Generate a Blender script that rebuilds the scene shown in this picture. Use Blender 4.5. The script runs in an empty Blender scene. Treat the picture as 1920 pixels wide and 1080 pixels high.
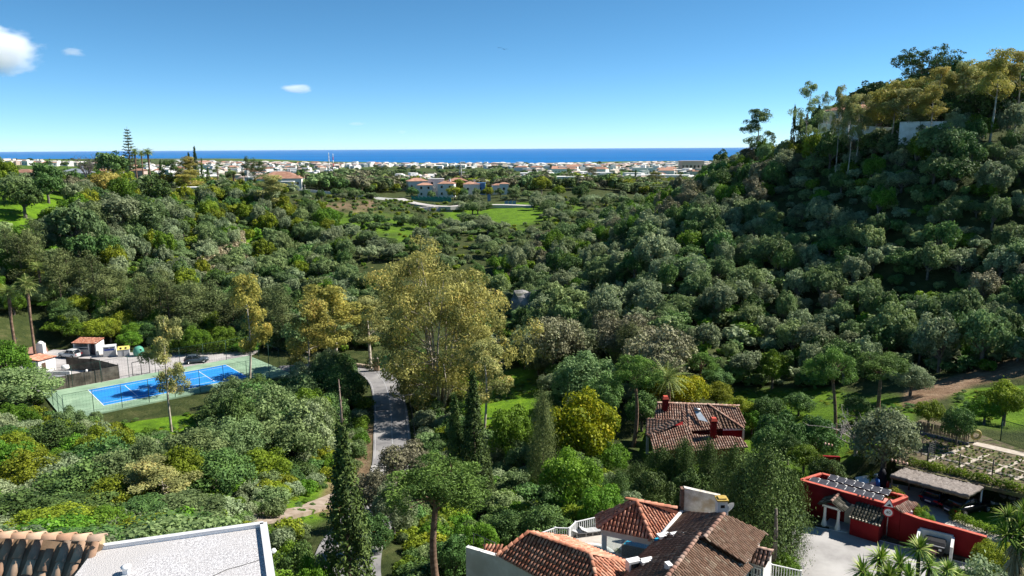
import bpy, bmesh, math, random
import numpy as np
from mathutils import Vector, Matrix
R = math.radians
random.seed(7)
rng = np.random.default_rng(11)
SC = bpy.context.scene
COL = SC.collection

# ------------------------------------------------------------------ camera
# origin = the drone; heights are metres relative to it, sea level is -84
FPX, ROLL, HOR = 1440.0, R(0.32), 277.0          # focal length and horizon in photo pixels (1920x1080)
PITCH = math.atan((540 - HOR) / FPX)
cp, sp, cr, sr = math.cos(PITCH), math.sin(PITCH), math.cos(ROLL), math.sin(ROLL)
cam = bpy.data.cameras.new('camera')
cam.sensor_width = 36.0
cam.lens = 36.0 * FPX / 1920.0
cam.clip_start, cam.clip_end = 0.5, 200000
cam_o = bpy.data.objects.new('camera', cam)
COL.objects.link(cam_o)
rx, up, bk = (cr, -sr * sp, -sr * cp), (sr, cr * sp, cr * cp), (0, -cp, sp)
cam_o.matrix_world = Matrix(((rx[0], up[0], bk[0], 0), (rx[1], up[1], bk[1], 0), (rx[2], up[2], bk[2], 0), (0, 0, 0, 1)))
SC.camera = cam_o

# ------------------------------------------------------------------ sky, sun, exposure
SUN_AZ, SUN_EL = 77.0, 43.0                      # degrees clockwise from the view direction (+Y), elevation
SUN_DIR = Vector((math.sin(R(SUN_AZ)) * math.cos(R(SUN_EL)), math.cos(R(SUN_AZ)) * math.cos(R(SUN_EL)), math.sin(R(SUN_EL))))
world = bpy.data.worlds.new('World')
SC.world = world
world.use_nodes = True
wn = world.node_tree.nodes
sky = wn.new('ShaderNodeTexSky')
sky.sky_type = 'NISHITA'
sky.sun_disc = False
sky.sun_elevation = R(SUN_EL)
sky.sun_rotation = R(SUN_AZ)
sky.altitude = 0
sky.air_density, sky.dust_density, sky.ozone_density = 0.45, 0.0, 5.0
hsv = wn.new('ShaderNodeHueSaturation')
hsv.inputs['Saturation'].default_value = 1.12
hsv.inputs['Hue'].default_value = 0.484
world.node_tree.links.new(sky.outputs[0], hsv.inputs['Color'])
world.node_tree.links.new(hsv.outputs[0], wn['Background'].inputs[0])
wn['Background'].inputs[1].default_value = 0.09
sun = bpy.data.lights.new('sun', 'SUN')
sun.energy = 5.0
sun.angle = R(0.53)
sun.color = (1.0, 0.945, 0.86)
sun_o = bpy.data.objects.new('sun', sun)
COL.objects.link(sun_o)
sun_o.rotation_euler = SUN_DIR.to_track_quat('Z', 'Y').to_euler()
sun_o.location = (200, 50, 200)
SC.view_settings.view_transform = 'Standard'
SC.view_settings.look = 'None'
SC.view_settings.exposure = 0.85
SC.view_settings.gamma = 1.0
SC.view_settings.use_curve_mapping = False
SC.render.engine = 'CYCLES'
SC.cycles.max_bounces = 6
SC.cycles.diffuse_bounces = 4
SC.cycles.glossy_bounces = 2
SC.cycles.transmission_bounces = 3
SC.cycles.transparent_max_bounces = 8
SC.cycles.volume_bounces = 6
SC.cycles.sample_clamp_indirect = 4.0
SC.cycles.use_denoising = True

# ------------------------------------------------------------------ pixels to places
def ray(u, v):
    x, y = u - 960.0, v - 540.0
    x, y = (cr * x - sr * y) / FPX, (sr * x + cr * y) / FPX
    return x, cp - y * sp, -sp - y * cp
def at_h(u, v, h):                                # the point of that pixel on the level h
    x, w, z = ray(u, v)
    t = h / z
    return Vector((x * t, w * t, h))
def at_d(u, v, d):                                # the point of that pixel d metres ahead
    x, w, z = ray(u, v)
    t = d / w
    return Vector((x * t, d, z * t))
def project(x, y, z):                             # numpy: world to photo pixels
    X = x * rx[0] + y * rx[1] + z * rx[2]
    Y = x * up[0] + y * up[1] + z * up[2]
    D = -(x * bk[0] + y * bk[1] + z * bk[2])
    D = np.where(D < 0.1, 0.1, D)
    return 960 + FPX * X / D, 540 - FPX * Y / D
def in_poly(px, py, poly):
    px, py = np.asarray(px, float), np.asarray(py, float)
    inside = np.zeros(px.shape, bool)
    n = len(poly)
    for i in range(n):
        x1, y1 = poly[i]
        x2, y2 = poly[(i + 1) % n]
        if y1 == y2:
            continue
        c = ((y1 > py) != (y2 > py)) & (px < (x2 - x1) * (py - y1) / (y2 - y1) + x1)
        inside ^= c
    return inside
def dist_poly(px, py, poly):                      # distance to the outline
    best = np.full(np.shape(px), 1e9)
    n = len(poly)
    for i in range(n):
        a, b = np.array(poly[i], float), np.array(poly[(i + 1) % n], float)
        d = b - a
        t = np.clip(((px - a[0]) * d[0] + (py - a[1]) * d[1]) / (d @ d + 1e-9), 0, 1)
        best = np.minimum(best, np.hypot(px - a[0] - t * d[0], py - a[1] - t * d[1]))
    return best

# ------------------------------------------------------------------ terrain height
CTRL = np.array([
 (-6,8,-12),(0,4,-13),(10,10,-17),(-20,15,-14),(25,15,-20),(0,22,-21),(12,28,-25),
 (-12,30,-20),(-25,35,-21),(-35,50,-27),(-18.8,62.6,-32),(-45,75,-34),(-60,90,-37),(-70,70,-33),(-90,100,-36),(-40,100,-39.5),(-28,85,-37),
 (-12,45,-29.5),(-3,44,-29.5),(0,70,-34),(-5,80,-37),(-15,92,-39),(-10,111,-40),(8,100,-38.5),(-27,139,-40.8),(-20,115,-40.2),
 (10,45,-29),(20,60,-31.5),(30,57,-31.3),(45,60,-31.3),(55,45,-28),(22,89,-37.2),(35,110,-36.8),(57,100,-31.5),(44,77,-29),(70,80,-25),(12,75,-35),
 (0,130,-41),(-6,150,-42),(-20,175,-41),(-34,195,-37),
 (-60,131,-41),(-85,150,-41),(-100,160,-41),(-80,165,-40.5),(-50,150,-41),(-35,140,-41),
 (-97,210,-33),(-82,182,-39.5),(-125,195,-20.5),(-108,176,-33),(-143,230,-13),(-120,260,-20),(-100,285,-22),(-69,240,-36),(-60,300,-26),(-207,420,-18),(-150,400,-19),(-300,420,-21),(-190,220,-12.5),(-200,180,-15),(-160,150,-27),(-130,120,-34),(-260,300,-17),
 (-11,270,-32),(-40,240,-35),(20,262,-31),(-40,360,-28),(-43,430,-26.8),(40,330,-28.5),(80,400,-27.5),(40,478,-24),(-43,445,-26),(140,520,-27),(60,310,-29.5),(0,220,-35),(-90,430,-23),
 (30,150,-29),(14,200,-33),(4,190,-36),(10,165,-37),(57,150,-28),(82,140,-20),(68,115,-30),(94,145,-12),(52,225,-16),(40,190,-22),(56,262,-20),(72,240,-6),(78,212,-2),(66,190,-12),(102,172,2),(92,158,-3),(88,190,0.5),(110,230,11),(140,220,16),(160,180,7),(120,130,-7),(100,100,-18),(95,280,-4),(130,330,-6),
 (-50,600,-31),(150,700,-36),(-400,800,-28),(400,800,-30),(0,1000,-42),(0,1500,-51),(-700,1500,-38),(-986,1600,-29),(-1300,1700,-30),(600,1500,-52),(1100,1500,-48),(0,2500,-64),(900,2500,-62),(-1500,3000,-52),(0,4000,-82),(1500,4000,-80),(-1000,4200,-77),(-2500,5000,-60),(-3200,7500,-84),(0,4400,-85),(1700,4700,-85),(-1400,5600,-85),(-4500,6500,-70),(3500,4500,-84),(0,6500,-87),(2500,6500,-87),(-3500,9500,-88),(-6500,9500,-84),
], float)
def _feat(x, y):
    az = np.clip(np.arctan2(x, np.maximum(y, -1e9)), -0.75, 0.75)
    return az * 2.6, np.log(np.clip(np.hypot(x, y), 6, 9000))
_ca, _cs = _feat(CTRL[:, 0], CTRL[:, 1])
def _tps(a, b):
    d2 = a * a + b * b
    return 0.5 * d2 * np.log(d2 + 1e-9)
_n = len(CTRL)
_K = _tps(_ca[:, None] - _ca[None], _cs[:, None] - _cs[None]) + np.eye(_n) * 4e-4
_P = np.stack([np.ones(_n), _ca, _cs], 1)
_A = np.block([[_K, _P], [_P.T, np.zeros((3, 3))]])
_W = np.linalg.solve(_A, np.concatenate([CTRL[:, 2], np.zeros(3)]))
PADS = []          # (polygon xy, height or plane (a,b,c), falloff m)
def add_pad(poly, h, fall=5.0):
    PADS.append(([(p[0], p[1]) for p in poly], h, fall))
def terr(x, y, pads=True):
    x, y = np.atleast_1d(np.asarray(x, float)), np.atleast_1d(np.asarray(y, float))
    out = np.empty(x.shape)
    fx, fy, fo = x.ravel(), y.ravel(), out.ravel()
    for i in range(0, fx.size, 20000):
        a, s = _feat(fx[i:i + 20000], fy[i:i + 20000])
        fo[i:i + 20000] = _tps(a[:, None] - _ca[None], s[:, None] - _cs[None]) @ _W[:_n] + _W[_n] + _W[_n + 1] * a + _W[_n + 2] * s
    out = fo.reshape(x.shape)
    if pads:
        for poly, h, fall in PADS:
            p = np.array(poly)
            near = (x > p[:, 0].min() - fall) & (x < p[:, 0].max() + fall) & (y > p[:, 1].min() - fall) & (y < p[:, 1].max() + fall)
            if not near.any():
                continue
            d = np.where(in_poly(x[near], y[near], poly), 0.0, dist_poly(x[near], y[near], poly))
            hh = h if not callable(h) else h(x[near], y[near])
            w = np.clip(1 - d / fall, 0, 1)
            w = w * w * (3 - 2 * w)
            out[near] = out[near] * (1 - w) + hh * w
    return out
def tz(x, y):
    return float(terr(x, y)[0])

# ------------------------------------------------------------------ objects
def tag(o, label=None, cat=None, group=None, kind=None):
    if label: o['label'] = label
    if cat: o['category'] = cat
    if group: o['group'] = group
    if kind: o['kind'] = kind
    return o
def link(name, me, mat=None, parent=None):
    o = bpy.data.objects.new(name, me)
    COL.objects.link(o)
    if mat is not None and me is not None:
        if len(me.materials) == 0:
            me.materials.append(mat)
    if parent is not None:
        o.parent = parent
    return o
def empty(name, loc=(0, 0, 0), rz=0.0):
    o = bpy.data.objects.new(name, None)
    COL.objects.link(o)
    o.location = loc
    o.rotation_euler = (0, 0, rz)
    o.empty_display_size = 0.5
    return o
def thing(name, label, cat, loc=(0, 0, 0), rz=0.0, group=None):
    return tag(empty(name, loc, rz), label, cat, group)
def np_mesh(name, V, F, smooth=False, attrs=None):
    """V (n,3), F (m,4) or (m,3) arrays"""
    V, F = np.ascontiguousarray(V, dtype=np.float32), np.ascontiguousarray(F, dtype=np.int32)
    me = bpy.data.meshes.new(name)
    m, k = F.shape
    me.vertices.add(len(V))
    me.vertices.foreach_set('co', V.ravel())
    me.loops.add(m * k)
    me.loops.foreach_set('vertex_index', F.ravel())
    me.polygons.add(m)
    me.polygons.foreach_set('loop_start', np.arange(m, dtype=np.int32) * k)
    if smooth:
        me.polygons.foreach_set('use_smooth', np.ones(m, bool))
    me.update(calc_edges=True)
    for an, (dom, data) in (attrs or {}).items():
        a = me.attributes.new(an, 'FLOAT', dom)
        a.data.foreach_set('value', np.ascontiguousarray(data, dtype=np.float32))
    return me
class MB:
    """collects shapes for one mesh"""
    def __init__(self):
        self.v, self.f, self.sm = [], [], []
    def add(self, vs, fs, smooth=False):
        o = len(self.v)
        self.v += [tuple(p) for p in vs]
        self.f += [tuple(i + o for i in f) for f in fs]
        self.sm += [smooth] * len(fs)
        return self
    def box(self, c, s, rz=0.0, top=1.0):
        """box centred at c, size s, top scaled"""
        hx, hy, hz = s[0] / 2, s[1] / 2, s[2] / 2
        ca, sa = math.cos(rz), math.sin(rz)
        vs = []
        for z, k in ((-hz, 1.0), (hz, top)):
            for x, y in ((-hx, -hy), (hx, -hy), (hx, hy), (-hx, hy)):
                x, y = x * k, y * k
                vs.append((c[0] + x * ca - y * sa, c[1] + x * sa + y * ca, c[2] + z))
        return self.add(vs, [(3, 2, 1, 0), (4, 5, 6, 7), (0, 1, 5, 4), (1, 2, 6, 5), (2, 3, 7, 6), (3, 0, 4, 7)])
    def prism(self, poly, z0, z1):
        """vertical prism; z0/z1 numbers or lists per corner"""
        n = len(poly)
        a0 = z0 if hasattr(z0, '__len__') else [z0] * n
        a1 = z1 if hasattr(z1, '__len__') else [z1] * n
        area = sum(poly[i][0] * poly[(i + 1) % n][1] - poly[(i + 1) % n][0] * poly[i][1] for i in range(n))
        idx = list(range(n)) if area > 0 else list(range(n))[::-1]
        vs = [(poly[i][0], poly[i][1], a0[i]) for i in idx] + [(poly[i][0], poly[i][1], a1[i]) for i in idx]
        fs = [tuple(range(n))[::-1], tuple(range(n, 2 * n))]
        fs += [(i, (i + 1) % n, n + (i + 1) % n, n + i) for i in range(n)]
        return self.add(vs, fs)
    def slab(self, pts, th):
        """thin plate: polygon of 3-D points, thickness th downwards along its normal"""
        P = [Vector(p) for p in pts]
        nrm = Vector((0, 0, 0))
        for i in range(len(P)):
            a, b = P[i], P[(i + 1) % len(P)]
            nrm += Vector(((a.y - b.y) * (a.z + b.z), (a.z - b.z) * (a.x + b.x), (a.x - b.x) * (a.y + b.y)))
        nrm.normalize()
        if nrm.z < 0:
            P, nrm = P[::-1], -nrm
        Q = [p - nrm * th for p in P]
        n = len(P)
        return self.add(P + Q, [tuple(range(n)), tuple(range(n, 2 * n))[::-1]] + [((i + 1) % n, i, n + i, n + (i + 1) % n) for i in range(n)])
    def tube(self, pts, rad, n=6, cap=True, smooth=True):
        P = [Vector(p) for p in pts]
        rs = rad if hasattr(rad, '__len__') else [rad] * len(P)
        vs, fs = [], []
        for i, p in enumerate(P):
            t = (P[min(i + 1, len(P) - 1)] - P[max(i - 1, 0)]).normalized()
            a = t.cross(Vector((0, 0, 1)) if abs(t.z) < 0.9 else Vector((1, 0, 0))).normalized()
            b = t.cross(a)
            for k in range(n):
                w = 2 * math.pi * k / n
                vs.append(p + (a * math.cos(w) + b * math.sin(w)) * rs[i])
        for i in range(len(P) - 1):
            for k in range(n):
                k2 = (k + 1) % n
                fs.append((i * n + k, i * n + k2, (i + 1) * n + k2, (i + 1) * n + k))
        if cap:
            fs += [tuple(range(n))[::-1], tuple((len(P) - 1) * n + k for k in range(n))]
        return self.add(vs, fs, smooth)
    def lathe(self, prof, c=(0, 0, 0), n=16):
        vs, fs = [], []
        for r, z in prof:
            for k in range(n):
                w = 2 * math.pi * k / n
                vs.append((c[0] + r * math.cos(w), c[1] + r * math.sin(w), c[2] + z))
        for i in range(len(prof) - 1):
            for k in range(n):
                k2 = (k + 1) % n
                fs.append((i * n + k, i * n + k2, (i + 1) * n + k2, (i + 1) * n + k))
        fs += [tuple(range(n))[::-1], tuple((len(prof) - 1) * n + k for k in range(n))]
        return self.add(vs, fs, True)
    def mesh(self, name):
        me = bpy.data.meshes.new(name)
        me.from_pydata(self.v, [], self.f)
        me.polygons.foreach_set('use_smooth', self.sm)
        me.update()
        return me
    def build(self, name, mat, parent=None):
        return link(name, self.mesh(name), mat, parent)

# ------------------------------------------------------------------ materials
MATS = {}
def mat(name, c1, c2=None, scale=4.0, rough=0.8, spec=0.25, metal=0.0, bump=0.0, bscale=None, detail=6.0, lo=0.38, hi=0.64, c3=None, s3=1.0, coord='Object', objvar=0.0, alpha=1.0):
    if name in MATS:
        return MATS[name]
    m = bpy.data.materials.new(name)
    m.use_nodes = True
    nt = m.node_tree
    N, L = nt.nodes, nt.links
    b = N['Principled BSDF']
    b.inputs['Roughness'].default_value = rough
    b.inputs['Specular IOR Level'].default_value = spec
    b.inputs['Metallic'].default_value = metal
    b.inputs['Base Color'].default_value = (*c1, 1)
    b.inputs['Alpha'].default_value = alpha
    if c2 is not None or bump:
        tc = N.new('ShaderNodeTexCoord')
    col = None
    if c2 is not None:
        n1 = N.new('ShaderNodeTexNoise')
        n1.inputs['Scale'].default_value = scale
        n1.inputs['Detail'].default_value = detail
        n1.inputs['Roughness'].default_value = 0.62
        L.new(tc.outputs[coord], n1.inputs['Vector'])
        rp = N.new('ShaderNodeValToRGB')
        rp.color_ramp.elements[0].position, rp.color_ramp.elements[1].position = lo, hi
        rp.color_ramp.elements[0].color, rp.color_ramp.elements[1].color = (*c1, 1), (*c2, 1)
        L.new(n1.outputs['Fac'], rp.inputs['Fac'])
        col = rp.outputs['Color']
        if c3 is not None:
            n3 = N.new('ShaderNodeTexNoise')
            n3.inputs['Scale'].default_value = s3
            n3.inputs['Detail'].default_value = 5
            L.new(tc.outputs[coord], n3.inputs['Vector'])
            r3 = N.new('ShaderNodeValToRGB')
            r3.color_ramp.elements[0].position, r3.color_ramp.elements[1].position = 0.48, 0.66
            L.new(n3.outputs['Fac'], r3.inputs['Fac'])
            mx = N.new('ShaderNodeMix')
            mx.data_type = 'RGBA'
            L.new(r3.outputs['Color'], mx.inputs['Factor'])
            L.new(col, mx.inputs[6])
            mx.inputs[7].default_value = (*c3, 1)
            col = mx.outputs[2]
    if objvar:
        if col is None:
            rgb = N.new('ShaderNodeRGB'); rgb.outputs[0].default_value = (*c1, 1); col = rgb.outputs[0]
        oi = N.new('ShaderNodeObjectInfo')
        mr = N.new('ShaderNodeMapRange')
        mr.inputs['To Min'].default_value, mr.inputs['To Max'].default_value = 1 - objvar, 1 + objvar
        L.new(oi.outputs['Random'], mr.inputs['Value'])
        hs = N.new('ShaderNodeHueSaturation')
        L.new(mr.outputs[0], hs.inputs['Value'])
        L.new(col, hs.inputs['Color'])
        col = hs.outputs['Color']
    if col is not None:
        L.new(col, b.inputs['Base Color'])
    if bump:
        n2 = N.new('ShaderNodeTexNoise')
        n2.inputs['Scale'].default_value = bscale or scale * 6
        n2.inputs['Detail'].default_value = 4
        L.new(tc.outputs[coord], n2.inputs['Vector'])
        bp = N.new('ShaderNodeBump')
        bp.inputs['Strength'].default_value = bump
        bp.inputs['Distance'].default_value = 0.05
        L.new(n2.outputs['Fac'], bp.inputs['Height'])
        L.new(bp.outputs['Normal'], b.inputs['Normal'])
    MATS[name] = m
    return m
def leafmat(name, dark, light, accent=None, trans=0.28, var=0.25, hue=0.02):
    """leaf colour from a per-leaf tint attribute, with a little difference between trees"""
    if name in MATS:
        return MATS[name]
    m = bpy.data.materials.new(name)
    m.use_nodes = True
    nt = m.node_tree
    N, L = nt.nodes, nt.links
    b = N['Principled BSDF']
    b.inputs['Roughness'].default_value = 0.62
    b.inputs['Specular IOR Level'].default_value = 0.18
    at = N.new('ShaderNodeAttribute')
    at.attribute_name = 'tint'
    rp = N.new('ShaderNodeValToRGB')
    e = rp.color_ramp.elements
    e[0].position, e[0].color = 0.1, (*dark, 1)
    e[1].position, e[1].color = 0.75, (*light, 1)
    if accent:
        x = rp.color_ramp.elements.new(0.95)
        x.color = (*accent, 1)
    L.new(at.outputs['Fac'], rp.inputs['Fac'])
    oi = N.new('ShaderNodeObjectInfo')
    mr = N.new('ShaderNodeMapRange')
    mr.inputs['To Min'].default_value, mr.inputs['To Max'].default_value = 1 - var, 1 + var
    L.new(oi.outputs['Random'], mr.inputs['Value'])
    hs = N.new('ShaderNodeHueSaturation')
    L.new(mr.outputs[0], hs.inputs['Value'])
    mh = N.new('ShaderNodeMapRange')
    mh.inputs['To Min'].default_value, mh.inputs['To Max'].default_value = 0.5 - hue, 0.5 + hue
    ml = N.new('ShaderNodeMath'); ml.operation = 'MULTIPLY'; ml.inputs[1].default_value = 7.31
    fr = N.new('ShaderNodeMath'); fr.operation = 'FRACT'
    L.new(oi.outputs['Random'], ml.inputs[0]); L.new(ml.outputs[0], fr.inputs[0]); L.new(fr.outputs[0], mh.inputs['Value'])
    L.new(mh.outputs[0], hs.inputs['Hue'])
    L.new(rp.outputs['Color'], hs.inputs['Color'])
    L.new(hs.outputs['Color'], b.inputs['Base Color'])
    if trans > 0:
        t = N.new('ShaderNodeBsdfTranslucent')
        L.new(hs.outputs['Color'], t.inputs['Color'])
        mx = N.new('ShaderNodeMixShader')
        mx.inputs[0].default_value = trans
        L.new(b.outputs[0], mx.inputs[1])
        L.new(t.outputs[0], mx.inputs[2])
        L.new(mx.outputs[0], N['Material Output'].inputs['Surface'])
    MATS[name] = m
    return m
# ------------------------------------------------------------------ level places cut into the slope
CH = -40.5                                        # tennis court and car park
court_o = at_h(164, 731, CH)                      # back left corner of the marked court
court_x = (at_h(435, 681, CH) - court_o).normalized()
court_y = Vector((court_x.y, -court_x.x, 0))      # towards the viewer
def cpt(a, b, h=CH):                              # a along the court (0..23.77), b across (0..10.97)
    p = court_o + court_x * a + court_y * b
    return Vector((p.x, p.y, h))
COURT_PAD = [cpt(-6.5, -17.5), cpt(31, -17.5), cpt(31.5, 16.5), cpt(-6.8, 16.5)]
LOT_PAD = [cpt(-38, -30), cpt(-20, -32), cpt(28, -17), cpt(28, -3), cpt(-26, -3)]
add_pad(COURT_PAD, CH - 0.25, 7)
add_pad(LOT_PAD, CH - 0.25, 6)
ROAD = [(-44,139,-40.7),(-34,140.5,-40.6),(-27,138,-40.5),(-23.0,131,-40.4),(-20.6,122,-40.2),(-18.6,112,-39.9),(-16.9,102,-39.4),(-15.3,92.5,-38.8),(-14.2,84,-37.6),(-13.4,74,-35.2),(-13.2,64,-32.9),(-12.9,56,-31.0),(-11.5,48,-29.8),(-8.5,41,-28.9),(-3,35,-28.4)]
def smooth_path(P, n=6):
    P = [Vector(p) for p in P]
    out = []
    for i in range(len(P) - 1):
        p0, p1, p2, p3 = P[max(i - 1, 0)], P[i], P[i + 1], P[min(i + 2, len(P) - 1)]
        for k in range(n):
            t = k / n
            out.append(0.5 * ((2 * p1) + (p2 - p0) * t + (2 * p0 - 5 * p1 + 4 * p2 - p3) * t * t + (3 * p1 - p0 - 3 * p2 + p3) * t ** 3))
    out.append(P[-1])
    return out
ROADP = smooth_path(ROAD)
def ribbon_pts(path, hw0, hw1=None):
    Lp, Rp = [], []
    for i, p in enumerate(path):
        t = path[min(i + 1, len(path) - 1)] - path[max(i - 1, 0)]
        n = Vector((t.y, -t.x, 0)).normalized()
        Lp.append(p - n * hw0); Rp.append(p + n * (hw1 if hw1 is not None else hw0))
    return Lp, Rp
def path_pad(path, hw, fall, dz=-0.12):
    l, r = ribbon_pts(path, hw)
    PX, PY, PZ = (np.array([p[i] for p in path]) for i in range(3))
    def hf(x, y):
        d2 = (x[:, None] - PX[None]) ** 2 + (y[:, None] - PY[None]) ** 2
        w = 1 / (d2 + .05) ** 3
        return (w * PZ[None]).sum(1) / w.sum(1) + dz
    add_pad([(p.x, p.y) for p in l] + [(p.x, p.y) for p in r[::-1]], hf, fall)
path_pad(ROADP, 3.3, 5)
YH = -31.0                                        # red outbuilding, yard and upper lane
YARD_PAD = [(22, 72), (30, 73), (46, 67), (60, 60), (58, 50), (36, 52), (24, 58.5)]
LANE_PAD = [tuple(at_h(u, v, -31.0)[:2]) for u, v in ((1480, 975), (1540, 985), (1680, 1010), (1860, 1060), (1990, 1100), (1990, 1200), (1500, 1200), (1440, 1110), (1465, 1030))]
add_pad(YARD_PAD, YH - 0.2, 4)
PH = -28.6                                        # vegetable plots above the stone wall
PLOT_PAD = [(34.5, 70.5), (43, 79.5), (66, 66), (58, 57.5)]
add_pad(PLOT_PAD, PH - 0.1, 3)
HH = -37.2                                        # red house and its lawn
add_pad([(13, 82), (30, 82), (34, 92), (30, 104), (16, 104), (11, 94)], HH - 0.1, 6)
VH = -29.3                                        # villa
add_pad([(-4, 38), (19, 34), (21, 52), (8, 57), (-4, 50)], VH - 0.1, 5)

add_pad(LANE_PAD, YH - 0.15, 4)

# ------------------------------------------------------------------ ground sheet
az = np.concatenate([np.arange(-180, -48, 6.0), np.arange(-48, 48.01, 0.22), np.arange(54, 180, 6.0)])
rr = np.concatenate([np.exp(np.linspace(math.log(3), math.log(40), 70))[:-1], np.exp(np.linspace(math.log(40), math.log(320), 300))[:-1], np.exp(np.linspace(math.log(320), math.log(9500), 130))])
AZ, RR = np.meshgrid(np.radians(az), rr)
GX, GY = RR * np.sin(AZ), RR * np.cos(AZ)
GZ = terr(GX, GY)
def fbm(x, y, s, o=4, seed=0):
    """cheap smooth noise by summed rotated sines"""
    r = np.random.default_rng(seed)
    out = np.zeros(np.shape(x)); amp = 1.0; tot = 0
    for k in range(o):
        for _ in range(3):
            a, ph = r.uniform(0, 6.28), r.uniform(0, 6.28, 2)
            out += amp * np.sin((x * math.cos(a) + y * math.sin(a)) / s + ph[0] + 1.7 * np.sin((x * math.sin(a) - y * math.cos(a)) / s * 0.7 + ph[1]))
        tot += amp * 3; amp *= 0.55; s *= 0.5
    return out / tot
lumps = fbm(GX, GY, 7.0, 3, 5) * 0.35 * np.clip((RR - 15) / 30, 0, 1) * np.clip(1.5 - RR / 600, 0, 1)
on_pad = np.zeros(GX.shape, bool)
for poly, h, fall in PADS:
    on_pad |= in_poly(GX, GY, poly)
GZ = GZ + np.where(on_pad, 0, lumps)
PU, PV = project(GX, GY, GZ)
# bright grass and bare earth: real ground cover with their own outlines
GRASS_PX = [  # pixel outline, near, far
 ([(-60,362),(60,358),(135,362),(140,378),(90,400),(60,430),(0,440),(-60,440)],150,330,1.0),
 ([(440,415),(490,430),(510,460),(480,470),(440,440)],180,330,1.0),
 ([(600,405),(690,405),(830,425),(820,455),(720,445),(620,425)],180,360,.75),
 ([(860,372),(1010,372),(1080,395),(1000,420),(900,430),(830,410)],200,380,.9),
 ([(1180,375),(1330,380),(1300,430),(1150,440)],200,400,.6),
 ([(860,700),(1000,690),(1030,760),(990,810),(860,830)],70,140,1.0),
 ([(170,740),(400,720),(420,790),(330,830),(190,815)],80,125,1.0),
 ([(150,800),(300,800),(300,930),(170,930)],50,110,.55),
 ([(1370,730),(1600,735),(1720,760),(1690,850),(1480,860),(1390,810)],70,120,.75),
 ([(1780,720),(1930,690),(1930,790),(1800,790)],60,110,.8),
 ([(480,850),(640,840),(690,930),(560,990),(470,960)],45,100,.8),
 ([(1190,800),(1500,820),(1480,900),(1220,900)],70,100,.7),
 ([(1440,860),(1560,850),(1570,910),(1440,920)],55,80,.7),
]
EARTH_PX = [
 ([(1690,770),(1930,690),(1930,660),(1700,735)],70,125,1.0),
 ([(620,780),(700,800),(700,960),(600,960)],50,110,.75),
 ([(560,385),(700,380),(700,394),(560,394)],300,420,.7),
 ([(1130,400),(1260,370),(1270,400),(1150,425)],200,320,.8),
 ([(250,760),(340,740),(330,790),(250,790)],80,115,.5),
]
gr, ea = np.zeros(GX.shape), np.zeros(GX.shape)
jit = fbm(GX, GY, 3.0, 3, 9)
for poly, n0, f0, w in GRASS_PX:
    k = (RR > n0) & (RR < f0) & (PV > 0)
    d = np.where(in_poly(PU, PV, poly), dist_poly(PU, PV, poly), -dist_poly(PU, PV, poly))
    gr = np.maximum(gr, np.where(k, np.clip(d / 22 + 0.6 + 0.9 * jit, 0, 1) * w, 0))
for poly, n0, f0, w in EARTH_PX:
    k = (RR > n0) & (RR < f0)
    d = np.where(in_poly(PU, PV, poly), dist_poly(PU, PV, poly), -dist_poly(PU, PV, poly))
    ea = np.maximum(ea, np.where(k, np.clip(d / 14 + 0.6 + 0.9 * jit, 0, 1) * w, 0))
far = np.clip((RR - 500) / 500, 0, 1)
gr = np.maximum(gr, far * np.clip(0.25 + 1.1 * fbm(GX, GY, 260, 4, 3), 0, 0.5))
nr, na = GX.shape
V = np.stack([GX, GY, GZ], -1).reshape(-1, 3)
V = np.concatenate([V, [[0, 0, GZ[0].mean()]]])
i, j = np.meshgrid(np.arange(nr - 1), np.arange(na), indexing='ij')
j2 = (j + 1) % na
F = np.stack([i * na + j, i * na + j2, (i + 1) * na + j2, (i + 1) * na + j], -1).reshape(-1, 4)[:, ::-1]
cen = np.array([[na * nr, k, (k + 1) % na, (k + 1) % na] for k in range(na)])
gm = np_mesh('ground', V, F, True, {'grass': ('POINT', np.append(gr.ravel(), 0)), 'earth': ('POINT', np.append(ea.ravel(), 0))})
g_mat = bpy.data.materials.new('ground_cover')
g_mat.use_nodes = True
N, L = g_mat.node_tree.nodes, g_mat.node_tree.links
bs = N['Principled BSDF']
bs.inputs['Roughness'].default_value = 0.95
bs.inputs['Specular IOR Level'].default_value = 0.1
tc = N.new('ShaderNodeTexCoord')
def _noise(scale, detail=6, rough=0.65):
    n = N.new('ShaderNodeTexNoise')
    n.inputs['Scale'].default_value, n.inputs['Detail'].default_value, n.inputs['Roughness'].default_value = scale, detail, rough
    L.new(tc.outputs['Object'], n.inputs['Vector'])
    return n.outputs['Fac']
def _ramp(fac, stops):
    r = N.new('ShaderNodeValToRGB')
    el = r.color_ramp.elements
    el[0].position, el[0].color = stops[0][0], (*stops[0][1], 1)
    el[1].position, el[1].color = stops[-1][0], (*stops[-1][1], 1)
    for p, c in stops[1:-1]:
        x = el.new(p); x.color = (*c, 1)
    L.new(fac, r.inputs['Fac'])
    return r.outputs['Color']
def _mix(f, a, b):
    m = N.new('ShaderNodeMix'); m.data_type = 'RGBA'
    L.new(f, m.inputs['Factor']); L.new(a, m.inputs[6]); L.new(b, m.inputs[7])
    return m.outputs[2]
def _attr(n):
    a = N.new('ShaderNodeAttribute'); a.attribute_name = n
    return a.outputs['Fac']
scrub = _ramp(_noise(0.35, 8, .7), [(0.3, (.022, .035, .012)), (0.5, (.045, .06, .018)), (0.62, (.075, .085, .03)), (0.75, (.12, .10, .05))])
grass = _ramp(_noise(0.33, 12, .78), [(0.28, (.03, .06, .008)), (0.42, (.075, .15, .010)), (0.56, (.12, .23, .012)), (0.7, (.19, .29, .02)), (0.82, (.25, .27, .06))])
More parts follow.
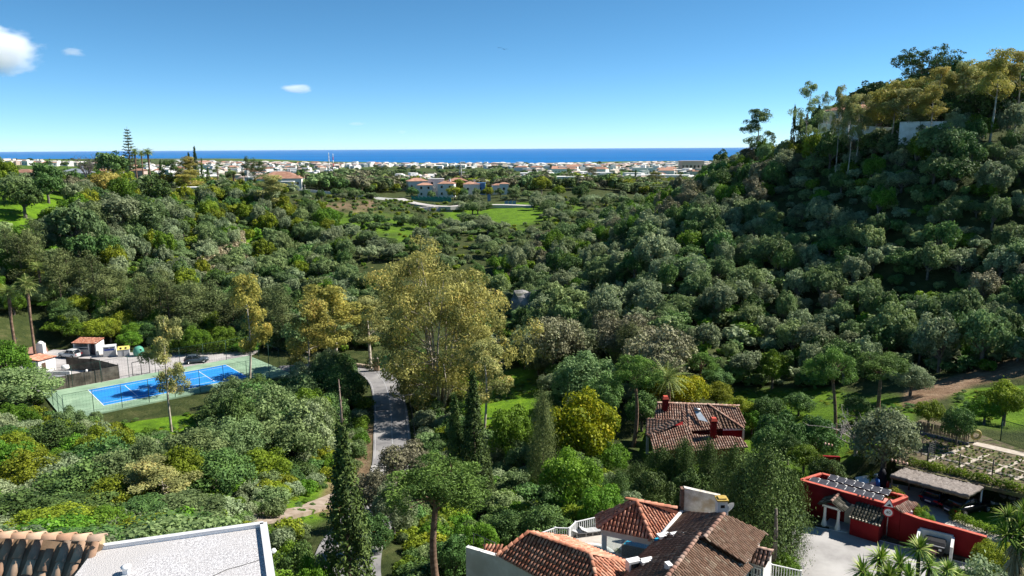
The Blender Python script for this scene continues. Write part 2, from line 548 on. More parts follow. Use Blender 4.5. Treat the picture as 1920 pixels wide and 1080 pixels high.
earth = _ramp(_noise(0.6, 9, .7), [(0.3, (.13, .075, .045)), (0.5, (.23, .15, .095)), (0.7, (.33, .24, .16))])
c = _mix(_attr('grass'), scrub, grass)
c = _mix(_attr('earth'), c, earth)
L.new(c, bs.inputs['Base Color'])
bp = N.new('ShaderNodeBump'); bp.inputs['Strength'].default_value = 0.9; bp.inputs['Distance'].default_value = 0.35
L.new(_noise(1.6, 8, .7), bp.inputs['Height']); L.new(bp.outputs[0], bs.inputs['Normal'])
ground = link('ground', gm, g_mat)
tag(ground, kind='structure')

# ------------------------------------------------------------------ sea
sa = np.radians(np.arange(-110, 110.1, 2.0))
srr = np.exp(np.linspace(math.log(3000), math.log(60000), 40))
SA, SR = np.meshgrid(sa, srr)
V = np.stack([SR * np.sin(SA), SR * np.cos(SA), np.full(SA.shape, -84.0)], -1).reshape(-1, 3)
i, j = np.meshgrid(np.arange(len(srr) - 1), np.arange(len(sa) - 1), indexing='ij')
na = len(sa)
F = np.stack([i * na + j, (i + 1) * na + j, (i + 1) * na + j + 1, i * na + j + 1], -1).reshape(-1, 4)[:, ::-1]
w_mat = bpy.data.materials.new('sea_water'); w_mat.use_nodes = True
N, L = w_mat.node_tree.nodes, w_mat.node_tree.links
bs = N['Principled BSDF']
bs.inputs['Roughness'].default_value = 0.7
bs.inputs['Specular IOR Level'].default_value = 0.04
tc = N.new('ShaderNodeTexCoord')
mp = N.new('ShaderNodeMapping'); mp.inputs['Scale'].default_value = (0.00012, 0.0009, 1)
L.new(tc.outputs['Object'], mp.inputs['Vector'])
nz = N.new('ShaderNodeTexNoise'); nz.inputs['Scale'].default_value = 1.0; nz.inputs['Detail'].default_value = 8
L.new(mp.outputs[0], nz.inputs['Vector'])
L.new(_ramp(nz.outputs['Fac'], [(0.3, (.002, .10, .31)), (0.7, (.003, .15, .40))]), bs.inputs['Base Color'])
nz2 = N.new('ShaderNodeTexNoise'); nz2.inputs['Scale'].default_value = 0.05; nz2.inputs['Detail'].default_value = 5
L.new(tc.outputs['Object'], nz2.inputs['Vector'])
bp = N.new('ShaderNodeBump'); bp.inputs['Strength'].default_value = 0.6; bp.inputs['Distance'].default_value = 2.0
L.new(nz2.outputs['Fac'], bp.inputs['Height']); L.new(bp.outputs[0], bs.inputs['Normal'])
tag(link('sea', np_mesh('sea', V, F, True), w_mat), kind='structure')
# ------------------------------------------------------------------ plants: meshes
def unit(a):
    return a / np.maximum(np.linalg.norm(a, axis=-1, keepdims=True), 1e-9)
def leaves(P, Nn, size, aspect=0.55, tint=None, hang=0.0, r=None):
    """one kite-shaped leaf (or leafy spray) per point P with normal Nn"""
    r = r or rng
    n = len(P)
    Nn = unit(Nn)
    t = r.normal(size=(n, 3)); t[:, 2] -= hang
    t = unit(t - (t * Nn).sum(1, keepdims=True) * Nn)
    b = np.cross(Nn, t)
    s = (size * r.uniform(0.6, 1.4, n))[:, None] if not hasattr(size, 'shape') else size[:, None]
    w = s * aspect * 0.5
    V = np.stack([P - t * s * .5, P + b * w + Nn * s * 0.06, P + t * s * .5, P - b * w + Nn * s * 0.06], 1).reshape(-1, 3)
    F = np.arange(4 * n).reshape(n, 4)
    return V, F, (tint if tint is not None else r.uniform(0, 1, n))
def clumps(C, Rd, n, size, aspect=0.6, centre=None, out=0.9, rough=0.7, flat=1.0, hang=0.0, inner=0.12, seed=0):
    """leaves spread over puffs with centres C and radii Rd"""
    r = np.random.default_rng(seed)
    C, Rd = np.asarray(C, float), np.asarray(Rd, float)
    p = Rd ** 2; p /= p.sum()
    k = r.choice(len(C), n, p=p)
    centre = C.mean(0) if centre is None else np.asarray(centre, float)
    od = unit(C - centre)
    d = unit(r.normal(size=(n, 3)) + od[k] * out)
    rad = Rd[k] * r.uniform(0.78, 1.06, n)
    stray = r.uniform(size=n) < .09
    rad[stray] *= r.uniform(1.08, 1.4, stray.sum())
    ins = r.uniform(size=n) < inner
    rad[ins] *= r.uniform(0.2, 0.8, ins.sum())
    P = C[k] + d * rad[:, None] * np.array([1, 1, flat])
    Nn = unit(d + r.normal(size=(n, 3)) * rough)
    ct = r.uniform(0, 1, len(C))
    tint = np.clip(ct[k] * 0.55 + r.uniform(0, 1, n) * 0.45, 0, 1)
    return leaves(P, Nn, size, aspect, tint, hang, r)
def foliage(name, parts):
    Vs, Fs, Ts, o = [], [], [], 0
    for V, F, T in parts:
        Vs.append(V); Fs.append(F + o); Ts.append(T); o += len(V)
    return np_mesh(name, np.concatenate(Vs), np.concatenate(Fs), False, {'tint': ('FACE', np.concatenate(Ts))})
def wood(name, tubes, n=6):
    m = MB()
    for pts, rad in tubes:
        m.tube(pts, rad, n, cap=False)
    return m.mesh(name)
def bent(a, b, bend=0.1, k=4, r=random):
    a, b = Vector(a), Vector(b)
    L_ = (b - a).length
    o = Vector((r.uniform(-1, 1), r.uniform(-1, 1), r.uniform(-.4, .4))) * L_ * bend
    return [a.lerp(b, t / k) + o * math.sin(math.pi * t / k) for t in range(k + 1)]

def m_round(name, seed, n=3000, leaf=0.42, nc=30, R_=3.0, H_=5.0, low=-0.35, puff=(.24, .40), lean=0.0, squash=1.0):
    """round-headed broadleaf tree, base at z=0, crown radius R_, height about H_"""
    r = np.random.default_rng(seed); rd = random.Random(seed)
    d = unit(r.normal(size=(nc * 3, 3))); d = d[d[:, 2] > low][:nc]
    cz = H_ * 0.56
    sc = np.array([R_ * .70, R_ * .70, H_ * .36 * squash])
    C = d * sc * r.uniform(0.55, 1.08, (len(d), 1)) + np.array([lean, 0, cz])
    C = np.concatenate([C, [[lean * .5, 0, cz]]])
    Rd = R_ * r.uniform(puff[0], puff[1], len(C)); Rd[-1] = R_ * .55
    cm = foliage(name + '_crown', [clumps(C, Rd, n, leaf, 0.62, (0, 0, cz * .7), 0.9, 0.55, seed=seed)])
    tubes = [([(0, 0, -.6), (0.05, 0, H_ * .16), (lean * .3, 0.05, H_ * .34)], [R_ * .085, R_ * .07, R_ * .06])]
    for c in C[:9]:
        tubes.append((bent((lean * .2, 0, H_ * .28), c * np.array([.9, .9, .95]), .1, 3, rd), [R_ * .05, R_ * .035, R_ * .022, R_ * .01]))
    return cm, wood(name + '_trunk', tubes, 5)

def m_branchy(name, seed, H_=20.0, R_=6.0, n=9000, leaf=0.42, stems=1, bole=0.35, tips=60, hang=1.6, cl=(1.0, 1.7), top=0.9, trunk_r=0.35, flat=0.85, up_=0.5):
    """eucalyptus-like: pale stems, forking limbs, loose hanging sprays with gaps"""
    r = np.random.default_rng(seed); rd = random.Random(seed)
    tubes, T = [], []
    for s in range(stems):
        a = 2 * math.pi * s / max(stems, 1) + rd.uniform(-.4, .4)
        off = 0.0 if stems == 1 else R_ * 0.09
        lean = (R_ * rd.uniform(.22, .5) if stems > 1 else R_ * .12)
        b0 = Vector((off * math.cos(a), off * math.sin(a), -0.8))
        t1 = Vector((lean * math.cos(a), lean * math.sin(a), H_ * (top if stems == 1 else rd.uniform(.7, .95))))
        path = bent(b0, t1, 0.05, 8, rd)
        k = 0.75 if stems > 1 else 1.0
        tubes.append((path, [trunk_r * k * (1 - .85 * q / 8) for q in range(9)]))
        nb = max(5, tips // (4 * stems))
        for q in range(nb):
            f = bole + (0.97 - bole) * (q + rd.random()) / nb
            i = min(int(f * 8), 7)
            p = path[i].lerp(path[i + 1], f * 8 - i)
            aa = rd.uniform(0, 6.283) if stems == 1 else a + rd.uniform(-1.6, 1.6)
            prof = math.sin(math.pi * min(1, (f - bole) / (1 - bole) * .8 + .22)) ** .7
            reach = R_ * prof * rd.uniform(.45, 1.0)
            e = p + Vector((math.cos(aa) * reach, math.sin(aa) * reach, reach * rd.uniform(up_ - .3, up_ + .4)))
            lp = bent(p, e, .12, 4, rd)
            r0 = trunk_r * .42 * (1.1 - f)
            tubes.append((lp, [max(.02, r0 * (1 - .8 * w / 4)) for w in range(5)]))
            for z in range(4):
                g = rd.uniform(.35, 1.05)
                j = min(int(g * 4), 3)
                bp_ = lp[j].lerp(lp[j + 1], min(g * 4 - j, 1))
                tip = bp_ + Vector((rd.gauss(0, 1), rd.gauss(0, 1), rd.gauss(.25, .7))) * R_ * .13
                T.append(tip)
                if rd.random() < .6:
                    tubes.append(([bp_, bp_.lerp(tip, .5) + Vector((0, 0, .1)), tip], [max(.018, r0 * .35), max(.014, r0 * .25), .012]))
    T = np.array([tuple(t) for t in T])
    Rd = r.uniform(cl[0], cl[1], len(T))
    cm = foliage(name + '_crown', [clumps(T, Rd, n, leaf, 0.42, (0, 0, H_ * .45), 0.8, 0.6, flat=flat, hang=hang, inner=.2, seed=seed)])
    return cm, wood(name + '_trunk', tubes, 6)

def m_cypress(name, seed, H_=15.0, R_=1.1, n=8000, leaf=0.30, base=0.06, shape=0.75, rag=0.12):
    r = np.random.default_rng(seed)
    m = n // 14
    t = r.uniform(0, 1, m) ** 0.9
    a = r.uniform(0, 2 * math.pi, m)
    prof = np.clip(np.minimum(1, (t + .04) / .16) ** .6 * (1 - t) ** shape * 1.25, 0, 1.05)
    rad = R_ * prof * (1 - rag + rag * 2 * r.uniform(size=m)) * (1 + .12 * np.sin(a * 5 + t * 9) + rag * .5 * np.sin(a * 3 + t * 17 + seed) + rag * .35 * np.sin(a * 2 - t * 31))
    c = np.stack([rad * np.cos(a), rad * np.sin(a), H_ * (base + (1 - base) * t)], 1)
    k = np.repeat(np.arange(m), 14)
    nn = len(k)
    od = np.stack([np.cos(a), np.sin(a), np.full(m, .25)], 1)[k]
    P = c[k] + r.normal(size=(nn, 3)) * np.array([.09, .09, .34]) * (R_ / 1.1) - od * r.uniform(0, .25, (nn, 1)) * R_
    Nn = od + r.normal(size=(nn, 3)) * .5
    tint = np.clip(r.uniform(0, 1, m)[k] * .6 + r.uniform(0, 1, nn) * .4, 0, 1)
    cm = foliage(name + '_crown', [leaves(P, Nn, leaf, .42, tint, -1.6, r)])
    tm = wood(name + '_trunk', [([(0, 0, -.8), (0, 0, H_ * .4), (0, 0, H_ * .93)], [R_ * .22, R_ * .14, .03])], 6)
    return cm, tm

def m_pine(name, seed, H_=14.0, R_=4.2, n=9000, leaf=0.34, crown=0.42, nc=34, bend=0.05, trunk_r=.28):
    """umbrella pine: bare bole, rounded flat-bottomed head of needle puffs"""
    r = np.random.default_rng(seed); rd = random.Random(seed)
    d = unit(r.normal(size=(nc * 3, 3)) + np.array([0, 0, .35])); d = d[d[:, 2] > -0.28][:nc]
    cz = H_ * (1 - crown * .62)
    C = d * np.array([R_ * .72, R_ * .72, H_ * crown * .42]) * r.uniform(.6, 1.1, (len(d), 1)) + np.array([0, 0, cz])
    Rd = R_ * r.uniform(.13, .24, len(C))
    cm = foliage(name + '_crown', [clumps(C, Rd, n, leaf, 0.30, (0, 0, cz - 1), 0.9, 1.0, flat=.85, inner=.25, seed=seed)])
    path = bent((0, 0, -.8), (0, 0, H_ * (1 - crown * .62)), bend, 7, rd)
    tubes = [(path, [trunk_r * (1 - .055 * q) for q in range(8)])]
    for c in C[:16]:
        f = rd.uniform(.84, .99)
        p = path[6].lerp(path[7], max(0, f * 7 - 6)) if f * 7 > 6 else path[5].lerp(path[6], f * 7 - 5)
        tubes.append((bent(p, Vector(c), .1, 3, rd), [trunk_r * .35, trunk_r * .25, trunk_r * .16, .03]))
    return cm, wood(name + '_trunk', tubes, 8)

def frond(base, dirv, L_, width, droop, nl, r, leaf_w=.05, vee=.5):
    """one feather leaf: rachis with leaflets, returned as leaf quads"""
    V, T = [], []
    d = Vector(dirv).normalized()
    side = d.cross(Vector((0, 0, 1)))
    side = side.normalized() if side.length > 1e-3 else Vector((1, 0, 0))
    p = Vector(base)
    pts = []
    for i in range(nl + 1):
        pts.append(p.copy())
        d = (d + Vector((0, 0, -droop / nl))).normalized()
        p = p + d * (L_ / nl)
    for i in range(nl):
        a, b = pts[i], pts[i + 1]
        f = (i + .5) / nl
        ll = width * math.sin(math.pi * min(1, .12 + f * .88)) ** .6
        t = (b - a).normalized()
        upv = side.cross(t)
        for s in (-1, 1):
            tip = a + side * s * ll + t * ll * .55 - upv * ll * (.15 if s else 0) + Vector((0, 0, ll * (vee - .45)))
            w = leaf_w * (1 if f < .8 else .7)
            V += [a - t * w, a + t * w, tip + t * w * .3, tip - t * w * .3]
            T.append(r.uniform(0, 1))
        V += [a + side * .03, a - side * .03, b - side * .03, b + side * .03]
        T.append(.9)
    return V, T
def m_palm(name, seed, H_=12.0, nf=40, L_=2.6, width=.55, tr=.22, el=(-.6, 1.2), droop=1.1, nl=9, leaf_w=.055):
    r = random.Random(seed)
    V, T = [], []
    for i in range(nf):
        a = i * 2.39996
        e = el[0] + (el[1] - el[0]) * ((i + .5) / nf)
        v, t = frond((0, 0, H_), (math.cos(a) * math.cos(e), math.sin(a) * math.cos(e), math.sin(e)), L_ * r.uniform(.85, 1.1), width, droop, nl, r, leaf_w)
        V += v; T += t
    V = np.array([tuple(p) for p in V])
    cm = np_mesh(name + '_fronds', V, np.arange(len(V)).reshape(-1, 4), False, {'tint': ('FACE', np.array(T))})
    tm = wood(name + '_trunk', [([(0, 0, -.6), (0, 0, H_ * .1), (tr * .6, 0, H_ * .55), (0, 0, H_ - .1)], [tr * 1.5, tr, tr * .9, tr * 1.15])], 8)
    return cm, tm
def m_rosette(name, seed, nl=60, L_=.7, w=.045, el=(-.7, 1.45), droop=.25):
    """sword-leaved head"""
    r = random.Random(seed)
    V, T = [], []
    for i in range(nl):
        a = i * 2.39996 + r.uniform(-.2, .2)
        e = el[0] + (el[1] - el[0]) * ((i + .5) / nl) + r.uniform(-.12, .12)
        d = Vector((math.cos(a) * math.cos(e), math.sin(a) * math.cos(e), math.sin(e)))
        s = d.cross(Vector((0, 0, 1))); s = s.normalized() if s.length > 1e-3 else Vector((1, 0, 0))
        ll = L_ * r.uniform(.8, 1.15)
        p1 = d * ll * .5
        p2 = d * ll + Vector((0, 0, -droop * ll * max(0, math.cos(e))))
        V += [s * w * .6, -s * w * .6, p1 - s * w, p1 + s * w, p1 + s * w, p1 - s * w, p2 - s * w * .12, p2 + s * w * .12]
        t = r.uniform(0, 1); T += [t, t]
    V = np.array([tuple(p) for p in V])
    return np_mesh(name, V, np.arange(len(V)).reshape(-1, 4), False, {'tint': ('FACE', np.array(T))})
def m_twigs(name, seed, H_=6.0, R_=3.0, limbs=9, sub=7, tw=4, r0=.12):
    """leafless branching tree"""
    rd = random.Random(seed)
    tubes = [(bent((0, 0, -.5), (0.1, 0, H_ * .3), .06, 3, rd), [r0 * 1.3, r0 * 1.1, r0, r0 * .9])]
    for i in range(limbs):
        a = i * 2.4 + rd.uniform(-.4, .4)
        e = Vector((math.cos(a) * R_ * rd.uniform(.4, .9), math.sin(a) * R_ * rd.uniform(.4, .9), H_ * rd.uniform(.6, 1)))
        lp = bent((0.1, 0, H_ * rd.uniform(.15, .32)), e, .14, 5, rd)
        tubes.append((lp, [r0 * .6 * (1 - .14 * q) for q in range(6)]))
        for s in range(sub):
            j = rd.randint(1, 4)
            p = lp[j].lerp(lp[j + 1], rd.random())
            q = p + Vector((rd.gauss(0, 1), rd.gauss(0, 1), rd.gauss(.7, .6))) * R_ * .22
            sp_ = bent(p, q, .15, 3, rd)
            tubes.append((sp_, [r0 * .26, r0 * .2, r0 * .15, r0 * .1]))
            for w in range(tw):
                p2 = sp_[1].lerp(sp_[3], rd.random())
                tubes.append(([p2, p2 + Vector((rd.gauss(0, 1), rd.gauss(0, 1), rd.gauss(.5, .6))) * R_ * .12], [r0 * .12, r0 * .07]))
    return wood(name, tubes, 4)

# leaf and bark colours
LM = dict(
 oak=leafmat('leaf_grey_green', (0.066, 0.116, 0.040), (0.260, 0.354, 0.136), None, .34, .28, .018),
 olive=leafmat('leaf_olive_silver', (0.101, 0.144, 0.071), (0.351, 0.420, 0.224), None, .32, .25, .014),
 carob=leafmat('leaf_dark_green', (0.032, 0.078, 0.023), (0.137, 0.239, 0.059), None, .2, .28, .018),
 fresh=leafmat('leaf_fresh_green', (0.045, 0.112, 0.012), (0.188, 0.330, 0.030), None, .32, .25, .018),
 euc=leafmat('leaf_eucalyptus', (0.140, 0.167, 0.059), (0.454, 0.464, 0.167), (0.583, 0.454, 0.130), .30, .12, .010),
 gold=leafmat('leaf_golden', (0.170, 0.165, 0.035), (0.500, 0.450, 0.110), (0.560, 0.380, 0.090), .32, .12, .010),
 eucwarm=leafmat('leaf_eucalyptus_warm', (.145, .145, .042), (.47, .43, .13), (.60, .42, .11), .30, .1, .01),
 cypress=leafmat('leaf_cypress', (0.022, 0.048, 0.015), (0.109, 0.170, 0.039), None, .12, .2, .012),
 pine=leafmat('needle_pine', (0.038, 0.095, 0.019), (0.181, 0.315, 0.057), None, .15, .2, .012),
 conif=leafmat('needle_dark', (0.041, 0.069, 0.025), (0.190, 0.236, 0.081), None, .2, .25, .018),
 yellow=leafmat('leaf_yellow_flower', (0.100, 0.165, 0.008), (0.400, 0.410, 0.014), (0.580, 0.470, 0.012), .3, .12, .008),
 lime=leafmat('leaf_lime', (0.081, 0.128, 0.011), (0.290, 0.351, 0.027), None, .3, .2, .018),
 palm=leafmat('leaf_palm', (0.045, 0.093, 0.018), (0.210, 0.300, 0.060), (0.390, 0.420, 0.150), .2, .15, .01),
 yucca=leafmat('leaf_yucca', (0.045, 0.112, 0.015), (0.240, 0.375, 0.045), (0.540, 0.570, 0.210), .2, .1, .01),
 dry=leafmat('leaf_dry', (0.240, 0.200, 0.110), (0.480, 0.420, 0.270), None, .25, .15, .01),
 twig=leafmat('leaf_sparse_brown', (0.115, 0.115, 0.065), (0.285, 0.275, 0.165), (0.250, 0.280, 0.100), .2, .2, .012),
)
BARK = dict(
 brown=mat('bark_brown', (.085, .062, .045), (.17, .13, .10), 3, .9, .1),
 grey=mat('bark_grey', (.10, .085, .07), (.22, .19, .16), 3, .9, .1),
 pale=mat('bark_pale', (.27, .22, .17), (.55, .50, .43), 1.2, .85, .1),
 pine=mat('bark_pine', (.12, .075, .05), (.27, .18, .13), 2.5, .9, .1),
)
PROTO = {}
for k in range(5):
    PROTO['round%d' % k] = m_round('round%d' % k, 20 + k, 4200, .31, 34 + 8 * k, 3.0, 5.0 + .4 * (k % 3), (-.35, -.2, -.5, -.1, -.4)[k], ((.16, .30), (.13, .26), (.18, .36), (.12, .30), (.14, .24))[k], (0, .5, -.3, .7, 0)[k], (1, 1.1, .85, 1.2, .95)[k])
for k in range(4):
    PROTO['near%d' % k] = m_round('near%d' % k, 40 + k, 9500, .21, 60 + 6 * k, 3.0, 5.4, -.5, (.15, .30))
for k in range(2):
    PROTO['far%d' % k] = m_round('far%d' % k, 60 + k, 700, .85, 16, 3.0, 5.0)
for k in range(3):
    PROTO['euc%d' % k] = m_branchy('euc%d' % k, 70 + k, 20, 4.4, 10500, .38, 1, .32, 56, 1.4, (.75, 1.35), .92, .26)
PROTO['eucbig'] = m_branchy('eucbig', 75, 26, 12.0, 56000, .44, 9, .10, 330, 1.0, (1.1, 2.1), .92, .42, .8, .30)
PROTO['umbrella'] = m_branchy('umbrella', 76, 13, 6.6, 9500, .46, 6, .35, 240, .2, (.6, 1.05), .8, .32, .7, .35)
for k in range(2):
    PROTO['hill%d' % k] = m_branchy('hill%d' % k, 84 + k, 20, 4.6, 7600, .38, 1, .54, 52, 1.0, (.7, 1.3), .94, .24)
PROTO['eucopen'] = m_branchy('eucopen', 78, 20, 4.6, 5200, .36, 1, .38, 60, .6, (.55, 1.05), .95, .22)
for k in range(2):
    PROTO['tall%d' % k] = m_branchy('tall%d' % k, 80 + k, 16, 4.0, 5200, .38, 1, .10, 64, 1.0, (.9, 1.6), .95, .25, .9, .25)
PROTO['cypress0'] = m_cypress('cypress0', 90, 15, 1.15, 12000, .24)
PROTO['cypress1'] = m_cypress('cypress1', 91, 12, 1.0, 2200, .36)
PROTO['ley0'] = m_cypress('ley0', 92, 13, 2.6, 17000, .27, .02, .27, .42)
PROTO['pine0'] = m_pine('pine0', 100, 14, 4.2, 17000, .24, .50, 62)
PROTO['pine1'] = m_pine('pine1', 101, 14, 4.2, 13000, .26, .42, 48, .07)
PROTO['pinefar'] = m_pine('pinefar', 102, 14, 5.5, 3000, .55, .42, 24, .04)
PROTO['palm0'] = m_palm('palm0', 110, 12, 34, 1.9, .55, .2, (-.9, 1.2), .9)
PROTO['date0'] = m_palm('date0', 111, 7, 46, 3.4, .5, .3, (-.5, 1.25), 1.0, 12, .05)
PROTO['shrub0'] = m_round('shrub0', 120, 900, .26, 14, 1.0, 1.3, -.2, (.28, .5))
PROTO['weed0'] = m_round('weed0', 122, 2600, .13, 22, 1.0, 1.3, -.2, (.2, .42))
PROTO['weed1'] = m_round('weed1', 123, 2000, .15, 14, 1.0, 1.1, -.2, (.25, .5))
PROTO['shrub1'] = m_round('shrub1', 121, 700, .34, 10, 1.0, 1.2, -.2, (.28, .55))
# norfolk pine: tiers of flat whorls
def m_norfolk(name, seed, H_=26.0, R_=4.2, tiers=17):
    r = np.random.default_rng(seed)
    P, tubes = [], [([(0, 0, -.5), (0, 0, H_ * .5), (0, 0, H_)], [.4, .25, .04])]
    for i in range(tiers):
        f = i / tiers
        z = H_ * (.12 + .86 * f)
        reach = R_ * (1 - f) ** .75 + .35
        nb = 7
        for k in range(nb):
            a = 2 * math.pi * (k + .5 * (i % 2)) / nb + r.uniform(-.15, .15)
            m = int(16 * reach / R_) + 5
            t = r.uniform(.25, 1, m)
            P.append(np.stack([np.cos(a) * reach * t, np.sin(a) * reach * t, z + reach * .28 * t ** 1.5], 1) + r.normal(size=(m, 3)) * np.array([.22, .22, .14]))
            tubes.append(([(0, 0, z), (math.cos(a) * reach, math.sin(a) * reach, z + reach * .28)], [.06, .02]))
    P = np.concatenate(P)
    Nn = r.normal(size=P.shape) * .6 + np.array([0, 0, 1])
    return foliage(name + '_crown', [leaves(P, Nn, .75, .5, None, 0, r)]), wood(name + '_trunk', tubes, 5)
PROTO['norfolk'] = m_norfolk('norfolk', 130)
PHEIGHT = {}
for k, (cm, tm) in PROTO.items():
    cm.materials.append(None); tm.materials.append(None)
    z = np.empty(len(cm.vertices) * 3, np.float32); cm.vertices.foreach_get('co', z)
    z = z.reshape(-1, 3)
    PHEIGHT[k] = (float(np.percentile(z[:, 2], 99.7)), float(np.percentile(np.hypot(z[:, 0], z[:, 1]), 97)))

def plant(name, label, cat, proto, loc, sxy, sz, leaf, bark, group=None, rz=None, tilt=(0, 0), crown_name='crown', trunk=True):
    t = thing(name, label, cat, loc, random.uniform(0, 6.28) if rz is None else rz, group)
    t.rotation_euler[0], t.rotation_euler[1] = tilt
    t.scale = (sxy * random.uniform(.86, 1.16), sxy * random.uniform(.86, 1.16), sz)
    cm, tm = PROTO[proto]
    for nm, me, ma in ((crown_name, cm, LM[leaf]), ('trunk', tm, BARK[bark])):
        if nm == 'trunk' and not trunk:
            continue
        o = bpy.data.objects.new(nm, me)
        if not me.materials:
            me.materials.append(None)
        o.material_slots[0].link = 'OBJECT'
        o.material_slots[0].material = ma
        o.parent = t
        COL.objects.link(o)
    return t
def plant_px(name, label, cat, proto, u, vtop, d, wpx, leaf, bark, group=None, fix=False, **k):
    """tree whose top shows at pixel (u, vtop), d metres ahead, crown wpx pixels wide; its foot is on the ground there"""
    ph, pr = PHEIGHT[proto]
    if proto[:4] in ('near', 'roun') and not fix: # bushy things keep bushy proportions: stand where the ground gives them that height
        best = None
        ks = (1, .96, 1.04, .92, 1.08, .87, 1.13, .82, 1.18) if cat == 'tree' else (1, .95, 1.05, .9, 1.1, .85, 1.15, .8, 1.2, 1.28, 1.36, .74)
        for k_ in ks:
            t_ = at_d(u, vtop, d * k_)
            q_ = (t_.z - tz(t_.x, t_.y)) / (wpx * math.hypot(d * k_, t_.z) / FPX)
            e_ = max(0, .8 - q_) * 2 + max(0, q_ - 1.35) + abs(1 - k_) * .3
            if best is None or e_ < best[0]: best = (e_, k_)
        d *= best[1]
    top = at_d(u, vtop, d)
    g = tz(top.x, top.y)
    slant = math.hypot(d, top.z)
    if proto[:4] in ('near', 'roun') and not fix:
        dia = wpx * slant / FPX
        if top.z - g < .6 * dia: top.z = g + .6 * dia
    return plant(name, label, cat, proto, (top.x, top.y, g), wpx * slant / FPX / 2 / pr, max(top.z - g, 1.0) / ph, leaf, bark, group, **k)

# ------------------------------------------------------------------ scatters (uncountable ground cover) as one object each
PROTOCOL = bpy.data.collections.new('plant_models')      # holds models for scatters; not in the scene itself
def scatter(name, label, cat, pts, scl, models, kindmat):
    """pts (n,3), scl (n,3); models list of (mesh, material)"""
    n = len(pts)
    me = np_mesh_pts(name, pts)
    a = me.attributes.new('sc', 'FLOAT_VECTOR', 'POINT'); a.data.foreach_set('vector', np.ascontiguousarray(scl, dtype=np.float32).ravel())
    a = me.attributes.new('ro', 'FLOAT', 'POINT'); a.data.foreach_set('value', rng.uniform(0, 6.28, n).astype(np.float32))
    a = me.attributes.new('ix', 'INT', 'POINT'); a.data.foreach_set('value', rng.integers(0, len(models), n).astype(np.int32))
    c = bpy.data.collections.new(name + '_models')
    for i, (m_, ma) in enumerate(models):
        o = bpy.data.objects.new('%s_model_%02d' % (name, i), m_)
        if not m_.materials:
            m_.materials.append(None)
        o.material_slots[0].link = 'OBJECT'; o.material_slots[0].material = ma
        c.objects.link(o)
    ng = bpy.data.node_groups.new(name + '_scatter', 'GeometryNodeTree')
    ng.interface.new_socket('Geometry', in_out='INPUT', socket_type='NodeSocketGeometry')
    ng.interface.new_socket('Geometry', in_out='OUTPUT', socket_type='NodeSocketGeometry')
    nd, lk = ng.nodes, ng.links
    gi, go = nd.new('NodeGroupInput'), nd.new('NodeGroupOutput')
    ci = nd.new('GeometryNodeCollectionInfo'); ci.inputs['Collection'].default_value = c
    ci.inputs['Separate Children'].default_value = True; ci.inputs['Reset Children'].default_value = True
    ip = nd.new('GeometryNodeInstanceOnPoints'); ip.inputs['Pick Instance'].default_value = True
    def na(nm, ty):
        x = nd.new('GeometryNodeInputNamedAttribute'); x.data_type = ty; x.inputs['Name'].default_value = nm
        return x.outputs['Attribute']
    cx = nd.new('ShaderNodeCombineXYZ')
    lk.new(na('ro', 'FLOAT'), cx.inputs['Z'])
    lk.new(gi.outputs[0], ip.inputs['Points']); lk.new(ci.outputs[0], ip.inputs['Instance'])
    lk.new(na('ix', 'INT'), ip.inputs['Instance Index']); lk.new(cx.outputs[0], ip.inputs['Rotation']); lk.new(na('sc', 'FLOAT_VECTOR'), ip.inputs['Scale'])
    lk.new(ip.outputs[0], go.inputs[0])
    o = link(name, me)
    md = o.modifiers.new('scatter', 'NODES'); md.node_group = ng
    return tag(o, label, cat, None, 'stuff')
def np_mesh_pts(name, pts):
    me = bpy.data.meshes.new(name)
    me.vertices.add(len(pts)); me.vertices.foreach_set('co', np.ascontiguousarray(pts, dtype=np.float32).ravel()); me.update()
    return me
def poisson(poly, spacing, seed, jitter=.85):
    """jittered hexagonal points inside a ground polygon"""
    r = np.random.default_rng(seed)
    p = np.array(poly, float)
    xs = np.arange(p[:, 0].min(), p[:, 0].max(), spacing)
    ys = np.arange(p[:, 1].min(), p[:, 1].max(), spacing * .866)
    X, Y = np.meshgrid(xs, ys)
    X = X + (np.arange(len(ys)) % 2)[:, None] * spacing / 2
    X = X + r.uniform(-.5, .5, X.shape) * spacing * jitter; Y = Y + r.uniform(-.5, .5, Y.shape) * spacing * jitter
    X, Y = X.ravel(), Y.ravel()
    k = in_poly(X, Y, poly)
    return X[k], Y[k]
# ------------------------------------------------------------------ woods
CLEAR_XY = [[(p[0], p[1]) for p in poly] for poly, h, f in PADS]
def keep_clear(x, y, m=1.5):
    ok = np.ones(x.shape, bool)
    for poly in CLEAR_XY:
        ok &= ~in_poly(x, y, poly) & (dist_poly(x, y, poly) > m)
    return ok
def px_of(x, y, dz=0.0):
    z = terr(x, y)
    return (*project(x, y, z + dz), z)
def not_in_px(x, y, polys, dz=0.0):
    u, v, z = px_of(x, y, dz)
    ok = np.ones(x.shape, bool)
    for poly in polys:
        ok &= ~in_poly(u, v, poly)
    return ok
GRASSP = [p for p, a, b, w in GRASS_PX]
def in_view(x, y, z, h, margin=60):
    u0, v0 = project(x, y, z); u1, v1 = project(x, y, z + h)
    return (u0 > -margin) & (u0 < 1920 + margin) & (v1 < 1080 + margin) & (v0 > -100)
WOOD_R = [(2,138),(18,126),(33,115),(57,104),(72,93),(84,86),(112,84),(165,110),(175,190),(128,172),(112,163),(100,160),(90,180),(80,196),(72,214),(74,250),(56,280),(18,262),(-2,232),(-12,205),(-8,165)]
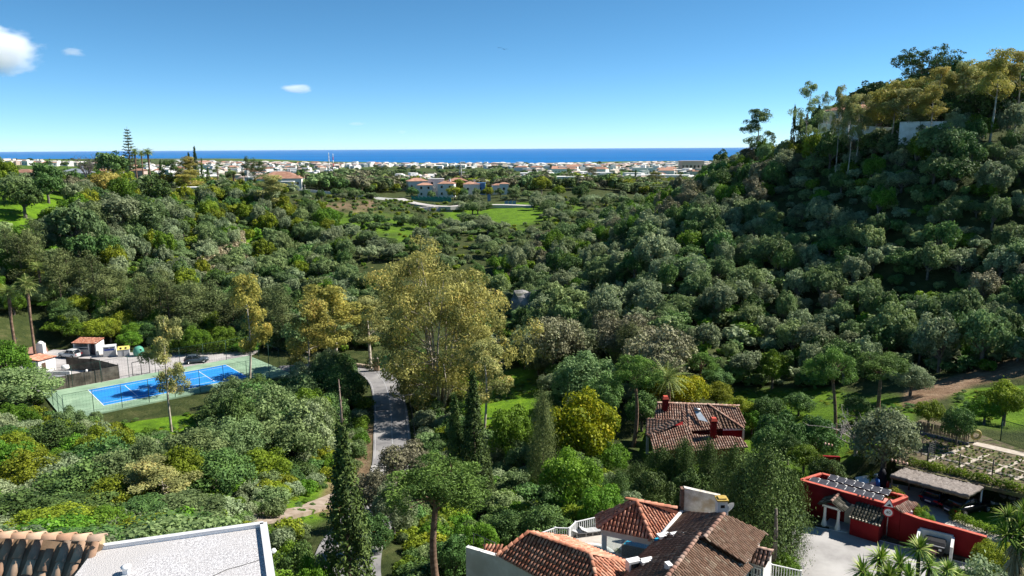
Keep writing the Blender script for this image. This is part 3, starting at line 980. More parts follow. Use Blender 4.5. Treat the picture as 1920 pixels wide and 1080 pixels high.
WOOD_L = [(-118,172),(-100,174),(-62,158),(-36,150),(-22,160),(-27,185),(-42,205),(-50,235),(-58,262),(-72,300),(-105,300),(-128,262),(-150,262),(-170,215),(-190,180),(-160,150),(-128,150)]
def where(x, y, z):
    u, v = project(np.array([x]), np.array([y]), np.array([z + 4]))
    return float(u[0]), float(v[0])
def place_r(u, v):
    a = 'at the foot' if v > 620 else 'low on' if v > 520 else 'half-way up' if v > 420 else 'high on' if v > 330 else 'near the crest of'
    b = 'above the vegetable plots' if u > 1700 else 'above the lawn pines' if u > 1480 else 'above the red house' if u > 1230 else 'right of the huge eucalyptus' if u > 1000 else 'behind the huge eucalyptus'
    return ('%s of the right hillside' % a if 'foot' in a else '%s the right hillside' % a), b
def place_l(u, v):
    a = 'low on' if v > 540 else 'half-way up' if v > 470 else 'high on' if v > 410 else 'near the top of'
    b = 'at the left edge' if u < 130 else 'above the car park' if u < 330 else 'above the tennis court' if u < 520 else 'near the huge eucalyptus'
    return a + ' the left slope', b
def place_b(u, v):
    a = 'near side of' if v > 430 else 'middle of' if v > 400 else 'far side of'
    b = 'left part' if u < 640 else 'below the white villas' if u < 880 else 'around the green field' if u < 1080 else 'under the hill spur'
    return a, b
def wood_trees(poly, spacing, seed, name, label_of, group, mix, hrange, skip=(), clear=True, limit=300, wr=(.72, 1.25), gap=-.52, models=('round0', 'round1', 'round2', 'round3', 'round4'), stuff_label=''):
    x, y = poisson(poly, spacing, seed)
    z = terr(x, y)
    ok = in_view(x, y, z, 8)
    if clear: ok &= keep_clear(x, y)
    ok &= fbm(x, y, 9.0, 2, seed) > gap
    if skip: ok &= not_in_px(x, y, skip) & not_in_px(x, y, skip, 4.5)
    x, y, z = x[ok], y[ok], z[ok]
    order = np.argsort(np.hypot(x, y))
    x, y, z = x[order], y[order], z[order]
    r = np.random.default_rng(seed)
    q_ = r.uniform(size=len(x))
    H_ = r.uniform(hrange[0], hrange[1], len(x)) * np.where(q_ < .2, .6, np.where(q_ > .88, 1.25, 1))
    W_ = spacing * r.uniform(wr[0], wr[1], len(x)) * .62 * np.where(q_ < .2, .7, np.where(q_ > .88, 1.3, 1))
    names, probs = zip(*mix)
    lf = r.choice(len(names), len(x), p=np.array(probs) / sum(probs))
    rest = []
    for i in range(len(x)):
        if i < limit:
            pm = models[i % len(models)]
            leaf = names[lf[i]]
            plant(name, label_of(leaf, *where(x[i], y[i], z[i])), 'tree', pm, (x[i], y[i], z[i] - .2), W_[i] / 3.0, H_[i] / PHEIGHT[pm][0], leaf, 'grey', group, tilt=(r.uniform(-.14, .14), r.uniform(-.14, .14)))
        else:
            rest.append(i)
    if rest:
        rest = np.array(rest)
        sc = np.stack([W_[rest] / 3, W_[rest] / 3, H_[rest] / 5.2], 1)
        ms = [(PROTO[m][0], LM[n]) for m in models for n in names]
        scatter(name.replace('_tree', '') + '_canopy', stuff_label, 'wood', np.stack([x[rest], y[rest], z[rest] - .2], 1), sc, ms, None)
    return len(x)
LEAFWORD = dict(oak='grey-green', olive='silvery olive-green', carob='dark green', fresh='fresh green', conif='dull dark green', twig='bare brownish', euc='yellow-green', lime='lime green', gold='golden')
nR = wood_trees(WOOD_R, 5.0, 301, 'hillside_tree', lambda l, u, v: '%s round tree %s, %s' % (LEAFWORD[l], *place_r(u, v)), 'trees of the right hillside wood',
    [('oak', .44), ('olive', .33), ('carob', .17), ('twig', .012), ('fresh', .03)], (4.2, 7.4), stuff_label='grey-green canopy of the farther trees on the right hillside')
nL = wood_trees(WOOD_L, 5.4, 302, 'slope_tree', lambda l, u, v: '%s bushy tree %s, %s' % (LEAFWORD[l], *place_l(u, v)), 'trees of the left slope wood',
    [('oak', .46), ('olive', .26), ('carob', .14), ('lime', .06), ('fresh', .08)], (4.5, 8.0), skip=[GRASSP[0], GRASSP[1]], stuff_label='grey-green canopy of the farther trees on the left slope')
BASIN = [(-58,262),(-50,235),(-30,215),(-2,232),(18,262),(56,280),(90,300),(110,400),(60,400),(-20,395),(-75,380),(-100,330),(-72,300)]
nB = wood_trees(BASIN, 8.2, 303, 'olive_tree', lambda l, u, v: '%s tree on the %s the far valley, %s' % (LEAFWORD[l], *place_b(u, v)), 'trees dotted over the valley floor',
    [('oak', .4), ('olive', .42), ('carob', .18)], (3.2, 5.6), wr=(.45, .85), gap=-.2, skip=[[(905,378),(1000,378),(990,405),(915,412)],[(560,380),(850,372),(850,400),(560,398)]], stuff_label='rounded trees farther along the valley floor')
CREST = [(84,197),(100,186),(118,180),(170,196),(205,215),(200,262),(110,262),(84,235)]
nC = wood_trees(CREST, 6.0, 304, 'crest_tree', lambda l, u, v: '%s round tree on the crest behind the hilltop eucalyptus, %s' % (LEAFWORD[l], 'right part' if u > 1800 else 'left part'), 'trees on the hill crest',
    [('carob', .5), ('oak', .35), ('fresh', .15)], (4.5, 7.5))
print('WOODS', nR, nL, nB, nC)
# undergrowth: low bushes and weeds everywhere the ground is not kept
def undergrowth(name, label, poly, spacing, seed, leafs, hs, skip=(), models=('weed0', 'weed1')):
    x, y = poisson(poly, spacing, seed)
    z = terr(x, y)
    ok = in_view(x, y, z, 2) & keep_clear(x, y, .6)
    if skip: ok &= not_in_px(x, y, skip)
    x, y, z = x[ok], y[ok], z[ok]
    r = np.random.default_rng(seed)
    h = r.uniform(hs[0], hs[1], len(x)) * np.where(r.uniform(size=len(x)) < .3, .55, 1)
    w = h * r.uniform(.8, 1.5, len(x))
    ms = [(PROTO[m][0], LM[l]) for m in models for l in leafs]
    scatter(name, label, 'bushes', np.stack([x, y, z - .15], 1), np.stack([w, w, h], 1), ms, None)
    return len(x)
TRACKP = [(490, 990), (560, 935), (640, 905), (690, 870), (725, 890), (690, 930), (620, 975), (540, 1010)]
n1 = undergrowth('undergrowth', 'low mixed bushes and weeds covering the near slope', [(-75,40),(-20,24),(8,30),(22,40),(14,60),(10,80),(12,100),(0,120),(-40,118),(-75,125),(-110,130),(-110,80)], 1.7, 401,
    ['fresh', 'carob', 'oak', 'lime', 'olive'], (.5, 1.5), skip=[GRASSP[5], GRASSP[6], TRACKP])
n2 = undergrowth('hillside_scrub', 'low scrub under the trees of the right hillside', WOOD_R + [], 3.4, 402, ['oak', 'carob', 'olive', 'fresh'], (.8, 2.2), models=('shrub0', 'shrub1'))
n3 = undergrowth('slope_scrub', 'low scrub under the trees of the left slope', WOOD_L, 3.4, 403, ['oak', 'carob', 'lime', 'fresh'], (.8, 2.4), skip=[GRASSP[0]], models=('shrub0', 'shrub1'))
n4 = undergrowth('valley_scrub', 'low shrubs between the trees of the valley floor', BASIN, 5.5, 404, ['oak', 'carob', 'lime', 'fresh'], (.5, 1.3), skip=[GRASSP[3]], models=('shrub0', 'shrub1'))
print('SCRUB', n1, n2, n3, n4)
# ------------------------------------------------------------------ materials of built things
WHITE = mat('white_render', (.74, .73, .70), (.84, .83, .81), 1.5, .85, .2, c3=(.62, .60, .55), s3=.6)
WHITE2 = mat('white_paint', (.80, .80, .79), None, 1, .5, .3)
RED = mat('red_render', (.185, .011, .016), (.25, .018, .022), .7, .9, .1, c3=(.165, .012, .013), s3=.45, detail=10, bump=.15, bscale=14)
REDC = mat('red_coping', (.48, .10, .07), (.60, .16, .11), 2, .85, .15)
LITROOF = mat('sunlit_red_roof', (.60, .20, .16), (.70, .29, .24), 1.2, .8, .15, c3=(.52, .17, .13), s3=.8)  # red deck, its sunlit pinkish look put into the base colour
ASPH = mat('asphalt', (.15, .147, .15), (.26, .25, .25), .4, .92, .15, c3=(.31, .30, .29), s3=.22, bump=.2, bscale=20, detail=10)
LANE = mat('lane_asphalt', (.27, .258, .25), (.40, .385, .37), .35, .92, .15, c3=(.45, .435, .42), s3=.2, detail=12, bump=.15, bscale=16)
CONC = mat('concrete', (.36, .345, .33), (.50, .485, .46), .6, .92, .15, c3=(.30, .29, .28), s3=.4)
LOTM = mat('car_park_paving', (.37, .345, .335), (.47, .445, .43), .4, .92, .15, c3=(.33, .31, .30), s3=.25)
PAVE = mat('terrace_paving', (.40, .36, .32), (.53, .48, .43), 1.2, .9, .15)
GRAVEL = mat('white_gravel', (.24, .23, .235), (.70, .685, .69), 26, .95, .1, bump=.6, bscale=60, detail=8, lo=.30, hi=.62, c3=(.50, .48, .47), s3=.7)
LAWN = mat('lawn', (.085, .17, .010), (.16, .25, .018), 1.2, .95, .1, c3=(.20, .25, .035), s3=.5, bump=.5, bscale=25)
METAL = mat('grey_metal', (.35, .36, .37), None, 1, .45, .5, .8)
DKMETAL = mat('dark_metal', (.03, .032, .034), None, 1, .5, .4)
GREENM = mat('green_fence_paint', (.012, .055, .040), None, 1, .5, .3)
WOODM = mat('weathered_wood', (.16, .12, .085), (.28, .22, .16), 3, .9, .1)
GLASSD = mat('dark_glass', (.012, .016, .022), None, 1, .06, .6)
STONE = mat('grey_stone', (.16, .145, .125), (.33, .30, .26), 2.5, .92, .1, bump=.5, objvar=.3)
TYRE = mat('tyre_rubber', (.012, .012, .012), None, 1, .8, .2)
RIM = mat('wheel_alloy', (.50, .50, .52), None, 1, .3, .5, .8)
REDLENS = mat('red_lens', (.45, .01, .015), None, 1, .2, .5)
LENS = mat('clear_lens', (.75, .76, .78), None, 1, .15, .5)
BLACKP = mat('black_plastic', (.015, .015, .017), None, 1, .55, .3)
def tilemat(name, stops):
    if name in MATS: return MATS[name]
    m = bpy.data.materials.new(name); m.use_nodes = True
    N, L = m.node_tree.nodes, m.node_tree.links
    b = N['Principled BSDF']; b.inputs['Roughness'].default_value = .85; b.inputs['Specular IOR Level'].default_value = .15
    at = N.new('ShaderNodeAttribute'); at.attribute_name = 'tint'
    oi = N.new('ShaderNodeObjectInfo')
    ad = N.new('ShaderNodeMath'); ad.operation = 'ADD'
    fr = N.new('ShaderNodeMath'); fr.operation = 'FRACT'
    L.new(at.outputs['Fac'], ad.inputs[0]); L.new(oi.outputs['Random'], ad.inputs[1]); L.new(ad.outputs[0], fr.inputs[0])
    rp = N.new('ShaderNodeValToRGB')
    el = rp.color_ramp.elements
    el[0].position, el[0].color = stops[0][0], (*stops[0][1], 1)
    el[1].position, el[1].color = stops[-1][0], (*stops[-1][1], 1)
    for p, c in stops[1:-1]:
        x = el.new(p); x.color = (*c, 1)
    L.new(fr.outputs[0], rp.inputs['Fac'])
    tc = N.new('ShaderNodeTexCoord')
    nz = N.new('ShaderNodeTexNoise'); nz.inputs['Scale'].default_value = 3.5; nz.inputs['Detail'].default_value = 6
    L.new(tc.outputs['Object'], nz.inputs['Vector'])
    mr = N.new('ShaderNodeMapRange'); mr.inputs['From Min'].default_value, mr.inputs['From Max'].default_value = .3, .7
    mr.inputs['To Min'].default_value, mr.inputs['To Max'].default_value = .62, 1.25
    L.new(nz.outputs['Fac'], mr.inputs['Value'])
    hs = N.new('ShaderNodeHueSaturation'); L.new(mr.outputs[0], hs.inputs['Value']); L.new(rp.outputs['Color'], hs.inputs['Color'])
    L.new(hs.outputs['Color'], b.inputs['Base Color'])
    MATS[name] = m
    return m
TILE_NEW = tilemat('terracotta_tiles', [(0, (.44, .17, .10)), (.4, (.56, .25, .16)), (.75, (.66, .36, .25)), (1, (.40, .14, .09))])
TILE_OLD = tilemat('old_brown_tiles', [(0, (.20, .118, .08)), (.5, (.225, .14, .098)), (.88, (.25, .165, .12)), (.95, (.33, .26, .19)), (1, (.205, .12, .085))])
TILE_PINK = tilemat('faded_tiles', [(0, (.30, .16, .12)), (.4, (.40, .24, .18)), (.75, (.50, .36, .29)), (1, (.26, .15, .11))])
TILE_MOSS = tilemat('mossy_tiles', [(0, (.05, .055, .04)), (.5, (.09, .085, .065)), (.85, (.15, .14, .11)), (1, (.24, .22, .18))])
TILE_NEAR = tilemat('sandy_tiles', [(0, (.34, .19, .12)), (.35, (.46, .29, .19)), (.7, (.50, .35, .24)), (.9, (.30, .22, .17)), (1, (.42, .22, .14))])
UNDER = {}
def under_of(tm):
    k = tm.name
    if k not in UNDER:
        c = {'terracotta_tiles': (.11, .04, .028), 'old_brown_tiles': (.035, .024, .018), 'faded_tiles': (.075, .042, .03), 'mossy_tiles': (.035, .033, .026), 'sandy_tiles': (.24, .16, .10)}[k]
        UNDER[k] = mat(k + '_channel', c, tuple(x * 1.5 for x in c), 4, .9, .1)
    return UNDER[k]
def tile_geo(r0, L_, seg=4):
    """one barrel tile: y runs down the slope from 0 to L_, hollow underneath, thick lower lip"""
    vs, fs = [], []
    for y, r, dz in ((0, r0 * .86, .0), (L_, r0 * 1.06, .035), (L_, r0 * .84, .030)):
        for k in range(seg + 1):
            w = math.pi * k / seg
            vs.append((-r * math.cos(w), y, max(r * math.sin(w) * .75 + dz, .004)))
    n = seg + 1
    for a in (0, 1):
        for k in range(seg):
            fs.append((a * n + k, a * n + k + 1, (a + 1) * n + k + 1, (a + 1) * n + k))
    return np.array(vs), fs
TILE_ME = {}
def tile_mesh(r0, L_, m):
    k = (round(r0, 3), round(L_, 3), m.name)
    if k not in TILE_ME:
        v, f = tile_geo(r0, L_)
        me = bpy.data.meshes.new('tile'); me.from_pydata([tuple(p) for p in v], [], f)
        me.polygons.foreach_set('use_smooth', [True] * 4 + [False] * 4); me.update(); me.materials.append(m)
        TILE_ME[k] = me
    return TILE_ME[k]
def plane_of(P):
    c = sum(P, Vector()) / len(P)
    A = np.array([[p.x - c.x, p.y - c.y, 1] for p in P]); b = np.array([p.z - c.z for p in P])
    s = np.linalg.lstsq(A, b, rcond=None)[0]
    n = Vector((-s[0], -s[1], 1)).normalized()
    dn = Vector((s[0], s[1], 0)) * -1
    dn = Vector((dn.x, dn.y, s[0] * dn.x + s[1] * dn.y)).normalized()
    return c + Vector((0, 0, s[2])), n, dn
def roof_face(parent, pts, tm, pitch=.25, tl=.40, single=0, th=.12, name='roof_slope', flat_z=True, tint=0):
    """tiled slope: slab + barrel tiles in overlapping rows; the nearest ones may be single objects"""
    P = [Vector(p) for p in pts]
    c, n, dn = plane_of(P)
    e = dn.cross(n).normalized()
    P = [Vector((p.x, p.y, c.z - (n.x * (p.x - c.x) + n.y * (p.y - c.y)) / n.z)) for p in P]
    m = MB().slab(P, th)
    slab = m.build(name, under_of(tm), parent)
    ab = [((p - c).dot(e), (p - c).dot(dn)) for p in P]
    a0, a1 = min(x for x, _ in ab), max(x for x, _ in ab)
    r0 = pitch * .335
    tv, tf = tile_geo(r0, tl * 1.08)
    tv_ = tv
    spots = []
    r = random.Random(int(abs(c.x * 31 + c.y * 17)))
    k = a0 + pitch * .5
    while k < a1:
        bs_ = []
        for i in range(len(ab)):
            (x1, y1), (x2, y2) = ab[i], ab[(i + 1) % len(ab)]
            if (x1 - k) * (x2 - k) < 0:
                bs_.append(y1 + (y2 - y1) * (k - x1) / (x2 - x1))
        if len(bs_) >= 2:
            lo, hi = min(bs_), max(bs_)
            b = hi - tl + .05
            while b > lo - tl * .55:
                spots.append((k + r.uniform(-.008, .008), max(b, lo - .03), r.uniform(-.02, .02)))
                b -= tl
        k += pitch
    world_ = []
    for a, b, rot in spots:
        o = c + e * a + dn * b + n * .012
        e2 = (e + dn * rot).normalized(); d2 = n.cross(e2).normalized()
        if d2.dot(dn) < 0: d2 = -d2
        world_.append((o.length, o, e2, d2))
    world_.sort(key=lambda q: q[0])
    for _, o, e2, d2 in world_[:single]:
        t = bpy.data.objects.new('tile', tile_mesh(r0, tl * 1.08, tm))
        COL.objects.link(t); t.parent = slab
        t.matrix_local = Matrix(((e2.x, d2.x, n.x, o.x), (e2.y, d2.y, n.y, o.y), (e2.z, d2.z, n.z, o.z), (0, 0, 0, 1)))
    rest = world_[single:]
    if rest:
        O = np.array([tuple(q[1]) for q in rest]); E = np.array([tuple(q[2]) for q in rest]); D = np.array([tuple(q[3]) for q in rest])
        V = O[:, None] + tv_[None, :, 0:1] * E[:, None] + tv_[None, :, 1:2] * D[:, None] + tv_[None, :, 2:3] * np.array(tuple(n))
        F = (np.array(tf)[None] + (np.arange(len(rest)) * len(tv_))[:, None, None]).reshape(-1, 4)
        T = np.repeat(np.array([r.random() for _ in rest]), len(tf))
        me = np_mesh('tiles', V.reshape(-1, 3), F, False, {'tint': ('FACE', T)})
        sm = np.tile(np.array([True] * 4 + [False] * 4), len(rest)); me.polygons.foreach_set('use_smooth', sm)
        tag(link('tiles', me, tm, slab), kind='stuff')
    return slab
def ridge_caps(parent, p, q, tm, r0=.13, tl=.42, name='ridge_tiles', single=False):
    p, q = Vector(p), Vector(q)
    d = (q - p); L_ = d.length; d.normalize()
    e = d.cross(Vector((0, 0, 1))).normalized(); n = e.cross(d)
    nt = max(1, int(L_ / tl))
    st = L_ / nt
    tv, tf = tile_geo(r0, st * 1.1)
    if single:
        host = parent
        for i in range(nt):
            o = p + d * st * i + n * .02
            t = bpy.data.objects.new('ridge_tile', tile_mesh(r0, st * 1.1, tm)); COL.objects.link(t); t.parent = host
            t.matrix_local = Matrix(((e.x, d.x, n.x, o.x), (e.y, d.y, n.y, o.y), (e.z, d.z, n.z, o.z), (0, 0, 0, 1)))
        return
    vs, fs, T = [], [], []
    for i in range(nt):
        o = p + d * st * i + n * .02
        b = len(vs)
        vs += [tuple(o + e * v[0] + d * v[1] + n * v[2]) for v in tv]
        fs += [tuple(k + b for k in f) for f in tf]; T += [random.random()] * len(tf)
    me = np_mesh(name, np.array(vs), np.array(fs), True, {'tint': ('FACE', np.array(T))})
    link(name, me, tm, parent)
def wall_between(parent, name, a, b, z0, z1a, z1b, th, m):
    """upright wall from a to b (xy), bottom z0, tops z1a/z1b"""
    a, b = Vector((a[0], a[1], 0)), Vector((b[0], b[1], 0))
    d = (b - a).normalized(); nn = Vector((-d.y, d.x, 0)) * th / 2
    poly = [a - nn, b - nn, b + nn, a + nn]
    return MB().prism([(p.x, p.y) for p in poly], z0, [z1a, z1b, z1b, z1a]).build(name, m, parent)
def sheet(name, pts, m, dz=0.0, th=.05, kind='structure'):
    o = MB().prism([(p[0], p[1]) for p in pts], pts[0][2] + dz - th, pts[0][2] + dz).build(name, m)
    if kind: tag(o, kind=kind)
    return o
def ribbon(name, path, hw, m, dz=0.0, th=.06, hw1=None, parent=None):
    l, r = ribbon_pts(path, hw, hw1)
    n = len(path)
    up_ = Vector((0, 0, dz)); dn_ = Vector((0, 0, dz - th))
    vs = [p + up_ for p in l] + [p + up_ for p in r] + [p + dn_ for p in l] + [p + dn_ for p in r]
    fs = []
    for i in range(n - 1):
        fs += [(i, n + i, n + i + 1, i + 1), (2 * n + i, i, i + 1, 2 * n + i + 1), (n + i, 3 * n + i, 3 * n + i + 1, n + i + 1)]
    return MB().add(vs, fs).build(name, m, parent)
def text_mesh(body, size, depth=.004):
    cu = bpy.data.curves.new('t', 'FONT'); cu.body = body; cu.size = size; cu.align_x = 'CENTER'; cu.align_y = 'CENTER'; cu.extrude = depth
    o = bpy.data.objects.new('t', cu); COL.objects.link(o)
    bpy.context.view_layer.update()
    me = bpy.data.meshes.new_from_object(o.evaluated_get(bpy.context.evaluated_depsgraph_get()))
    bpy.data.objects.remove(o); return me

# ------------------------------------------------------------------ vehicles
def loop(z, hx, y0, y1, n=24, e=3.6, zf=None):
    cy, hy = (y0 + y1) / 2, (y1 - y0) / 2
    out = []
    for k in range(n):
        w = 2 * math.pi * (k + .5) / n
        c_, s_ = math.cos(w), math.sin(w)
        x = hx * math.copysign(abs(c_) ** (2 / e), c_); y = cy + hy * math.copysign(abs(s_) ** (2 / e), s_)
        out.append((x, y, z if zf is None else zf(y, z)))
    return out
def loft(loops, m=None, cap=True, capb=True):
    n = len(loops[0]); m = m or MB()
    fs = []
    for i in range(len(loops) - 1):
        for k in range(n):
            k2 = (k + 1) % n
            fs.append((i * n + k, i * n + k2, (i + 1) * n + k2, (i + 1) * n + k))
    if cap: fs.append(tuple((len(loops) - 1) * n + k for k in range(n)))
    if capb: fs.append(tuple(range(n))[::-1])
    return m.add([p for l in loops for p in l], fs, True)
def paint(name, c, metal=.35):
    return mat(name, c, None, 1, .28, .5, metal)
def car(name, label, loc, heading, pm, L_=4.5, W=1.84, H_=1.62, suv=True, roofm=None, group=None):
    """heading = world direction of the nose (xy)"""
    rz = math.atan2(heading[1], heading[0]) - math.pi / 2
    t = thing(name, label, 'car', loc, rz, group)
    hx, hy = W / 2, L_ / 2
    belt = H_ * (.60 if suv else .62)
    hood = .10 if suv else .12
    def zf(y, z):
        k = min(1, max(0, (y - hy * .28) / (hy * .72)))
        b = min(1, max(0, (-y - hy * .80) / (hy * .2)))
        return z - (hood * (.4 + .6 * k) if k > 0 else 0) * (1 if z > belt * .8 else 0) - .05 * b * (1 if z > belt * .8 else 0)
    body = loft([loop(.24, hx * .86, -hy * .95, hy * .95), loop(.34, hx * .96, -hy * .99, hy * .99), loop(.58, hx, -hy, hy), loop(belt * .86, hx * .985, -hy * .985, hy * .985, zf=zf), loop(belt, hx * .92, -hy * .94, hy * .93, zf=zf)])
    body.build('body', pm, t)
    y0, y1 = (-hy * .93, hy * .36) if suv else (-hy * .88, hy * .34)
    r0, r1 = (-hy * .66, hy * .02) if suv else (-hy * .42, hy * .0)
    loft([loop(belt - .04, hx * .90, y0, y1, e=5), loop(H_ - .07, hx * .74, r0, r1, e=5)]).build('windows', GLASSD, t)
    loft([loop(H_ - .075, hx * .76, r0 - .05, r1 + .05, e=5), loop(H_ - .02, hx * .73, r0 + .02, r1 - .03, e=5), loop(H_, hx * .62, r0 + .15, r1 - .15, e=5)]).build('roof', roofm or pm, t)
    for s in (-1, 1):
        for yb, yt in ((y1 - .06, r1), ((y0 + y1) / 2 - .05, (r0 + r1) / 2), (y0 + .10, r0)):
            MB().tube([(s * hx * .905, yb, belt - .03), (s * hx * .755, yt, H_ - .06)], .035, 4).build('pillar', roofm or pm, t)
    wr = .34 if suv else .32
    wm = MB(); rmh = MB()
    tv = [(wr * .62, -.11), (wr * .96, -.11), (wr, -.07), (wr, .07), (wr * .96, .11), (wr * .62, .11)]
    def lathe_x(m, prof, c, n=18):
        vs, fs = [], []
        for r_, x in prof:
            for k in range(n):
                w = 2 * math.pi * k / n
                vs.append((c[0] + x, c[1] + r_ * math.cos(w), c[2] + r_ * math.sin(w)))
        for i in range(len(prof) - 1):
            for k in range(n):
                fs.append((i * n + k, i * n + (k + 1) % n, (i + 1) * n + (k + 1) % n, (i + 1) * n + k))
        fs += [tuple(range(n))[::-1], tuple((len(prof) - 1) * n + k for k in range(n))]
        return m.add(vs, fs, True)
    tyre = lathe_x(MB(), tv, (0, 0, 0)).mesh('wheel'); tyre.materials.append(TYRE)
    rim = lathe_x(MB(), [(wr * .64, -.115), (wr * .60, -.125), (.05, -.10), (.05, .10), (wr * .60, .125), (wr * .64, .115)], (0, 0, 0)).mesh('rim'); rim.materials.append(RIM)
    for s in (-1, 1):
        for yy in (-hy * .58, hy * .60):
            w = link('wheel', tyre, None, t); w.location = (s * (hx - .08), yy, wr)
            link('rim', rim, None, w)
        MB().box((s * hx * .72, -hy * .975, belt * .80), (.34, .10, .13)).build('tail_light', REDLENS, t)
        MB().box((s * hx * .70, hy * .955, belt * .70), (.36, .12, .13)).build('headlight', LENS, t)
        MB().box((s * (hx + .07), hy * .30, belt + .02), (.16, .10, .12)).build('mirror', pm, t)
    MB().box((0, -hy * 1.0, belt * .62), (.5, .03, .11)).build('number_plate', WHITE2, t)
    MB().box((0, hy * .99, belt * .5), (W * .55, .06, .2)).build('grille', BLACKP, t)
    MB().box((0, 0, .235), (W * .8, L_ * .86, .06)).build('underbody', BLACKP, t)
    return t
# ------------------------------------------------------------------ tennis court
CG = mat('court_green', (.215, .33, .22), (.29, .41, .28), .35, .9, .15, c3=(.19, .28, .19), s3=.3, detail=9)
CB = mat('court_blue', (.02, .215, .58), (.03, .27, .68), .4, .9, .15, c3=(.035, .20, .50), s3=.35, detail=9)
court = thing('tennis_court', 'blue tennis court with pale green surround beside the car park', 'tennis court', cpt(11.9, 5.5))
def cadd(m, name, mt): # build in world coordinates under the court
    o = m.build(name, mt, court); o.location = -court.location; return o
def crect(a0, a1, b0, b1, z0, z1):
    return MB().prism([(p.x, p.y) for p in (cpt(a0, b0), cpt(a1, b0), cpt(a1, b1), cpt(a0, b1))], CH + z0, CH + z1)
cadd(MB().prism([(p.x, p.y) for p in (cpt(-6.2, -3.3), cpt(29.6, -3.3), cpt(30.6, 14.2), cpt(-6.2, 14.2))], CH - .5, CH), 'surround', CG)
cadd(crect(0, 23.77, 0, 10.97, -.1, .006), 'playing_surface', CB)
W_ = .10
for a0, a1, b0, b1 in ((0, 23.77, 0, W_), (0, 23.77, 10.97 - W_, 10.97), (0, W_, W_, 10.97 - W_), (23.77 - W_, 23.77, W_, 10.97 - W_),
                       (W_, 23.77 - W_, 1.37, 1.37 + W_ * .8), (W_, 23.77 - W_, 9.6, 9.6 - W_ * .8), (5.485, 5.485 + W_, 1.45, 9.52), (18.285 - W_, 18.285, 1.45, 9.52), (5.585, 18.185, 5.45, 5.45 + W_ * .8)):
    cadd(crect(a0, a1, min(b0, b1), max(b0, b1), -.02, .0105), 'line', WHITE2)
nt = thing('tennis_net', 'dark tennis net with white tape across the blue court', 'net', cpt(11.885, 5.5))
for b in (-.9, 11.87):
    p = cpt(11.885, b) - nt.location
    MB().tube([p, p + Vector((0, 0, 1.1))], .05, 8).build('post', DKMETAL, nt)
m = MB()
for k in range(70):
    p = cpt(11.885, -.9 + 12.77 * k / 69) - nt.location
    m.tube([p + Vector((0, 0, .08)), p + Vector((0, 0, .98))], .008, 3, False, False)
for z in (.08, .25, .42, .6, .78):
    m.tube([cpt(11.885, -.9) - nt.location + Vector((0, 0, z)), cpt(11.885, 11.87) - nt.location + Vector((0, 0, z))], .008, 3, False, False)
m.build('netting', DKMETAL, nt)
MB().tube([cpt(11.885, -.9) - nt.location + Vector((0, 0, 1.02)), cpt(11.885, 11.87) - nt.location + Vector((0, 0, 1.02))], .045, 6).build('tape', WHITE2, nt)
def wire_fence(name, label, pts, h, step, mt, rails=(1.0,), wires=.45, wr=.006, pr=.045, group=None):
    """post and wire fence along ground points"""
    t = thing(name, label, 'fence', pts[0], 0, group)
    o = Vector(pts[0])
    pm = MB().tube([(0, 0, -.3), (0, 0, h)], pr, 6).mesh('post'); pm.materials.append(mt)
    wm = MB()
    for i in range(len(pts) - 1):
        a, b = Vector(pts[i]), Vector(pts[i + 1])
        n = max(1, round((b - a).length / step))
        for k in range(n + (1 if i == len(pts) - 2 else 0)):
            p = link('post', pm, None, t); p.location = a.lerp(b, k / n) - o
        for f in rails:
            MB().tube([a - o + Vector((0, 0, h * f)), b - o + Vector((0, 0, h * f))], pr * .6, 5).build('rail', mt, t)
        if wires:
            k = 0
            while k * wires < (b - a).length:
                p = a.lerp(b, k * wires / (b - a).length) - o
                wm.tube([p, p + Vector((0, 0, h))], wr, 3, False, False); k += 1
            z = wires
            while z < h:
                wm.tube([a - o + Vector((0, 0, z)), b - o + Vector((0, 0, z))], wr, 3, False, False); z += wires
    if wires: wm.build('wire_mesh', mt, t)
    return t
FH = 3.9
wire_fence('court_fence', 'tall green wire fence along the near side of the tennis court', [cpt(-6.1, 14.1), cpt(30.5, 14.1)], FH, 4.1, GREENM, (1.0,))
wire_fence('court_fence', 'tall green wire fence between tennis court and car park', [cpt(-6.1, -3.2), cpt(12, -3.2), cpt(29.5, -3.2)], FH, 4.1, GREENM, (1.0,))
wire_fence('court_fence', 'green wire fence with two rails closing the left end of the court', [cpt(-6.1, 13.9), cpt(-6.1, -3.0)], FH * .8, 4.2, GREENM, (1.0, .5))
wire_fence('court_fence', 'green wire fence at the shaded right end of the tennis court', [cpt(30.5, 13.9), cpt(29.6, -3.0)], FH, 4.2, GREENM, (1.0,))
g = thing('court_gate', 'dark metal gate frame standing between car park and court', 'gate', cpt(8.2, -3.6))
gx = court_x
for k, hgt in ((0, 2.5), (1.5, 2.4), (2.9, 2.6)):
    MB().tube([gx * k, gx * k + Vector((0, 0, hgt))], .06, 6).build('post', DKMETAL, g)
MB().tube([Vector((0, 0, 2.5)), gx * 2.9 + Vector((0, 0, 2.6))], .05, 6).build('top_bar', DKMETAL, g)
MB().tube([Vector((0, 0, .12)), gx * 2.9 + Vector((0, 0, .12))], .05, 6).build('bottom_bar', DKMETAL, g)

# ------------------------------------------------------------------ car park
def P_(u, v, h=CH): return at_h(u, v, h)
lot = [P_(20, 700), P_(60, 668), P_(100, 655), P_(190, 659), P_(300, 661), P_(400, 660), P_(486, 655), P_(470, 665), P_(228, 716), P_(80, 742)]
sheet('car_park', lot, LOTM, -.06, .5)
def facing(o, to):
    return math.atan2(to[1], to[0])
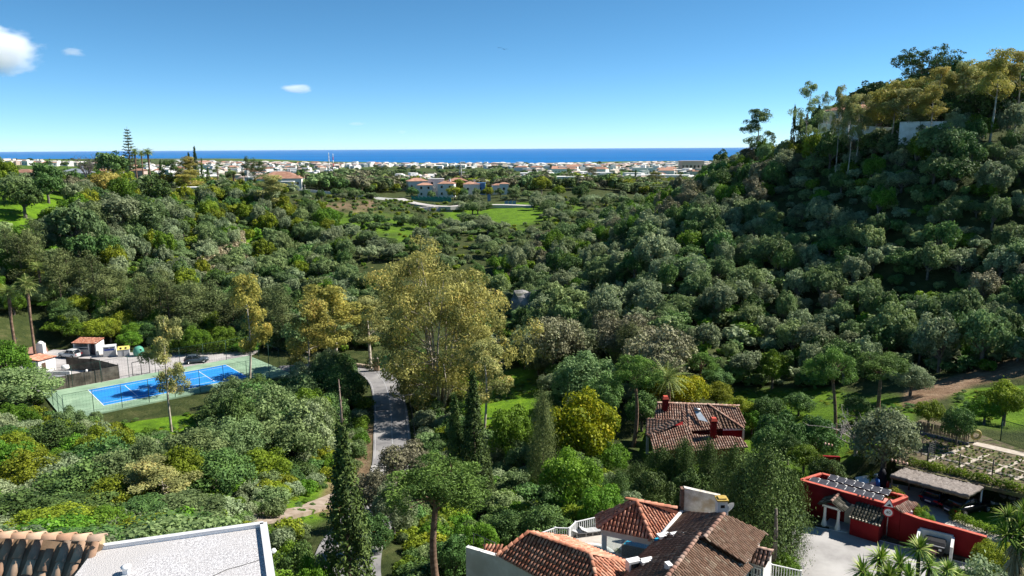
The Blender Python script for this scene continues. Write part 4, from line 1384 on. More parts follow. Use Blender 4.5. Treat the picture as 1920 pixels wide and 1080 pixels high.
# brown screen round a builder's corner
scr = thing('brown_screen_fence', 'brown reed screen fence round a storage corner by the court', 'fence', P_(223, 709))
SCRM = mat('brown_screen', (.10, .085, .07), (.20, .17, .14), .8, .95, .05, c3=(.07, .06, .05), s3=.5)
sp_ = [P_(92, 734), P_(224, 709), P_(223, 706.5), P_(172, 694), P_(126, 692)]
for a, b in ((0, 1), (2, 3), (3, 4)):
    n = max(2, int((sp_[b] - sp_[a]).length / 2.4))
    for k in range(n):
        q0, q1 = sp_[a].lerp(sp_[b], k / n), sp_[a].lerp(sp_[b], (k + 1) / n)
        z = CH + 2.25 + random.uniform(-.08, .08)
        o = wall_between(scr, 'screen_panel', q0, q1, CH - .1, z, z, .05, SCRM); o.location = -scr.location
    for k in range(n + 1):
        q0 = sp_[a].lerp(sp_[b], k / n) - scr.location
        MB().tube([q0, q0 + Vector((0, 0, 2.5))], .05, 6).build('post', DKMETAL, scr)
# white hut with terracotta roof, rubbish hut
def hut(name, label, corner_px, ex, depth, h, roofm, open_front=False):
    a, b = [P_(*p) for p in corner_px]
    ex_ = (b - a); wdt = ex_.length; ex_.normalize(); ey = Vector((-ex_.y, ex_.x, 0))
    rz = math.atan2(ex_.y, ex_.x)
    t = thing(name, label, 'hut', a, rz)
    return t, wdt, depth
t, w, d = hut('rubbish_hut', 'small white hut with orange tile roof and open front in the car park', ((139, 666), (179, 667)), 0, 2.6, 2.7, None)
w = 4.9
MB().box((.12, d / 2, 1.3), (.24, d, 2.6)).box((w - .12, d / 2, 1.35), (.24, d, 2.7)).box((w / 2, d - .12, 1.35), (w - .5, .22, 2.7)).build('wall', WHITE, t)
MB().box((w * .33, .1, .62), (w * .60, .16, 1.24)).build('front_panel', mat('hut_panel', (.42, .40, .37), (.5, .48, .45), 2), t)
MB().box((w * .66, .1, 1.2), (.14, .2, 2.4)).build('post', WHITE, t)
MB().box((w * .33, .1, 1.62), (w * .56, .05, .1)).build('bar', WHITE, t)
MB().box((w * .81, .6, 1.1), (w * .24, .08, 2.2)).build('door', mat('dark_door', (.02, .018, .03), None, 1, .5), t)
MB().box((w / 2, 1.0, .02), (w - .5, 1.8, .04)).build('floor', CONC, t)
roof_face(t, [(-.15, d + .1, 3.05), (w + .15, d + .1, 3.05), (w + .15, -.2, 2.55), (-.15, -.2, 2.55)], TILE_NEW, .28, .42)
t, w, d = hut('white_shed', 'white rendered shed with low orange roof at the car park edge', ((76, 703), (108, 692)), 0, 3.4, 2.6, None)
MB().box((1.8, 1.9, 1.25), (3.8, 3.6, 2.5)).build('wall', WHITE, t)
MB().box((1.0, .08, 1.0), (.9, .08, 2.0)).build('door', mat('brown_door', (.10, .06, .04), None, 1, .6), t)
roof_face(t, [(-.2, 3.9, 2.95), (3.9, 3.9, 2.75), (3.9, -.1, 2.5), (-.2, -.1, 2.7)], TILE_NEW, .28, .42)
t = thing('white_yard_wall', 'low white yard walls with a work bench beside the white shed', 'wall', P_(96, 716))
MB().box((0, 1.6, .75), (5.2, .22, 1.5)).build('back_wall', WHITE, t)
MB().box((-2.5, .2, .6), (.22, 2.6, 1.2)).build('side_wall', WHITE, t)
MB().box((1.4, .5, .9), (2.6, .8, .07)).build('bench_top', mat('bench_grey', (.30, .31, .34), None, 1, .6), t)
for s in (.25, 2.55): MB().box((s, .5, .43), (.1, .7, .86)).build('bench_leg', WOODM, t)
t = thing('round_stand', 'small white round stand on a dark leg inside the brown screen', 'stand', P_(124, 702))
MB().lathe([(.25, 0), (.08, .1), (.08, 1.0)]).build('leg', DKMETAL, t)
MB().lathe([(.55, 1.0), (.7, 1.15), (.62, 1.7), (.3, 1.75)]).build('head', WHITE, t)
t = thing('motor_scooter', 'parked white and dark motor scooter inside the brown screen', 'scooter', P_(168, 700), .4)
for x in (-.6, .6):
    w = MB()
    vs, fs, n = [], [], 14
    for r_, y in ((.12, -.05), (.26, -.06), (.28, 0), (.26, .06), (.12, .05)):
        for k in range(n): vs.append((x + r_ * math.cos(6.283 * k / n), y, .28 + r_ * math.sin(6.283 * k / n)))
    for i in range(4):
        for k in range(n): fs.append((i * n + k, i * n + (k + 1) % n, (i + 1) * n + (k + 1) % n, (i + 1) * n + k))
    w.add(vs, fs, True).build('wheel', TYRE, t)
loft([loop(.3, .16, -.2, .2, 12), loop(.62, .2, -.24, .22, 12), loop(.78, .15, -.2, .2, 12)]).build('seat_body', WHITE2, t).location = (-.45, 0, 0)
MB().box((.05, 0, .3), (.6, .3, .08)).build('footboard', BLACKP, t)
MB().tube([(.6, 0, .3), (.42, 0, .95)], .06, 6).tube([(.42, -.28, .98), (.42, .28, .98)], .025, 6).build('steering', BLACKP, t)
# containers
def container(name, label, px, size, kind):
    p = P_(*px)
    rz = math.atan2(court_x.y, court_x.x) - .32
    t = thing(name, label, 'container', p, rz, 'recycling containers in the car park')
    return t
t = container('recycling_container', 'white and grey box container with blue sign, left of three', (206, 668), None, 0)
GREYP = mat('grey_panel', (.42, .42, .42), (.5, .5, .5), 3, .6)
MB().box((0, .9, .95), (2.3, 1.7, 1.9)).build('body', WHITE2, t)
MB().box((0, .9, 1.96), (2.4, 1.8, .14)).build('lid', WHITE2, t)
MB().box((0, .035, .60), (2.1, .06, 1.0)).build('front_panel', GREYP, t)
MB().box((-.5, .03, 1.68), (.8, .06, .16)).build('slot', BLACKP, t); MB().box((.5, .03, 1.68), (.8, .06, .16)).build('slot', BLACKP, t)
MB().box((0, .03, 1.34), (1.8, .06, .34)).build('sign', mat('sign_blue', (.02, .05, .25), None, 1, .5), t)
t = container('recycling_container', 'grey container with a yellow top and two round openings', (232, 668), None, 1)
MB().prism([(-1.05, 0), (1.05, 0), (1.05, 1.5), (-1.05, 1.5)], 0, 1.35).build('body', GREYP, t)
MB().add([(-1.1, -.05, 1.35), (1.1, -.05, 1.35), (1.1, 1.55, 1.35), (-1.1, 1.55, 1.35), (-1, .45, 1.85), (1, .45, 1.85), (1, 1.4, 1.8), (-1, 1.4, 1.8)], [(0, 1, 5, 4), (4, 5, 6, 7), (2, 3, 7, 6), (1, 2, 6, 5), (3, 0, 4, 7), (3, 2, 1, 0)]).build('yellow_top', mat('yellow_lid', (.72, .60, .16), None, 1, .5), t)
for x in (-.45, .45):
    MB().add([(x + .22 * math.cos(6.283 * k / 14), .19 + .16 * math.sin(6.283 * k / 14), 1.61 + .17 * math.sin(6.283 * k / 14)) for k in range(14)], [tuple(range(14))]).build('opening', BLACKP, t)
MB().box((0, -.02, .65), (.06, .05, 1.2)).build('seam', BLACKP, t)
t = container('bottle_bank', 'green domed bottle bank, right of the three containers', (260, 668), None, 2)
GB = mat('bottle_green', (.08, .28, .20), (.10, .33, .24), 2, .5)
MB().lathe([(.75, 0), (.95, .15), (1.05, .7), (1.0, 1.15), (.8, 1.6), (.45, 1.85), (.1, 1.92)], (0, .8, 0), 20).build('body', GB, t)
MB().lathe([(.2, -.02), (.2, .05)], (-.3, .8, 1.9), 12).build('lifting_ring', DKMETAL, t)
MB().box((.45, .05, 1.25), (.34, .3, .34)).build('opening', BLACKP, t)
# cars
SILVER = paint('white_silver_paint', (.62, .63, .63), .2)
GREYC = paint('slate_grey_paint', (.10, .125, .16), .5)
NAVY = paint('navy_paint', (.015, .022, .07), .4)
BLACKC = paint('black_paint', (.010, .010, .014), .4)
a, b = P_(112, 668), P_(150, 671)
car('parked_car', 'white estate car parked in front of the orange-roofed hut', a.lerp(b, .5), a - b, SILVER, 4.7, 1.9, 1.66)
a, b = P_(345, 683), P_(387, 679)
car('parked_car', 'slate grey hatchback parked on the car park beside the tennis court', a.lerp(b, .5) + Vector((0, .6, 0)), b - a, GREYC, 4.5, 1.85, 1.6)
a, b = P_(20, 650), P_(38, 642)
car('parked_car', 'dark blue car parked in the shade at the far left drive', a.lerp(b, .5), b - a, NAVY, 4.4, 1.8, 1.5, False)
t = thing('entrance_pillar', 'white pillar with rounded cap beside the car park', 'pillar', P_(78, 662))
MB().box((0, 0, 1.0), (1.4, 1.0, 2.0)).build('shaft', WHITE, t)
MB().lathe([(.7, 2.0), (.55, 2.25), (.15, 2.5)], n=12).build('cap', WHITE, t)
sheet('drive_paving', [P_(0, 655), P_(10, 617), P_(70, 617), P_(90, 655), P_(60, 668)], mat('brick_drive', (.30, .15, .11), (.40, .23, .18), 2, .9), -.15, .3)

# ------------------------------------------------------------------ valley road
rd = tag(ribbon('road', ROADP, 2.55, ASPH, 0, .4), kind='structure')
PALEROAD = [p for p in ROADP if 78 < p.y < 91]
tag(ribbon('road_apron', PALEROAD, 2.62, CONC, .006, .3), kind='structure')
cl = [p for p in ROADP if 92 < p.y < 136]
LINEM = mat('worn_road_paint', (.40, .40, .40), (.26, .26, .27), 1.5, .9, lo=.35, hi=.75)
for off in (0.0, -2.3, 2.3):
    l, r_ = ribbon_pts(cl, off)
    tag(ribbon('road_marking', [Vector(p) for p in r_], .055, LINEM, .005, .02), kind='structure')
rail_path = ribbon_pts([p for p in ROADP if 88 < p.y < 130], 3.1)[0]
left_ = ribbon_pts([p for p in ROADP if 88 < p.y < 130], 3.1)
side = left_[0] if left_[0][0].x > left_[1][0].x else left_[1]
t = thing('road_railing', 'black metal railing along the right edge of the valley road', 'railing', side[0])
pm = MB().tube([(0, 0, -.3), (0, 0, 1.0)], .05, 6).mesh('post'); pm.materials.append(DKMETAL)
for i in range(0, len(side), 1):
    p = link('post', pm, None, t); p.location = side[i] - side[0]
for z in (.5, .95):
    MB().tube([p - side[0] + Vector((0, 0, z)) for p in side], .045, 6).build('rail', DKMETAL, t)
gp = at_h(706, 694, -40.4)
t = thing('garden_gate', 'green metal gate hung on a brick pillar at the road bend', 'gate', gp)
MB().box((0, 0, 1.1), (1.0, .8, 2.2)).build('pillar', mat('ochre_brick', (.36, .24, .14), (.48, .34, .22), 3, .9), t)
MB().box((0, 0, 2.26), (1.15, .95, .12)).build('pillar_cap', STONE, t)
GRN = mat('gate_green', (.02, .17, .06), (.03, .21, .08), 2, .5)
m = MB()
for k in range(9):
    x = .65 + k * .22
    m.box((x, .15 + .04 * k, 1.15 + .06 * k), (.16, .05, 1.7 + .12 * k))
m.build('gate_leaf', GRN, t)
MB().tube([(.55, .15, 1.95), (1.5, .3, 2.5), (2.5, .5, 2.75)], .06, 6).tube([(.55, .15, .35), (2.5, .5, .35)], .06, 6).build('gate_frame', GRN, t)
t = thing('low_wall', 'low pale stone wall beside the road bend left of the gate', 'wall', at_h(655, 684, -40.5))
w0, w1 = at_h(640, 683, -40.5), at_h(698, 691, -40.5)
for k in range(7):
    o = wall_between(t, 'stone', w0.lerp(w1, k / 7 + .01), w0.lerp(w1, (k + 1) / 7 - .01), -40.8, -39.9, -39.92, .4, mat('ochre_stone', (.36, .28, .2), (.5, .42, .32), 3, .9)); o.location = -t.location
# dirt track to the lower left
TRK = smooth_path([(-15.5, 84, -37.5), (-17.5, 76, -35.4), (-19.5, 68, -33.4), (-22, 61, -31.6), (-26, 55, -29.6)])
for p in TRK: p.z = tz(p.x, p.y) + .12
tag(ribbon('dirt_track', TRK, 1.3, mat('track_earth', (.25, .19, .14), (.38, .31, .25), .8, .95), .05, .5), kind='structure')
# ------------------------------------------------------------------ helpers for houses seen from above
def rel(t, *pts):                                 # world points into the thing's frame (unrotated things)
    return [Vector(p) - t.location for p in pts]
def px3(*uvh):                                    # pixel + height triples
    return [at_h(u, v, h) for u, v, h in uvh]
def balustrade(name, label, pts, h, mt, step=.16, rb=.022, post_every=None, group=None):
    t = thing(name, label, 'railing', pts[0], 0, group)
    o = Vector(pts[0])
    bm_ = MB().box((0, 0, h * .5), (rb * 2, rb * 2, h - .12)).mesh('baluster'); bm_.materials.append(mt)
    pm_ = MB().box((0, 0, h * .5 + .03), (.12, .12, h + .06)).mesh('post'); pm_.materials.append(mt)
    for i in range(len(pts) - 1):
        a, b = Vector(pts[i]), Vector(pts[i + 1])
        d = b - a; n = max(2, int(d.length / step)); rz = math.atan2(d.y, d.x)
        for z in (h, .08):
            mid = (a + b) / 2 - o
            x = MB().box((0, 0, 0), (d.length, .07, .06)).build('rail', mt, t); x.location = mid + Vector((0, 0, z)); x.rotation_euler = (0, -math.atan2(d.z, math.hypot(d.x, d.y)), rz)
        for k in range(1, n):
            x = link('baluster', bm_, None, t); x.location = a.lerp(b, k / n) - o; x.rotation_euler = (0, 0, rz)
        for p in ([a] if i < len(pts) - 2 else [a, b]):
            x = link('post', pm_, None, t); x.location = p - o; x.rotation_euler = (0, 0, rz)
    return t
def window(parent, c, rz, w, h, nx=2, ny=2, fm=None, name='window'):
    """framed window; c centre, facing -y of its own frame"""
    fm = fm or WHITE2
    g = MB().box((0, .03, 0), (w, .04, h)).build(name, GLASSD, parent)
    g.location = c; g.rotation_euler = (0, 0, rz)
    f = MB()
    for s in (-1, 1):
        f.box((s * (w / 2 - .03), 0, 0), (.07, .08, h)); f.box((0, .002, s * (h / 2 - .03)), (w - .06, .08, .07))
    for k in range(1, nx): f.box((-w / 2 + w * k / nx, .004, 0), (.045, .06, h - .1))
    for k in range(1, ny): f.box((0, .006, -h / 2 + h * k / ny), (w - .1, .05, .045))
    f.build('frame', fm, g)
    return g

# ------------------------------------------------------------------ villa below the camera
vb = at_h(1200, 1010, VH)
villa = thing('villa', 'white villa with red and brown tiled roofs, nearest the viewer', 'house', vb)
def vface(uvh, tm, single=0, pitch=.25):
    return roof_face(villa, rel(villa, *px3(*uvh)), tm, pitch, .40, single)
def vcap(a, b, tm, r0=.15):
    ridge_caps(villa, *rel(villa, *px3(a, b)), tm, r0)
A_r0, A_r1 = (992, 998, -24.1), (1106, 1038, -24.1)
A_e0, A_e1 = (931, 1043, -25.55), (1052, 1102, -25.55)
A_hip = (1128, 1130, -25.55); A_far = (1172, 1054, -25.3)
vface([A_r0, A_r1, A_hip, A_e1, A_e0], TILE_NEW, 300)
vface([A_r1, A_far, (1162, 1110, -25.5), A_hip], TILE_NEW)
vface([A_r0, A_r1, A_far, (1060, 1004, -25.4)], TILE_NEW)
vcap(A_r0, A_r1, TILE_NEW); vcap(A_r1, A_hip, TILE_NEW); vcap(A_r1, A_far, TILE_NEW); vcap(A_e0, A_r0, TILE_NEW)
# pavilion
B_a, B_b = (1193, 939, -23.4), (1173, 935, -23.4)
B_l, B_r = (1120, 990, -25.0), (1222, 1011, -25.0)
vface([B_a, B_r, B_l], TILE_NEW)
vface([B_b, B_a, B_l, (1118, 966, -25.0)], TILE_NEW)
vface([B_a, (1268, 953, -23.9), (1278, 959, -24.5), (1238, 1006, -25.0), B_r], TILE_NEW, 0, .22)
vcap(B_a, B_l, TILE_NEW); vcap(B_a, B_r, TILE_NEW); vcap(B_a, (1268, 953, -23.9), TILE_NEW); vcap(B_b, B_a, TILE_NEW)
# main ridges
C0, C1 = (1358, 963, -23.1), (1320, 1009, -23.1)
vface([C0, C1, (1238, 1008, -24.6), (1281, 959, -24.6)], TILE_OLD, 0, .22)
vface([C0, (1434, 998, -24.7), (1398, 1056, -24.7), C1], TILE_OLD, 0, .22)
vcap(C0, C1, TILE_PINK)
D0, D1 = (1313, 1001, -23.3), (1240, 1096, -23.3)
vface([D0, D1, (1150, 1120, -25.1), (1190, 1052, -25.1), (1230, 1013, -24.8)], TILE_OLD, 0, .22)
vface([D0, (1408, 1060, -25.2), (1352, 1140, -25.2), D1], TILE_OLD, 0, .22)
vcap(D0, D1, TILE_PINK)
# small roof at the right end
vface([(1384, 1018, -24.9), (1449, 1034, -24.9), (1434, 1062, -25.5), (1392, 1049, -25.5)], TILE_PINK, 0, .26)
vcap((1384, 1018, -24.9), (1449, 1034, -24.9), TILE_PINK, .12)
# walls under the roofs
def vprism(uvh, top, name, m):
    P = px3(*uvh)
    return MB().prism([(p.x - vb.x, p.y - vb.y) for p in P], -.1, top - VH).build(name, m, villa)
vw = px3((871, 1025, -25.6), (931, 1043, -25.6), (1052, 1103, -25.6))
for i, (a, b) in enumerate(((vw[0], vw[1]), (vw[1], vw[2]))):
    o = wall_between(villa, 'outer_wall', a + Vector((.15, .12, 0)), b + Vector((.15, .12, 0)), -31.5, -25.62, -25.62, .3, WHITE); o.location = -vb
vprism([(1392, 1046, -25.6), (1432, 1060, -25.6), (1447, 1036, -25.6), (1388, 1024, -25.6)], -25.65, 'end_wall', WHITE)
vprism([(1238, 1012, -25.2), (1386, 1056, -25.2), (1350, 1100, -25.2), (1250, 1100, -25.2)], -25.3, 'main_wall', WHITE)
vprism([(1300, 972, -24.8), (1360, 975, -24.8), (1425, 1003, -24.8), (1395, 1048, -24.8), (1330, 1025, -24.8), (1270, 1002, -24.8)], -24.95, 'back_wall', WHITE)
# end windows
wa, wb_ = at_h(1394, 1049, -25.6), at_h(1432, 1061, -25.6)
dxy = (wb_ - wa); rzw = math.atan2(dxy.y, dxy.x)
for k in (.28, .70):
    p = wa.lerp(wb_, k) - vb + Vector((0, -.03, -.75))
    window(villa, p, rzw, dxy.length * .36, 1.0)
# old stone gable, chimney, dish
ga, gb = at_h(1281, 958, -24.5), at_h(1350, 958, -24.5)
OLDST = mat('worn_limewash', (.42, .38, .32), (.62, .59, .54), 1.6, .92, .1, c3=(.36, .27, .17), s3=.9, bump=.4)
o = wall_between(villa, 'stone_gable', ga, gb, -25.6, -22.75, -23.35, .35, OLDST); o.location = -vb
m = MB()
for k in range(15):
    m.box((ga.x - vb.x - .12, ga.y - vb.y, -24.6 - VH + k * .125), (.22, .45, .085))
m.build('brick_edge', mat('dark_brick', (.15, .085, .06), (.25, .15, .11), 4), villa)
cp_ = at_h(1352, 962, -23.4)
ch = MB().box((cp_.x - vb.x, cp_.y - vb.y, -23.3 - VH), (.62, .62, 1.7)).build('chimney', WHITE, villa)
MB().box((cp_.x - vb.x, cp_.y - vb.y, -22.41 - VH), (.74, .74, .1)).box((cp_.x - vb.x, cp_.y - vb.y, -22.32 - VH), (.5, .5, .1)).build('chimney_cap', mat('lichen_cap', (.42, .28, .05), (.5, .36, .12), 5), ch)
MB().box((cp_.x - vb.x, cp_.y - vb.y - .312, -22.8 - VH), (.26, .02, .2)).build('flue_opening', BLACKP, ch)
dpt = at_h(1366, 950, -23.2)
dish = thing('satellite_dish', 'pale grey satellite dish behind the white villa chimney', 'dish', dpt)
vs, fs = [(0, .08, 0)], []
for i, r_ in enumerate((.18, .32, .42)):
    for k in range(18):
        vs.append((r_ * math.cos(6.283 * k / 18), .08 - r_ * r_ * .8, r_ * math.sin(6.283 * k / 18)))
for k in range(18):
    k2 = (k + 1) % 18
    fs.append((0, 1 + k, 1 + k2))
    for i in (0, 1): fs.append((1 + i * 18 + k, 1 + (i + 1) * 18 + k, 1 + (i + 1) * 18 + k2, 1 + i * 18 + k2))
d_ = MB().add(vs, fs, True).build('reflector', mat('dish_grey', (.5, .51, .52), None, 1, .5), dish); d_.rotation_euler = (.35, 0, .5)
MB().tube([(0, .1, -.9), (0, .12, 0)], .03, 6).build('mast', METAL, dish)
MB().tube([(0, 0, -.35), (.05, -.4, .05)], .015, 5).build('arm', METAL, dish)
# roof lights, vents and valley flashing
def roof_box(name, u, v, h, size, m, rz=.35, lid=None):
    p = at_h(u, v, h)
    o = MB().box((0, 0, 0), size).build(name, m, villa); o.location = p - vb; o.rotation_euler = (0, 0, rz)
    return o
for u in (1188, 1213):
    p = at_h(u, 1058, -24.7)
    o = roof_box('dormer', u, 1058, -24.72, (.85, .5, .62), WHITE2)
    MB().box((0, -.26, -.02), (.6, .03, .4)).build('pane', GLASSD, o)
for u, v, h, s in ((1246, 1004, -24.45, (.9, .5, .18)), (1272, 1002, -24.2, (.95, .5, .18)), (1290, 1001, -23.9, (.5, .35, .12)), (1330, 1012, -23.75, (.6, .35, .18)), (1306, 1026, -23.75, (.45, .3, .12)), (1254, 1064, -23.45, (.3, .5, .5)), (1386, 1060, -25.0, (.25, .3, .3))):
    roof_box('vent_box', u, v, h, s, WHITE2, .3)
va, vb2 = at_h(1279, 959, -24.48), at_h(1237, 1007, -24.55)
MB().tube(rel(villa, va + Vector((0, 0, .06)), vb2 + Vector((0, 0, .06))), .12, 6).build('valley_flashing', WHITE2, villa)
# terrace and pavilion
TH = -27.3
terr_px = [(1005, 1022), (1041, 1012), (1067, 1013), (1079, 1002), (1135, 987), (1240, 1020), (1205, 1075), (1100, 1060)]
tp = [at_h(u, v, TH) for u, v in terr_px]
o = MB().prism([(p.x - vb.x, p.y - vb.y) for p in tp], -.3, TH - VH).build('terrace', PAVE, villa)
balustrade('terrace_balustrade', 'white balustrade round the villa terrace', [at_h(u, v, TH) for u, v in ((1012, 1024), (1041, 1013), (1067, 1014), (1079, 1002), (1137, 988))], .95, WHITE2)
def post_px(u, v, h0, h1, s, name, m=WHITE):
    p = at_h(u, v, h0) - vb
    MB().box((p.x, p.y, (h0 + h1) / 2 - VH), (s, s, h1 - h0)).build(name, m, villa)
e0, e1 = at_h(*B_l), at_h(*B_r)
dn_ = (at_h(*B_a) - (e0 + e1) / 2); dn_.z = 0; dn_.normalize()
q0, q1 = e0 + dn_ * .35, e1 + dn_ * .35
q0 = q0.lerp(q1, .03)
o = wall_between(villa, 'beam', q0, q1, -25.55, -25.08, -25.08, .3, WHITE); o.location = -vb
for f, s in ((.06, .32), (.97, .34)):
    p = q0.lerp(q1, f) - vb
    MB().box((p.x, p.y, (TH - 25.5) / 2 - VH), (s, s, -25.5 - TH)).build('column', WHITE, villa)
ex = (q1 - q0).normalized()
GLASS = bpy.data.materials.new('clear_glass'); GLASS.use_nodes = True
_b = GLASS.node_tree.nodes['Principled BSDF']; _b.inputs['Base Color'].default_value = (.75, .85, .87, 1); _b.inputs['Roughness'].default_value = .02; _b.inputs['Transmission Weight'].default_value = .85; _b.inputs['IOR'].default_value = 1.1
for k in range(6):
    a, b = q0.lerp(q1, .12 + k * .135), q0.lerp(q1, .12 + (k + 1) * .135 - .006)
    o = wall_between(villa, 'glass_pane', a, b, TH + .02, -25.56, -25.56, .02, GLASS); o.location = -vb
# indoor pool and panelling behind the glass
ip = [q0.lerp(q1, .30) + dn_ * .8, q0.lerp(q1, .88) + dn_ * .8, q0.lerp(q1, .88) + dn_ * 3.2, q0.lerp(q1, .30) + dn_ * 3.2]
POOL = mat('pool_water', (.02, .30, .48), (.03, .38, .56), 1, .1, .4)
MB().prism([(p.x - vb.x, p.y - vb.y) for p in ip], TH - VH - .05, TH - VH + .85).build('pool_surround', mat('timber_panel', (.20, .12, .06), (.27, .17, .09), 3), villa)
ip2 = [p.lerp(sum(ip, Vector()) / 4, .06) for p in ip]
MB().prism([(p.x - vb.x, p.y - vb.y) for p in ip2], TH - VH + .5, TH - VH + .87).build('pool_water', POOL, villa)
w1 = ip[3] + dn_ * .6; w2 = ip[2] + dn_ * .6
o = wall_between(villa, 'blue_wall', w1, w2, TH, -25.3, -25.3, .2, mat('blue_tile_wall', (.03, .22, .36), (.04, .28, .44), 2, .4)); o.location = -vb
# loungers, jacuzzi ring
for i, (u, v) in enumerate(((1094, 1003), (1111, 1001))):
    p = at_h(u, v, TH)
    t = thing('sun_lounger', ('grey sun lounger nearer the balustrade corner on the terrace', 'grey sun lounger with curled foot nearer the pavilion')[i], 'sun lounger', p, .25)
    vs = []
    prof = [(-.95, .62), (-.45, .34), (.1, .32), (.7, .34), (.95, .30), (1.02, .12)]
    n = len(prof)
    vs = [(x, s * .32, z) for s in (-1, 1) for x, z in prof] + [(x, s * .32, z - .05) for s in (-1, 1) for x, z in prof]
    fs = [(k, k + 1, n + k + 1, n + k) for k in range(n - 1)] + [(2 * n + k, 3 * n + k, 3 * n + k + 1, 2 * n + k + 1) for k in range(n - 1)]
    fs += [(k, 2 * n + k, 2 * n + k + 1, k + 1) for k in range(n - 1)] + [(n + k, n + k + 1, 3 * n + k + 1, 3 * n + k) for k in range(n - 1)]
    MB().add(vs, fs).build('bed', mat('lounger_grey', (.42, .42, .42), None, 1, .7), t)
    for x in (-.6, .6):
        for y in (-.28, .28): MB().box((x, y, .15), (.05, .05, .3)).build('leg', METAL, t)
jp = at_h(1108, 1052, TH)
t = thing('jacuzzi', 'round pale jacuzzi set in the villa terrace', 'jacuzzi', jp)
m = MB(); vs, fs, n = [], [], 32
for r_, z in ((1.7, 0), (1.7, .42), (1.35, .42), (1.3, .05)):
    for k in range(n): vs.append((r_ * math.cos(6.283 * k / n), r_ * math.sin(6.283 * k / n), z))
for i in range(3):
    for k in range(n): fs.append((i * n + k, i * n + (k + 1) % n, (i + 1) * n + (k + 1) % n, (i + 1) * n + k))
m.add(vs, fs, True).build('rim', mat('pale_stone', (.55, .53, .50), (.62, .6, .57), 2), t)
MB().lathe([(1.32, .1), (1.32, .3)], n=32).build('water', POOL, t)
# planter shrub by the pavilion is set with the other plants; railings and forecourt
balustrade('villa_railing', 'white railing at the villa right corner above the lane', [at_h(u, v, -27.8) for u, v in ((1444, 1083), (1500, 1096))], .95, WHITE2)
t = thing('terrace_railing', 'thin dark railing on top of the white villa wall', 'railing', at_h(886, 1018, -25.5))
ra, rb_ = at_h(888, 1022, -25.6), at_h(929, 1041, -25.6)
for f in (0, .5, 1):
    q = ra.lerp(rb_, f) - t.location
    MB().tube([q, q + Vector((0, 0, .85))], .03, 6).build('post', DKMETAL, t)
MB().tube([ra - t.location + Vector((0, 0, .84)), rb_ - t.location + Vector((0, 0, .84))], .025, 6).build('rail', DKMETAL, t)
lt = [at_h(u, v, h) for u, v, h in ((905, 1020, -25.75), (942, 1022, -25.65), (936, 1038, -25.9), (912, 1034, -25.95))]
roof_face(villa, rel(villa, *lt), TILE_NEW, .25, .4)

# ------------------------------------------------------------------ red house on the lawn
hb = at_h(1300, 838, HH)
house = thing('red_house', 'dark red bungalow with faded tile roofs and two red chimneys', 'house', hb)
def hface(uvh, tm=TILE_PINK, pitch=.3):
    return roof_face(house, rel(house, *px3(*uvh)), tm, pitch, .5)
ze, zr = -34.5, -32.6
hface([(1289, 757, zr), (1326, 757, zr), (1354, 804, ze), (1293, 808, ze)])
hface([(1326, 757, zr), (1394, 803, ze), (1354, 804, ze)], TILE_OLD, .42)
hface([(1326, 757, zr), (1386, 762, zr - .25), (1397, 797, ze), (1394, 803, ze)])
hface([(1232, 755, zr), (1289, 757, zr), (1286, 787, -33.8), (1226, 784, -33.8)])
hface([(1213, 784, -33.9), (1284, 786, -33.1), (1219, 820, -34.7), (1211, 816, -34.7)])
hface([(1284, 786, -33.1), (1294, 808, -34.4), (1300, 838, -35.2), (1225, 846, -35.2), (1219, 820, -34.7)])
hface([(1293, 815, -34.95), (1390, 818, -34.95), (1403, 840, -35.7), (1296, 846, -35.7)])
hface([(1291, 757, zr - .02), (1297, 808, ze - .04), (1281, 792, -33.75), (1280, 770, -33.2)])
WPINK = mat('ridge_mortar', (.52, .40, .33), (.62, .52, .45), 3)
for a, b in (((1326, 757, zr + .05), (1394, 803, ze + .05)), ((1289, 757, zr + .05), (1293, 808, ze + .05)), ((1232, 755, zr + .05), (1386, 761, zr - .1)), ((1284, 786, -33.05), (1219, 820, -34.62))):
    ridge_caps(house, *rel(house, *px3(a, b)), TILE_PINK, .17, .5)
def hprism(uvh, top, name, m, base=-37.3):
    P = px3(*uvh)
    return MB().prism([(p.x - hb.x, p.y - hb.y) for p in P], base - HH, top - HH).build(name, m, house)
hprism([(1228, 812, -34.9), (1294, 806, -34.9), (1390, 803, -34.9), (1386, 775, -34.9), (1240, 770, -34.9)], -35.3, 'wall', RED)
hprism([(1226, 842, -35.5), (1300, 838, -35.5), (1396, 838, -35.7), (1392, 818, -35.5), (1225, 822, -35.5)], -35.75, 'front_wall', RED)
wl, wr_ = at_h(1355, 805, -34.62), at_h(1392, 804, -34.62)
o = wall_between(house, 'end_wall', wl, wr_, -36.5, -34.66, -34.66, .2, RED); o.location = -hb
o = wall_between(house, 'white_trim', wl + Vector((0, -.06, 0)), wr_ + Vector((.1, -.06, 0)), -34.72, -34.52, -34.52, .3, WHITE2); o.location = -hb
p = wr_ - hb; MB().box((p.x + .1, p.y - .05, -35.4 - HH), (.25, .25, 1.5)).build('white_corner', WHITE2, house)
p = at_h(1214, 832, -36.0) - hb; MB().box((p.x, p.y, .9), (.3, .3, 2.6)).build('porch_column', mat('pale_blue_white', (.55, .60, .68), None, 1), house)
